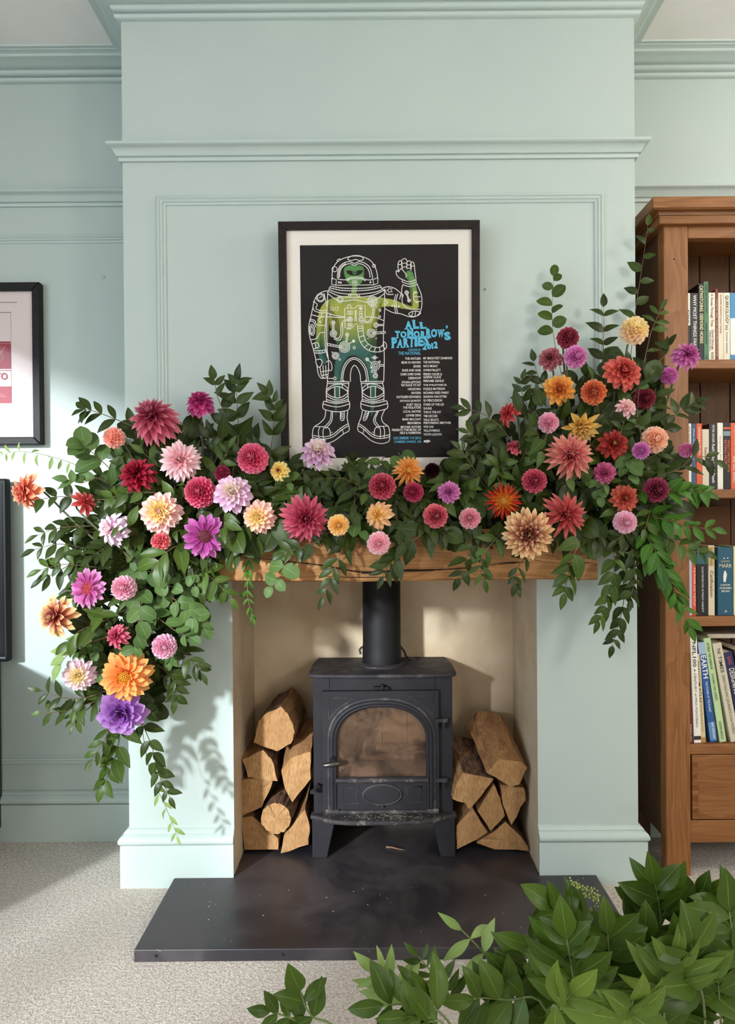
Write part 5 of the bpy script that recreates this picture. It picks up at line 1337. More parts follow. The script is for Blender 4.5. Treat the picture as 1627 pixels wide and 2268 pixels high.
    tgt = near_core(px, py); dist = math.hypot(tgt.x - px, tgt.y - py)
    f = min(1.0, 190 / max(dist, 1)); 
    tx_, ty_ = px + (tgt.x - px) * f, py + (tgt.y - py) * f + 25
    end = P(tx_, ty_, 2.04 if not 1180 < ty_ < 1300 else 1.945)
    s0 = base - ax * Rr * .2
    k1 = s0 - ax * max(.03, Rr * .5)
    path = smooth_path([s0, k1, k1.lerp(end, .55) + Vector((0, 0.0, -.004)), end], 4)
    inv = RM.inverted()
    q = MB(); q.tube([inv @ (p - base) for p in path], 0.0026, 6, taper=.0032); q.build('stem', STEM_R if stem == 'r' else STEM_G, root, smooth=True)
    return root

# ---- left spray
dahlia(335, 920, 122, 'shaggy', ('#8a1c3c', '#c04a62', '#7d1836', '#dd8c98'), 'huge raspberry pink shaggy dahlia, highest of the left spray', 1.93, (-10, 34), stem='r', n=84, e0=-40)
dahlia(442, 884, 74, 'decor', ('#a31d5e', '#c23a80', None, '#d862a0'), 'magenta dahlia on a tall bare stem right of the huge raspberry one', 2.0, (5, 58), stem='r', e0=-45, n=70)
dahlia(252, 969, 54, 'ball', ('#e6a08c', '#efb4a4', '#d98474', '#f6d0c0'), 'small peach pink ball dahlia below the huge raspberry one', 1.93, (-22, 22))
dahlia(398, 1018, 102, 'shaggy', ('#e2a4ac', '#ebc0c6', '#d890a0', '#f6e0e0'), 'pale pink shaggy dahlia above the deep pink ball of the left spray', 1.90, (12, 8), n=78)
dahlia(298, 1047, 90, 'decor', ('#7a0a20', '#8e0d26', '#5c0618', '#b0243c'), 'dark crimson dahlia between the pale pink shaggy one and the wall', 1.90, (-15, 30), wl=.36, n=70)
dahlia(559, 1015, 77, 'ball', ('#c43a66', '#d85a84', '#b42a56', '#ee9ab2'), 'rose pink ball dahlia left of the small yellow one with a red eye', 1.91, (-12, 10), stem='r', n=128)
dahlia(616, 1042, 46, 'formal', ('#eed06a', '#f2da84', '#e8bc50', '#faeab0'), 'small yellow dahlia with a dark red eye left of the poster frame', 1.92, (-20, 8), center=('#6e1a1c', .22, 14), n=58)
dahlia(50, 1090, 88, 'decor', ('#c4484c', '#e07a5c', '#a82a44', '#f4c494'), 'coral and peach dahlia farthest left, overlapping the television', 1.92, (-42, -8), wl=.42, n=58)
dahlia(190, 1110, 58, 'lily', ('#b8313c', '#cc4a48', None, '#e27a6c'), 'coral red dahlia seen from the side at the left edge of the garland', 1.93, (58, 28), n=38)
dahlia(492, 1048, 42, 'ball', ('#8e1c3c', '#a4304e', None, '#c05070'), 'small crimson ball dahlia tucked behind the lavender one', 1.96, (0, 30))
dahlia(443, 1090, 77, 'ball', ('#b92652', '#cc3f68', '#a81f48', '#e888a2'), 'deep pink ball dahlia touching the lavender cream one', 1.90, (-4, 8), n=128)
dahlia(513, 1089, 92, 'formal', ('#f0e6c0', '#d9a9cf', '#c893c2', '#efdcea'), 'lavender dahlia with a cream heart beside the deep pink ball', 1.875, (5, 16), n=70)
dahlia(352, 1133, 98, 'formal', ('#f8e08c', '#eab2b4', '#f8e294', '#f8dcd2'), 'yellow hearted pink dahlia in the middle of the left spray', 1.865, (4, 10), center=('#d0988c', .13, 16), n=72, bt=.55)
dahlia(568, 1146, 82, 'formal', ('#f8e294', '#efb8ac', '#f8e090', '#f6d0c4'), 'yellow and peach pink dahlia below the lavender cream one', 1.88, (-14, 0), center=('#e0b870', .12, 14), n=64, bt=.6)
dahlia(243, 1172, 82, 'decor', ('#f0d9d4', '#e8c6de', '#e0b4d4', '#f8ecf2'), 'pale lilac white dahlia turned sideways below the coral side one', 1.88, (-36, 4), n=66, wl=.4)
dahlia(355, 1199, 48, 'ball', ('#c23c5e', '#dc7078', '#b02c50', '#f0b0a0'), 'small rose ball dahlia under the yellow hearted pink one', 1.875, (-30, 30))
dahlia(453, 1188, 82, 'open', ('#98307c', '#b4529c', '#8c2870', '#c478b0'), 'purple magenta dahlia with a wide dark red tufted centre', 1.875, (6, 2), center=('#6e2430', .34, 60), n=34)
dahlia(190, 1303, 74, 'open', ('#b84890', '#d07cb4', '#b04084', '#e0a8cc'), 'purple pink dahlia with a coral tufted centre over the television side', 1.89, (-22, 8), center=('#c04a58', .36, 60), n=36)
dahlia(274, 1302, 62, 'ball', ('#dc9cb0', '#e8b4c8', '#c87c9c', '#f6e0e8'), 'pale pink ball dahlia with leaves over its face', 1.875, (-2, 6))
dahlia(119, 1366, 96, 'lily', ('#8c1a34', '#eaa06c', '#98183a', '#fbe4a4', .95), 'peach yellow dahlia with dark red heart, farthest left of the cascade', 1.90, (-20, 4), n=46, wl=.34, bt=.8)
dahlia(254, 1410, 60, 'decor', ('#b02a58', '#c4486c', '#98204c', '#e08c8c'), 'magenta coral dahlia just above the big orange one', 1.88, (-30, 10), n=62, wl=.34)
dahlia(364, 1432, 62, 'ball', ('#e0a4b8', '#e4aac8', '#c880a8', '#f4dce8'), 'pale orchid pink ball dahlia at the right side of the cascade', 1.88, (14, 2))
dahlia(172, 1497, 78, 'formal', ('#f0e0a0', '#e8c4dc', '#f0dca8', '#f8ecf4'), 'pale pink white dahlia with a yellow heart left of the big orange one', 1.89, (6, -2), center=('#d8b45c', .14, 18), n=54)
dahlia(274, 1500, 114, 'decor', ('#ee9850', '#f09c58', '#de743a', '#f8c070'), 'big orange dahlia with a golden centre near the foot of the cascade', 1.86, (2, 0), center=('#e09a1e', .22, 50), n=62, wl=.36)
dahlia(268, 1582, 106, 'peony', ('#8c44a4', '#ac6cc2', '#783494', '#c69cd6'), 'violet purple dahlia at the foot of the left cascade', 1.89, (10, -12), center=('#5a1c66', .12, 16), n=32)
# ---- middle
dahlia(676, 1148, 118, 'shaggy', ('#981f3e', '#b53a55', '#86182f', '#d27284'), 'large raspberry spiky dahlia hanging over the mantel beam', 1.86, (12, -2), stem='r', n=78, wl=.28)
dahlia(704, 997, 84, 'formal', ('#f0e6c2', '#d6a6cc', '#c48cba', '#f0deea'), 'lavender dahlia with cream heart in front of the poster corner', 1.96, (6, 36), n=66)
dahlia(749, 1163, 54, 'ball', ('#e8c264', '#f0cc86', '#dca858', '#f8dcb0'), 'small golden peach ball dahlia beside the large raspberry one', 1.87, (4, 0))
dahlia(834, 1140, 70, 'decor', ('#eecb68', '#efc486', '#e8bc5c', '#eeb09c'), 'yellow dahlia with pink tips turned left above the pale pink ball', 1.88, (-34, 6), n=52, wl=.38)
dahlia(838, 1203, 58, 'ball', ('#e8b0b8', '#ecbac8', '#d890a8', '#f8e2e8'), 'pale pink ball dahlia in front of the mantel beam centre', 1.86, (4, -4), center=('#d8b84c', .16, 12))
dahlia(846, 1077, 68, 'ball', ('#a8243e', '#c8435c', '#941c38', '#dc7c8c'), 'strawberry pink dahlia left of the apricot one', 1.90, (2, 8), n=96, wl=.52)
dahlia(905, 1041, 72, 'cactus', ('#e8a44c', '#eba860', '#e0943c', '#f4c084'), 'apricot orange pointed dahlia against the poster frame bottom', 1.93, (4, 14), center=('#e0b040', .2, 26), n=56, wl=.3)
dahlia(957, 1042, 38, 'ball', ('#1c0608', '#280a0e', None, '#3a1016'), 'almost black maroon ball dahlia right of the apricot one', 1.96, (10, 14))
dahlia(915, 1090, 50, 'ball', ('#8c1838', '#a82c50', None, '#c4506c'), 'dark pink dahlia under the apricot one', 1.91, (-20, 4))
dahlia(993, 1089, 55, 'formal', ('#b04a94', '#c86cac', '#a43e88', '#dc94c2'), 'orchid magenta dahlia below the black maroon one', 1.90, (-10, 10), n=70)
dahlia(964, 1143, 62, 'ball', ('#a02644', '#d0606c', '#90203c', '#e08c8c'), 'coral pink dahlia with a dark heart above the mantel beam', 1.88, (8, 2), center=('#c8a050', .08, 6), n=90, wl=.54)
dahlia(1040, 1148, 53, 'ball', ('#d88c9c', '#e29cac', '#b0445c', '#f2ccd2'), 'pale rose ball dahlia left of the red and yellow star', 1.89, (-10, 6))
# ---- right spray
dahlia(1115, 1109, 80, 'cactus', ('#d8862c', '#b81e1c', '#e8ae40', '#c83020'), 'scarlet star shaped dahlia with a yellow heart', 1.89, (-4, 0), center=('#d09430', .22, 34), n=64, wl=.2, bt=.4)
dahlia(1170, 1184, 114, 'lily', ('#6e1622', '#dca070', '#8a1c2c', '#f2d29c', .85), 'large copper dahlia with dark red heart over the right of the beam', 1.86, (-6, -4), n=84, wl=.24, bt=.92)
dahlia(1253, 1140, 112, 'cactus', ('#a82c36', '#cc5a58', '#98242e', '#e08a80'), 'coral red spiky dahlia right of the large copper one', 1.87, (6, 4), n=48, wl=.29)
dahlia(1183, 1065, 62, 'ball', ('#9c2644', '#bc4058', '#8c1e38', '#d4707c'), 'rose red dahlia above the scarlet star', 1.91, (2, 2), center=('#c07060', .06, 6), n=90, wl=.52)
dahlia(1122, 914, 56, 'lily', ('#a82430', '#bc3c40', None, '#d86860'), 'red dahlia seen edge on beside the poster frame', 1.99, (-60, 20), n=40)
dahlia(1140, 987, 48, 'decor', ('#b83c58', '#cc5468', None, '#e4848c'), 'coral pink dahlia half hidden in leaves right of the poster frame', 1.98, (0, 62), n=56)
dahlia(1214, 936, 52, 'ball', ('#d88ca8', '#e4a8bc', '#c87898', '#f4d4dc'), 'pale pink ball dahlia below the orange yellow one', 1.96, (-4, 8), n=80)
dahlia(1238, 862, 72, 'lily', ('#b03c1c', '#e2983c', '#b8481c', '#f0b458'), 'orange yellow dahlia with a rusty heart in the right spray', 1.97, (-8, 2), n=44, wl=.38)
dahlia(1217, 792, 56, 'decor', ('#7c2c40', '#a4505c', None, '#c07c7c'), 'dusty rose dahlia at the upper left of the right spray', 2.0, (-22, 10), n=56)
dahlia(1257, 748, 54, 'ball', ('#76182e', '#982c44', '#6c1428', '#b8505e'), 'dark raspberry dahlia at the top left of the right spray', 2.0, (2, 18), center=('#a89060', .08, 6), n=84)
dahlia(1274, 790, 57, 'ball', ('#b8509a', '#d088bc', '#a84288', '#e4b0d4'), 'orchid pink ball dahlia overlapping the dusty rose one', 1.97, (14, 2), n=110)
dahlia(1314, 869, 63, 'ball', ('#a83c24', '#d87444', '#a84028', '#ec9c68'), 'orange coral ball dahlia right of the orange yellow one', 1.96, (-18, 4), n=84, wl=.54)
dahlia(1290, 946, 92, 'peony', ('#d8a850', '#e2bc60', '#c89440', '#ecd088'), 'straw yellow dahlia with curling ragged petals in the right spray', 1.94, (10, -42), n=40, prof='spear', wl=.36, cup=.9, curl=.5)
dahlia(1264, 1008, 114, 'cactus', ('#c0485c', '#e08c80', '#b03848', '#f2bca4'), 'large peach pink spiky dahlia under the straw yellow one', 1.91, (-2, 10), n=70, wl=.33)
dahlia(1384, 819, 90, 'lily', ('#a42c2c', '#d4584c', '#b03430', '#e0786a'), 'large coral red dahlia with a tiny yellow eye', 1.95, (10, 22), center=('#c8b048', .07, 8), n=58, wl=.44)
dahlia(1404, 731, 70, 'ball', ('#f8e690', '#f4d8ae', '#ecc89c', '#fcecd0'), 'cream yellow ball dahlia, highest of the right spray', 1.97, (4, 34), n=128)
dahlia(1427, 882, 53, 'ball', ('#6c1226', '#8a2236', '#5c0e20', '#a83c50'), 'dark crimson ball dahlia beside the small pale pink one', 1.97, (8, -2), n=120)
dahlia(1388, 899, 50, 'formal', ('#eecfc0', '#e8b4bc', None, '#f6dcdc'), 'small pale pink dahlia left of the dark crimson ball', 1.94, (10, 34), n=56)
dahlia(1361, 981, 74, 'lily', ('#7c1418', '#a42c28', '#801818', '#b8463a'), 'deep red dahlia with a yellow green eye', 1.94, (2, 14), center=('#b8b048', .08, 8), n=48)
dahlia(1449, 974, 66, 'ball', ('#e6b090', '#f0c8aa', '#dc9878', '#f8e0cc'), 'peach ball dahlia in front of the bookcase post', 1.95, (6, 12), n=128)
dahlia(1419, 998, 44, 'pompon', ('#b858a4', '#cc80b8', '#a84894', '#e0a4d0'), 'orchid pompon dahlia overlapping the peach ball', 1.92, (-6, 4))
dahlia(1519, 997, 38, 'pompon', ('#b84c88', '#cc7ca8', None, '#e0a8c4'), 'small pink pompon dahlia in front of the second shelf books', 1.97, (0, 14))
dahlia(1481, 832, 44, 'pompon', ('#b4529a', '#c468aa', '#a4448a', '#dc9cc4'), 'orchid pompon dahlia in front of the bookcase post', 1.98, (0, 6))
dahlia(1525, 782, 72, 'decor', ('#a83484', '#c463a4', '#9c2c78', '#d890be'), 'bright magenta dahlia in front of the top shelf', 1.98, (12, 26), n=80, wl=.32, e0=-42)
dahlia(1338, 1047, 56, 'formal', ('#98205c', '#c04a80', '#8c1c54', '#d884a0'), 'magenta pink dahlia below the deep red one', 1.93, (-16, 6), n=64)
dahlia(1386, 1103, 68, 'lily', ('#9c3028', '#c0523e', '#902820', '#cc6c56'), 'rusty coral dahlia above the pale pink ball at the garland end', 1.92, (4, 6), center=('#b89848', .06, 6), n=48)
dahlia(1453, 1085, 62, 'ball', ('#701530', '#8f2a48', '#64122a', '#b24c68'), 'dark raspberry ball dahlia at the right end of the garland', 1.93, (6, 0), n=128)
dahlia(1384, 1157, 57, 'ball', ('#dca0b4', '#e6b4c8', '#c888a8', '#f6dce8'), 'pale pink ball dahlia lowest at the right end of the garland', 1.90, (2, -4), n=120)

# ------------------------------------------------------------------ foliage
def leaf_mat(name, c1, c2, vein, back, rough=0.40, tr=0.14):
    t = NT(name); t.val('Roughness', rough); t.val('Specular IOR Level', 0.28)
    uv = t.n('ShaderNodeUVMap'); sp = t.n('ShaderNodeSeparateXYZ'); t.l(uv.outputs[0], sp.inputs[0])
    oi = t.n('ShaderNodeObjectInfo')
    tc = t.n('ShaderNodeTexCoord')
    g = t.n('ShaderNodeNewGeometry')
    f = t.math('FRACT', t.math('ADD', oi.outputs['Random'], t.math('MULTIPLY', g.outputs['Random Per Island'], 3.7)))
    c = t.mix(f, H(c1), H(c2))
    d = t.math('ABSOLUTE', t.math('SUBTRACT', sp.outputs[0], 0.5))
    c = t.mix(t.rng(d, 0.008, 0.03, 0.38, 0.0), c, H(vein))
    side = t.math('FRACT', t.math('MULTIPLY', t.math('ADD', sp.outputs[1], t.math('MULTIPLY', d, -0.8)), 7.0))
    c = t.mix(t.rng(t.math('ABSOLUTE', t.math('SUBTRACT', side, 0.5)), 0.0, 0.09, 0.06, 0.0), c, H(vein))
    c = t.mix(t.math('MULTIPLY', g.outputs['Backfacing'], 0.7), c, H(back))
    t.l(c, t.b.inputs['Base Color'])
    tl = t.n('ShaderNodeBsdfTranslucent'); t.l(t.mix(1.0, c, H('#cde06a'), 'MULTIPLY'), tl.inputs[0])
    mx = t.n('ShaderNodeMixShader'); mx.inputs[0].default_value = tr
    t.l(t.b.outputs[0], mx.inputs[1]); t.l(tl.outputs[0], mx.inputs[2]); t.l(mx.outputs[0], t.out.inputs[0])
    return t.m
LM = {
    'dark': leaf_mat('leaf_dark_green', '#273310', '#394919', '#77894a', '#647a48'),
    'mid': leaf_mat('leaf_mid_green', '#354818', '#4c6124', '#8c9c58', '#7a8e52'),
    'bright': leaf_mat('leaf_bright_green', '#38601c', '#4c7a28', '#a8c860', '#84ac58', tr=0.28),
    'round': leaf_mat('leaf_round_green', '#415a29', '#566f39', '#93aa74', '#9cb088', 0.55),
    'pale': leaf_mat('leaf_pale_green', '#86a05a', '#a4b872', '#c8d898', '#b4c488', 0.5, 0.3),
    'fore': leaf_mat('leaf_vase_green', '#3a5016', '#526a22', '#93ac60', '#86a062', 0.36, 0.25),
    'foreb': leaf_mat('leaf_vase_yellow_green', '#55702a', '#748a36', '#b8c878', '#a4b468', 0.4, 0.35),
}
LPROF = {
    'lance': [(0, .04), (.08, .35), (.25, .78), (.42, 1.0), (.6, .9), (.78, .58), (.92, .22), (1, .0)],
    'ovate': [(0, .06), (.06, .5), (.2, .92), (.36, 1.0), (.55, .86), (.75, .52), (.9, .2), (1, .0)],
    'round': [(0, .1), (.05, .45), (.2, .86), (.42, 1.0), (.64, .95), (.82, .7), (.94, .36), (1, .05)],
}
def leaf_geo(prof, wl, droop, fold, wave, nv=7):
    pr = LPROF[prof]; vs = []; uv = []; x = z = 0; ang = droop * .35; prev = 0
    for j in range(nv + 1):
        v = j / nv
        if j:
            ang -= droop * (v - prev) * 1.4; x += (v - prev) * math.cos(ang); z += (v - prev) * math.sin(ang); prev = v
        for k in range(len(pr) - 1):
            if pr[k][0] <= v <= pr[k + 1][0]:
                f = (v - pr[k][0]) / (pr[k + 1][0] - pr[k][0]); hw = (pr[k][1] + (pr[k + 1][1] - pr[k][1]) * f) * wl / 2; break
        for c in (-1, 0, 1):
            zz = fold * hw * abs(c) + wave * math.sin(v * 6 + c) * hw
            vs.append((x - zz * math.sin(ang), c * hw, z + zz * math.cos(ang))); uv.append((.5 + .5 * c, v))
    fs = []
    for j in range(nv):
        for k in range(2):
            a = j * 3 + k; fs.append((a, a + 3, a + 4, a + 1))
    return vs, fs, uv
LEAFG = {}; LEAFM = {}
def leaf_variants(typ):
    if typ not in LEAFG:
        rr = random.Random(hash(typ) % 1000 if False else len(typ) * 17)
        prof, wl = {'lance': ('lance', .40), 'ovate': ('ovate', .50), 'round': ('round', .82), 'slim': ('lance', .30), 'fore': ('lance', .46)}[typ]
        LEAFG[typ] = [leaf_geo(prof, wl * rr.uniform(.9, 1.1), rr.uniform(.1, .75), rr.uniform(.12, .4), rr.uniform(-.12, .12)) for _ in range(6)]
    return LEAFG[typ]
def leaf_mesh(typ, col, k):
    key = (typ, col, k)
    if key not in LEAFM:
        q = MB(); q.add(*leaf_variants(typ)[k]); me = q.mesh('leaf', True); me.materials.append(LM[col])
        me.polygons.foreach_set('use_smooth', [True] * len(me.polygons)); LEAFM[key] = me
    return LEAFM[key]
STEMM = {'g': M_plain('sprig_stem_green', '#6c7a48', 0.6), 'b': M_plain('sprig_stem_brown', '#5c4736', 0.65, c2='#74603f', scale=50)}
def orient(D, N):
    D = D.normalized(); Nn = (N - D * N.dot(D))
    if Nn.length < 1e-4: Nn = Vector((0, -1, .3)) - D * D.dot(Vector((0, -1, .3)))
    Nn.normalize(); Yv = Nn.cross(D)
    M = Matrix.Identity(4)
    for i, c in enumerate((D, Yv, Nn)):
        for k in range(3): M[k][i] = c[k]
    return M
def leaf_places(path, L, n, rr, spread=50, opp=True, facing=None, droop=.15, start=.15, endleaf=True, lvar=.2, shrink=.35):
    out = []; m = len(path) - 1
    base_n = facing or Vector((rr.uniform(-.25, .25), -1, rr.uniform(.15, .6)))
    steps = n if opp else n * 2
    for i in range(steps):
        t = start + (1 - start) * (i + .2) / steps
        f = t * m; k = min(m - 1, int(f)); p = path[k].lerp(path[k + 1], f - k); T = (path[k + 1] - path[k]).normalized()
        S = T.cross(base_n).normalized()
        for s in ((1, -1) if opp else ((1,) if i % 2 else (-1,))):
            a = math.radians(spread + rr.uniform(-16, 16))
            D = T * math.cos(a) + S * s * math.sin(a) + Vector((0, rr.uniform(-.3, .2), -droop * rr.uniform(.2, 1.4)))
            N = base_n + Vector((rr.uniform(-.55, .55), rr.uniform(-.2, .2), rr.uniform(-.45, .55))) + S * s * .25
            out.append((p, D, N, L * rr.uniform(1 - lvar, 1 + lvar) * (1 - shrink * max(0, t - .4) / .6)))
    if endleaf: out.append((path[-1], path[-1] - path[-2] + Vector((0, -.001, -.001)), base_n, L * .72))
    return out
def blocked(p, D, l, k=.92):
    """would this leaf hide the face of a dahlia?"""
    for f in (.25, .6, .95):
        q = p + D.normalized() * l * f; x, y = proj(q)
        for hx, hy, r, Y in HEADS:
            if (x - hx) ** 2 + (y - hy) ** 2 < (r * k) ** 2 and q.y < Y + .035: return True
    return False
SEED = [100]
def sprig(pts, L, n, typ='lance', col='dark', label='', group=None, stem='b', name='leafy_sprig', r=.0016, cross=False, **k):
    """pts: (px, py, depth) along the stem from its root to its tip; L leaf length in metres; n leaf pairs"""
    SEED[0] += 1; rr = random.Random(SEED[0])
    path = smooth_path([P(*p) if not isinstance(p, Vector) else p for p in pts], 5)
    root = empty(name, path[0], label, 'greenery' if not k.get('cat') else k.pop('cat'), group)
    q = MB(); q.tube([p - path[0] for p in path], r, 5, taper=r * .45); q.build('stem', STEMM[stem], root, smooth=True)
    L *= 1.1
    for p, D, N, l in leaf_places(path, L, n, rr, **k):
        if not cross and blocked(p, D, l): continue
        o = bpy.data.objects.new('leaf', leaf_mesh(typ, col, rr.randrange(6))); COL.objects.link(o); o.parent = root
        o.matrix_local = Matrix.Translation(p - path[0]) @ orient(D, N) @ Matrix.Diagonal((l, l * rr.uniform(.85, 1.15), l, 1))
    return root

POLY = [(235, 1040), (290, 965), (440, 960), (560, 985), (640, 1030), (660, 1062), (760, 1066), (880, 1072), (1010, 1040), (1060, 975), (1110, 940), (1190, 890), (1260, 860), (1330, 815), (1430, 810), (1470, 900), (1490, 1000), (1500, 1080), (1470, 1160), (1440, 1230), (1340, 1205), (1230, 1185), (1080, 1185), (960, 1180), (830, 1180), (700, 1175), (600, 1185), (500, 1230), (440, 1300), (395, 1430), (370, 1510), (325, 1565), (240, 1575), (195, 1535), (175, 1460), (195, 1400), (175, 1330), (170, 1250), (160, 1190), (185, 1130)]
def inside(x, y, poly):
    c = False; n = len(poly)
    for i in range(n):
        x0, y0 = poly[i]; x1, y1 = poly[i - 1]
        if (y0 > y) != (y1 > y) and x < (x1 - x0) * (y - y0) / (y1 - y0) + x0: c = not c
    return c
def rnd_in(rr, poly):
    xs = [p[0] for p in poly]; ys = [p[1] for p in poly]
    while True:
        x, y = rr.uniform(min(xs), max(xs)), rr.uniform(min(ys), max(ys))
        if inside(x, y, poly): return x, y
def depth(px, py, rr, lo=0.0, hi=1.0):
    """room for leaves: above the mantel back to the wall, in front of the beam, down the cascade"""
    if 366 < px < 1345 and 1150 < py < 1310: a, b = 1.87, 1.945
    elif py <= 1150: a, b = 1.90, 2.10
    else: a, b = 1.89, 2.09
    return a + (b - a) * rr.uniform(lo, hi)
# the packed depth of the garland, too dense to tell leaf from leaf: one object
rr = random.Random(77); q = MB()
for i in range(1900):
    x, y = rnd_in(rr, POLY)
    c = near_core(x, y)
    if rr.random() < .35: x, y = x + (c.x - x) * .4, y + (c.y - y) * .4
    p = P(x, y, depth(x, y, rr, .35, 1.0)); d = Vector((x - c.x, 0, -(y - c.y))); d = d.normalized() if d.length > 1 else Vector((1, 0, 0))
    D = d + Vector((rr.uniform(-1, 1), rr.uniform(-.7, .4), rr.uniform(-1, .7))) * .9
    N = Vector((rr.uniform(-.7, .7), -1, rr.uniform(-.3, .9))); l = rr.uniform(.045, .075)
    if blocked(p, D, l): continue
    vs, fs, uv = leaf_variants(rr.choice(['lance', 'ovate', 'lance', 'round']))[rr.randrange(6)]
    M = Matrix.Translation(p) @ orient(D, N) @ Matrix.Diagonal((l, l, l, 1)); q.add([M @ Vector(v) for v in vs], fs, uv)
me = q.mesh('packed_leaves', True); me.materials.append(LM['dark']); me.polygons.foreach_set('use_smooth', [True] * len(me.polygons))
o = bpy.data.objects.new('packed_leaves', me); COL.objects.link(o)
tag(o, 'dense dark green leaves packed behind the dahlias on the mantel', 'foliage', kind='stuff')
# sprigs filling the front of the garland
rr = random.Random(5)
USED = set()
def filler_label(x, y, typ, col):
    look = {'round': 'round leaved', 'ovate': 'oval leaved', 'lance': 'pointed'}[typ]; hue = {'dark': 'dark', 'mid': 'mid green', 'round': 'soft green', 'bright': 'bright green'}[col]
    best = None
    for i in sorted(range(len(HEADS)), key=lambda i: (HEADS[i][0] - x) ** 2 + (HEADS[i][1] - y) ** 2)[:4]:
        dx, dy = x - HEADS[i][0], y - HEADS[i][1]
        rel = ('right of' if dx > 0 else 'left of') if abs(dx) > abs(dy) else ('below' if dy > 0 else 'above')
        nm = NAMES[i]
        if len((hue + ' ' + look + ' sprig just ' + rel + ' the ' + nm).split()) > 16: nm = nm[:nm.index('dahlia') + 6]
        lab = hue + ' ' + look + ' sprig just ' + rel + ' the ' + nm.replace(',', '')
        best = best or lab
        if lab not in USED: best = lab; break
    USED.add(best); return best
FG = 'leafy sprigs packed among the dahlias'
for i in range(150):
    x, y = rnd_in(rr, POLY); c = near_core(x, y); d = math.hypot(c.x - x, c.y - y)
    f = min(1, 150 / max(d, 1)) if d > 30 else 1
    ang = rr.uniform(0, 2 * PI)
    bx, by = x + (c.x - x) * f + 60 * math.cos(ang), y + (c.y - y) * f + 40 * math.sin(ang)
    if math.hypot(bx - x, by - y) < 60: by = y - 80; bx = x + rr.uniform(-60, 60)
    Yt = depth(x, y, rr, .0, .45); Yb = min(2.08, depth(bx, by, rr, .55, 1.0))
    if 366 < bx < 1345 and 1150 < by < 1310: by = 1145; Yb = 1.98
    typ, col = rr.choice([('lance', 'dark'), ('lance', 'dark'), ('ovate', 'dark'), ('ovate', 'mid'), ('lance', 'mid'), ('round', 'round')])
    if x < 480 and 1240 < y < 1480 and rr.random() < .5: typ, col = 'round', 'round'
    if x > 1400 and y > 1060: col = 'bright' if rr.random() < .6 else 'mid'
    mx_, my_ = (x + bx) / 2, (y + by) / 2 - rr.uniform(0, 12)
    sprig([(bx, by, Yb), (mx_, my_, (Yt + Yb) / 2 - .02), (x, y + rr.uniform(0, 14), Yt)], rr.uniform(.048, .068) * (.72 if typ == 'round' else 1), rr.choice([3, 4, 5]), typ, col,
          filler_label(x, y, typ, col), FG)
def S_(pts, L, n, typ, col, label, **k):
    return sprig(pts, L, n, typ, col, label, 'trailing and upright sprigs of the garland', **k)
up = dict(droop=.02)
# --- upright and reaching sprigs, left
S_([(520, 1060, 2.0), (528, 960, 2.0), (524, 880, 2.0), (526, 842, 1.99)], .062, 6, 'ovate', 'dark', 'tall upright sprig of broad leaves left of the poster', **up)
S_([(590, 1060, 2.03), (604, 960, 2.03), (606, 900, 2.03), (592, 872, 2.02)], .056, 6, 'ovate', 'dark', 'upright sprig right beside the left edge of the poster frame', **up)
S_([(470, 1040, 2.0), (500, 940, 2.0), (482, 880, 1.98), (474, 840, 1.97)], .052, 5, 'ovate', 'dark', 'leafy sprig just right of the magenta dahlia on a tall stem', **up)
S_([(420, 985, 2.04), (500, 955, 2.04), (525, 960, 2.04)], .05, 4, 'lance', 'dark', 'sprig lying across behind the tall magenta stem')
S_([(330, 960, 2.0), (260, 930, 1.98), (205, 910, 1.96), (186, 908, 1.95)], .05, 5, 'lance', 'dark', 'sprig reaching left under the huge raspberry dahlia')
S_([(300, 1090, 2.0), (235, 1030, 1.97), (196, 995, 1.95), (182, 985, 1.94)], .058, 4, 'round', 'round', 'sprig of big round leaves below the peach pink ball dahlia')
S_([(280, 1100, 1.98), (220, 1060, 1.94), (180, 1070, 1.92), (150, 1062, 1.91)], .052, 4, 'ovate', 'round', 'sprig of soft green leaves behind the dark crimson dahlia')
S_([(240, 1078, 1.98), (180, 1035, 1.97), (100, 1008, 1.97), (40, 1000, 1.97), (2, 1008, 1.97)], .034, 6, 'slim', 'pale', 'thin wispy vine reaching far left under the framed print', opp=False, spread=75, droop=.9, r=.0011, stem='g', start=.32)
S_([(300, 1110, 1.98), (200, 1105, 1.95), (130, 1100, 1.93), (75, 1110, 1.90)], .052, 5, 'ovate', 'dark', 'sprig running to the farthest left coral and peach dahlia')
S_([(260, 1170, 1.98), (190, 1165, 1.95), (130, 1170, 1.93), (85, 1185, 1.92)], .054, 5, 'lance', 'dark', 'sprig reaching left below the coral side dahlia')
S_([(270, 1240, 1.98), (190, 1215, 1.95), (130, 1205, 1.93), (78, 1217, 1.92)], .056, 5, 'lance', 'dark', 'sprig pointing left beside the pale lilac white dahlia')
S_([(280, 1260, 1.98), (200, 1255, 1.93), (140, 1250, 1.91), (92, 1262, 1.90)], .056, 5, 'lance', 'mid', 'sprig pointing left above the purple pink tufted dahlia')
S_([(250, 1230, 1.97), (180, 1240, 1.93), (130, 1265, 1.92), (95, 1282, 1.91)], .052, 4, 'lance', 'dark', 'lower left sprig hanging over the television corner')
S_([(420, 1195, 1.94), (380, 1215, 1.875), (360, 1232, 1.86), (335, 1262, 1.855)], .085, 3, 'lance', 'mid', 'sprig with three long glossy leaves under the rose ball dahlia')
S_([(470, 1140, 1.98), (380, 1100, 1.92), (300, 1090, 1.90), (230, 1108, 1.89)], .055, 6, 'ovate', 'mid', 'long sprig crossing behind the yellow hearted pink dahlia')
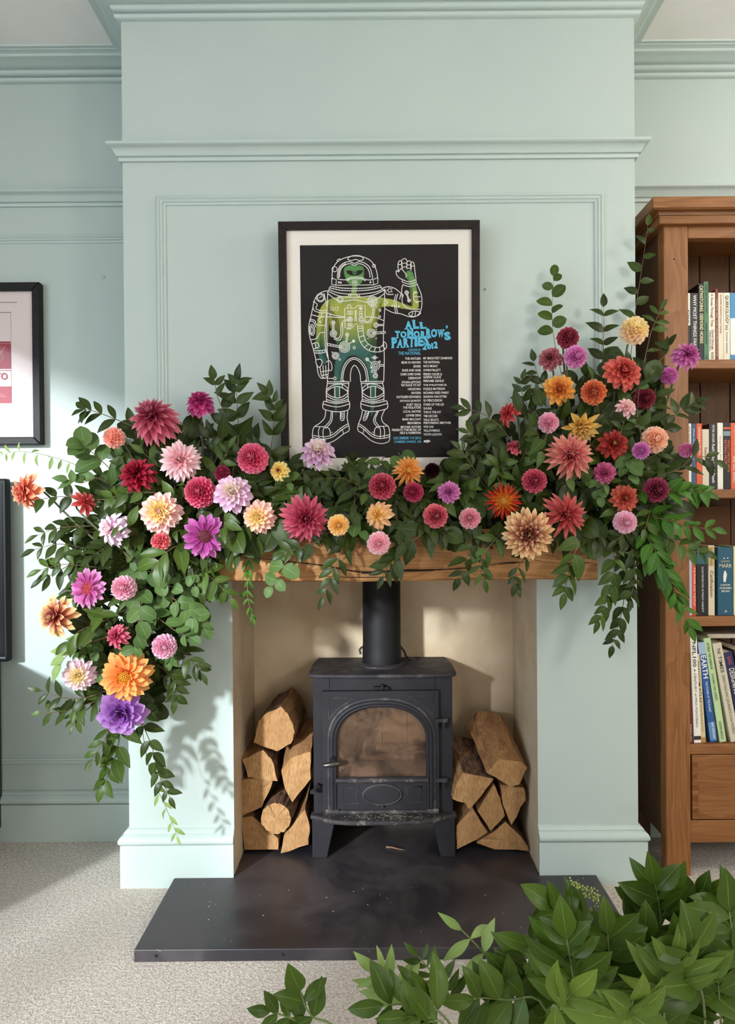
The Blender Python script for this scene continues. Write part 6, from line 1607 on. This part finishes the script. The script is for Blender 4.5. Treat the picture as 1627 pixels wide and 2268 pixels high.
S_([(300, 1190, 1.95), (285, 1165, 1.88), (275, 1150, 1.86), (262, 1165, 1.85)], .048, 1, 'lance', 'mid', 'leaves crossing the face of the pale lilac white dahlia', cross=True)
# --- cascade, left
S_([(330, 1250, 1.97), (400, 1275, 1.92), (450, 1290, 1.91), (480, 1310, 1.91)], .048, 5, 'round', 'round', 'sprig of round leaves at the left end of the beam')
S_([(330, 1290, 1.96), (390, 1330, 1.91), (425, 1365, 1.90), (450, 1390, 1.90)], .048, 5, 'round', 'round', 'sprig of round leaves hanging on the left pier')
S_([(300, 1330, 1.95), (340, 1360, 1.90), (385, 1395, 1.89), (420, 1410, 1.89)], .046, 5, 'round', 'round', 'round leaved sprig above the orchid pink ball dahlia')
S_([(300, 1280, 1.93), (310, 1350, 1.87), (300, 1420, 1.86), (290, 1470, 1.855)], .040, 6, 'round', 'round', 'strand of small round leaves hanging down to the big orange dahlia')
S_([(400, 1240, 1.93), (440, 1260, 1.90), (480, 1290, 1.89), (510, 1325, 1.90)], .052, 4, 'ovate', 'mid', 'sprig hanging off the left end of the mantel beam')
S_([(280, 1350, 1.95), (220, 1380, 1.90), (180, 1395, 1.88), (150, 1420, 1.87)], .062, 4, 'lance', 'mid', 'sprig of long leaves behind the peach yellow dahlia')
S_([(240, 1410, 1.93), (180, 1430, 1.89), (150, 1450, 1.885), (135, 1470, 1.88)], .066, 3, 'ovate', 'pale', 'sunlit pale green leaves above the pale pink white dahlia')
S_([(260, 1520, 1.96), (190, 1545, 1.92), (140, 1545, 1.91), (92, 1530, 1.90)], .05, 5, 'lance', 'dark', 'sprig reaching left below the pale pink white dahlia')
S_([(250, 1545, 1.96), (190, 1560, 1.92), (150, 1575, 1.91), (95, 1578, 1.905)], .046, 5, 'lance', 'mid', 'lowest sprig reaching left of the cascade')
S_([(240, 1540, 1.96), (180, 1580, 1.92), (165, 1600, 1.91)], .045, 3, 'slim', 'mid', 'little hanging sprig left of the violet dahlia')
S_([(330, 1400, 1.97), (400, 1440, 1.93), (430, 1470, 1.93), (446, 1490, 1.93)], .048, 5, 'lance', 'dark', 'sprig at the right edge of the cascade beside the orchid pink ball dahlia')
S_([(310, 1440, 1.98), (370, 1490, 1.94), (390, 1520, 1.935), (388, 1550, 1.93)], .052, 5, 'ovate', 'dark', 'dark sprig right of the big orange dahlia')
S_([(270, 1560, 1.98), (262, 1650, 1.94), (246, 1700, 1.935), (228, 1742, 1.93)], .062, 5, 'ovate', 'mid', 'hanging sprig at the very foot of the cascade, left one', spread=42)
S_([(300, 1570, 1.98), (335, 1650, 1.95), (350, 1710, 1.945), (376, 1765, 1.94)], .048, 7, 'ovate', 'dark', 'long hanging sprig at the foot of the cascade, in front of the left pier', spread=48)
S_([(310, 1580, 2.0), (330, 1700, 1.98), (368, 1790, 1.98), (392, 1850, 1.98)], .040, 4, 'slim', 'pale', 'withered thin vine trailing lowest down the left pier', opp=False, spread=60, droop=.5, r=.001, start=.45)
S_([(240, 1590, 1.96), (235, 1630, 1.92), (222, 1655, 1.91), (205, 1680, 1.90)], .05, 3, 'lance', 'mid', 'sprig just below the violet dahlia')
# --- over the beam
S_([(560, 1190, 1.95), (552, 1250, 1.925), (548, 1320, 1.92), (560, 1368, 1.92)], .030, 8, 'slim', 'bright', 'thin curly vine hanging at the left corner of the recess', opp=True, spread=40, droop=.5, r=.001, stem='g')
S_([(625, 1190, 1.95), (632, 1235, 1.91), (620, 1275, 1.905), (602, 1300, 1.90)], .042, 3, 'round', 'round', 'sprig of a few round leaves hanging over the beam left of the stove pipe', spread=70)
S_([(770, 1180, 1.94), (750, 1235, 1.90), (735, 1275, 1.895), (716, 1320, 1.89)], .054, 5, 'lance', 'dark', 'pointed hanging sprig over the beam left of the stove pipe', spread=42)
S_([(740, 1170, 1.94), (700, 1200, 1.88), (660, 1215, 1.875), (630, 1225, 1.87)], .052, 4, 'ovate', 'dark', 'sprig under the large raspberry dahlia')
S_([(870, 1190, 1.94), (880, 1225, 1.885), (862, 1250, 1.88), (848, 1275, 1.88)], .052, 4, 'lance', 'dark', 'sprig hanging over the beam in front of the stove pipe', spread=46)
S_([(960, 1150, 1.94), (925, 1190, 1.875), (905, 1200, 1.87), (878, 1205, 1.865)], .07, 3, 'ovate', 'dark', 'broad dark leaves beside the pale pink ball at the beam centre')
S_([(1000, 1180, 1.94), (1040, 1200, 1.88), (1030, 1245, 1.88), (1015, 1280, 1.885)], .05, 4, 'ovate', 'dark', 'sprig hanging over the beam below the pale rose ball dahlia')
S_([(1120, 1170, 1.94), (1080, 1215, 1.88), (1062, 1250, 1.88), (1070, 1282, 1.885)], .054, 5, 'lance', 'mid', 'sprig drooping left of the large copper dahlia')
S_([(1180, 1220, 1.94), (1150, 1250, 1.90), (1140, 1280, 1.90), (1145, 1300, 1.90)], .040, 4, 'lance', 'dark', 'small sprig under the large copper dahlia', spread=40)
S_([(1300, 1170, 1.94), (1272, 1225, 1.88), (1258, 1270, 1.875), (1248, 1315, 1.875)], .058, 5, 'ovate', 'mid', 'drooping sprig of greyish leaves under the coral red spiky dahlia', spread=45)
S_([(1350, 1170, 1.97), (1360, 1250, 1.91), (1345, 1320, 1.91), (1325, 1375, 1.91)], .050, 7, 'ovate', 'mid', 'long trailing sprig over the right end of the beam', spread=42)
S_([(1370, 1180, 1.99), (1385, 1280, 1.95), (1375, 1360, 1.95), (1356, 1430, 1.95)], .048, 8, 'ovate', 'dark', 'longest trailing sprig hanging on the right pier', spread=42)
S_([(1390, 1170, 1.98), (1400, 1230, 1.93), (1405, 1280, 1.925), (1395, 1330, 1.92)], .048, 5, 'ovate', 'dark', 'dark trailing sprig between the pier and the bookcase')
# --- right end
S_([(1400, 1180, 1.98), (1450, 1230, 1.92), (1490, 1300, 1.915), (1525, 1385, 1.91)], .062, 9, 'lance', 'bright', 'bright green trailing sprig in front of the bookcase post', spread=36)
S_([(1410, 1160, 1.98), (1445, 1210, 1.91), (1470, 1260, 1.90), (1500, 1330, 1.90)], .060, 7, 'lance', 'bright', 'second bright green trailing sprig beside the bookcase post', spread=38)
S_([(1400, 1140, 1.98), (1470, 1150, 1.92), (1520, 1165, 1.915), (1575, 1172, 1.91)], .056, 6, 'lance', 'bright', 'sprig reaching right in front of the brown folder')
S_([(1420, 1100, 1.98), (1480, 1090, 1.93), (1525, 1085, 1.925), (1562, 1092, 1.92)], .052, 6, 'ovate', 'bright', 'light green sprig below the second shelf books')
S_([(1440, 1060, 1.99), (1500, 1040, 1.95), (1540, 1010, 1.945), (1580, 1020, 1.94)], .062, 4, 'lance', 'dark', 'dark long leaved sprig crossing the second shelf books')
S_([(1450, 970, 2.0), (1490, 925, 1.97), (1515, 905, 1.965), (1540, 890, 1.96)], .048, 4, 'ovate', 'dark', 'sprig of oval leaves in front of the bookcase post and second shelf', **up)
S_([(1410, 1160, 1.98), (1480, 1190, 1.93), (1520, 1215, 1.925), (1560, 1225, 1.92)], .050, 5, 'ovate', 'mid', 'sprig reaching over the third shelf books')
S_([(1420, 860, 2.0), (1460, 800, 1.99), (1478, 780, 1.985), (1482, 765, 1.98)], .05, 3, 'lance', 'dark', 'dark sprig under the bright magenta dahlia', **up)
# --- uprights, right
S_([(1260, 900, 2.05), (1228, 760, 2.08), (1222, 690, 2.09), (1226, 612, 2.09)], .047, 4, 'round', 'mid', 'thin tall sprig of round leaves, highest on the chimney breast', opp=False, spread=62, droop=.05, r=.0011, start=.42)
S_([(1330, 900, 2.03), (1335, 800, 2.05), (1336, 740, 2.05), (1336, 680, 2.05)], .054, 5, 'ovate', 'dark', 'upright sprig with paired leaves between the orchid ball and cream dahlias', **up)
S_([(1390, 860, 2.08), (1405, 700, 2.10), (1420, 600, 2.10), (1434, 500, 2.10)], .048, 4, 'ovate', 'dark', 'thin dark sprig climbing the gap beside the bookcase', opp=False, spread=60, droop=.15, r=.0011, start=.3)
S_([(1420, 830, 2.0), (1440, 740, 2.0), (1452, 710, 2.0), (1462, 685, 2.0)], .042, 4, 'lance', 'mid', 'small upright sprig behind the cream yellow ball dahlia', spread=58, **up)
S_([(1260, 960, 2.02), (1215, 880, 2.03), (1190, 830, 2.03), (1182, 800, 2.03)], .046, 5, 'ovate', 'dark', 'sprig left of the dusty rose dahlia', **up)
S_([(1230, 1000, 2.02), (1180, 920, 2.03), (1155, 870, 2.03), (1156, 842, 2.03)], .044, 5, 'ovate', 'dark', 'sprig above the red edge on dahlia', **up)
S_([(1170, 1040, 2.02), (1120, 960, 2.0), (1075, 920, 1.99), (1030, 905, 1.985)], .056, 6, 'lance', 'dark', 'sprig reaching over the right edge of the poster frame', **up)
S_([(1160, 1060, 2.02), (1100, 1010, 1.98), (1060, 975, 1.97), (1040, 960, 1.97)], .054, 5, 'lance', 'dark', 'lower sprig at the right edge of the poster frame', **up)
S_([(1080, 1090, 2.0), (1050, 1040, 1.96), (1030, 1010, 1.95), (1020, 995, 1.95)], .05, 4, 'lance', 'dark', 'sprig at the lower right corner of the poster', **up)
S_([(860, 1120, 2.0), (800, 1080, 1.96), (760, 1060, 1.95), (720, 1060, 1.94)], .056, 5, 'lance', 'dark', 'sprig along the bottom of the poster frame', **up)
S_([(780, 1110, 2.02), (790, 1060, 2.0), (790, 1035, 1.99), (786, 1020, 1.98)], .048, 3, 'ovate', 'dark', 'small upright sprig in front of the poster bottom centre', **up)
S_([(640, 1100, 2.0), (660, 1060, 1.98), (672, 1040, 1.98), (680, 1030, 1.98)], .05, 3, 'lance', 'dark', 'sprig under the lavender dahlia at the poster corner', **up)
S_([(1350, 960, 2.0), (1420, 930, 1.99), (1440, 900, 1.985), (1452, 860, 1.98)], .062, 4, 'lance', 'dark', 'broad dark leaves right of the dark crimson ball dahlia', **up)

# ------------------------------------------------------------------ cut branches in the foreground
VG = 'cut leafy branches standing at the front right'
def V_(pts, L, n, label, typ='fore', col='fore', stem='g', **k):
    k.setdefault('droop', .12)
    return sprig(pts, L, n, typ, col, label, VG, stem=stem, r=.0026, name='leafy_branch', **k)
fb = lambda x, Y: P(x, 1134 + (CAMZ - .01) * F / Y, Y)
V_([fb(1420, 1.25), (1404, 2268, 1.22), (1410, 2180, 1.20), (1422, 2085, 1.19)], .088, 6, 'main branch with a reddish stem among the foreground leaves', start=.55, spread=58, stem='b')
V_([fb(1300, 1.28), (1148, 2262, 1.22), (1164, 2170, 1.20), (1178, 2085, 1.19)], .078, 6, 'dark stemmed branch with paired broad leaves in the foreground', start=.52, spread=62, stem='b')
V_([fb(1250, 1.30), (1040, 2268, 1.22), (985, 2190, 1.20), (926, 2118, 1.19)], .046, 6, 'thin branch with small leaves leaning left in the foreground', start=.55, typ='slim', col='mid')
V_([fb(1280, 1.32), (1110, 2165, 1.24), (1070, 2110, 1.23), (1022, 2060, 1.22)], .07, 2, 'branch tip with one hanging pale leaf in front of the hearth edge', start=.62, col='pale', typ='slim', droop=.9)
V_([fb(1440, 1.30), (1455, 2100, 1.24), (1462, 2030, 1.23), (1450, 1960, 1.22)], .085, 4, 'tallest foreground branch with an upright pointed leaf', start=.62, spread=40, droop=0)
V_([fb(1500, 1.30), (1480, 2110, 1.26), (1500, 2040, 1.25), (1560, 1985, 1.24)], .075, 4, 'branch leaning right below the bookcase', start=.6)
V_([fb(1550, 1.28), (1590, 2160, 1.22), (1605, 2070, 1.21), (1606, 1995, 1.20)], .082, 6, 'branch at the right edge of the foreground leaves', start=.5)
V_([fb(1560, 1.2), (1560, 2250, 1.12), (1540, 2170, 1.10), (1530, 2090, 1.09)], .092, 5, 'large leaved branch low at the right of the foreground', start=.5)
V_([fb(1480, 1.2), (1470, 2250, 1.12), (1480, 2190, 1.10), (1490, 2130, 1.09)], .095, 4, 'close branch with yellowish narrow leaves at the front right', start=.5, col='foreb', typ='slim', droop=.02)
V_([fb(1330, 1.22), (1290, 2250, 1.14), (1270, 2170, 1.12), (1255, 2080, 1.12)], .088, 6, 'branch of arching leaves in front of the hearth corner', start=.5)
V_([fb(1350, 1.26), (1330, 2180, 1.2), (1300, 2090, 1.19), (1225, 2010, 1.18)], .085, 5, 'long branch arching over the right end of the hearth', start=.58)
V_([fb(1240, 1.15), (1220, 2268, 1.06), (1240, 2235, 1.05), (1262, 2200, 1.04)], .085, 3, 'yellow green branch lowest in the foreground', start=.5, col='foreb', droop=0)
V_([fb(1400, 1.12), (1380, 2275, 1.04), (1392, 2250, 1.03), (1402, 2215, 1.02)], .08, 3, 'yellow green branch at the bottom edge of the foreground', start=.5, col='foreb', droop=0)
V_([fb(1150, 1.2), (1010, 2290, 1.12), (940, 2230, 1.11), (850, 2225, 1.10)], .075, 5, 'low branch spreading left along the bottom edge', start=.5)
V_([fb(1100, 1.18), (1000, 2300, 1.1), (950, 2262, 1.09), (905, 2250, 1.08)], .07, 4, 'lowest leaves spreading at the bottom edge left of the branches', start=.5)
V_([fb(1100, 1.25), (940, 2290, 1.18), (880, 2200, 1.17), (835, 2150, 1.16)], .068, 4, 'pale narrow leaved branch standing on the carpet side', start=.55, col='pale', typ='slim', droop=0)
V_([fb(1000, 1.22), (770, 2300, 1.14), (690, 2250, 1.13), (665, 2195, 1.12)], .075, 2, 'small branch with an upright leaf at the bottom edge, leftmost', start=.6, droop=0)
V_([fb(980, 1.22), (720, 2300, 1.14), (660, 2262, 1.13), (600, 2240, 1.12)], .05, 3, 'little branch tip at the bottom edge pointing left', start=.6)
V_([fb(1620, 1.2), (1640, 2200, 1.12), (1625, 2100, 1.11), (1615, 2020, 1.11)], .09, 6, 'branch cut off by the right edge of the view', start=.45)
V_([fb(1450, 1.24), (1500, 2220, 1.16), (1555, 2150, 1.15), (1600, 2110, 1.15)], .085, 5, 'dense dark branch filling the right foreground', start=.5)
V_([fb(1340, 1.24), (1340, 2230, 1.17), (1350, 2150, 1.16), (1345, 2070, 1.15)], .088, 6, 'dense dark branch filling the middle of the foreground', start=.5)
V_([fb(1260, 1.24), (1210, 2240, 1.18), (1120, 2215, 1.17), (1050, 2210, 1.16)], .078, 5, 'branch spreading left between the dark stem and the thin one', start=.5)
for i_, (x_, y_, bx_, Y_, lab_) in enumerate(((1500, 2110, 1500, 1.18, 'leafy branch in the thick of the foreground right of the reddish stem'), (1590, 2180, 1590, 1.13, 'leafy branch at the lower right corner of the view'), (1380, 2150, 1400, 1.2, 'leafy branch left of the reddish stem in the foreground'), (1240, 2150, 1280, 1.2, 'leafy branch right of the dark stem with paired leaves'), (1320, 2210, 1340, 1.13, 'low leafy branch in the middle of the foreground bottom edge'), (1460, 2200, 1460, 1.13, 'low leafy branch under the reddish stem'), (1130, 2190, 1200, 1.2, 'low leafy branch under the dark stem with paired leaves'), (1560, 2050, 1540, 1.24, 'leafy branch in front of the carpet below the bookcase leg'), (1270, 2040, 1320, 1.22, 'leafy branch in front of the right front hearth corner'), (1390, 2035, 1420, 1.24, 'leafy branch just left of the upright pointed leaf'))):
    V_([fb(bx_, Y_ + .06), (x_ + 12, y_ + 190, Y_ + .02), (x_ + 6, y_ + 90, Y_), (x_, y_, Y_ - .01)], .086, 5, lab_, start=.5, spread=60)
# flower spray of tiny buds
pts = [P(1345, 2040, 1.2), P(1325, 1998, 1.2), P(1300, 1975, 1.2), P(1270, 1955, 1.2)]
path = smooth_path(pts, 5)
sp_ = empty('bud_spray', fb(1350, 1.26), 'spray of tiny yellow green buds above the foreground leaves', 'greenery')
q = MB(); q.tube([p - sp_.location for p in [sp_.location, P(1350, 2150, 1.21)] + path], .0011, 5); q.build('stem', STEMM['g'], sp_)
q = MB(); rr = random.Random(3)
for p in path[4:]:
    for k in range(5):
        c = p - sp_.location + Vector((rr.uniform(-1, 1), rr.uniform(-1, 1), rr.uniform(-1, 1))) * .008
        q.lathe([(0, -.002), (.0018, -.0005), (.0016, .0012), (0, .0022)], c, 6)
o = q.build('buds', M_plain('bud_yellow_green', '#97a04c', .6), sp_); o['kind'] = 'stuff'
fit_texts()
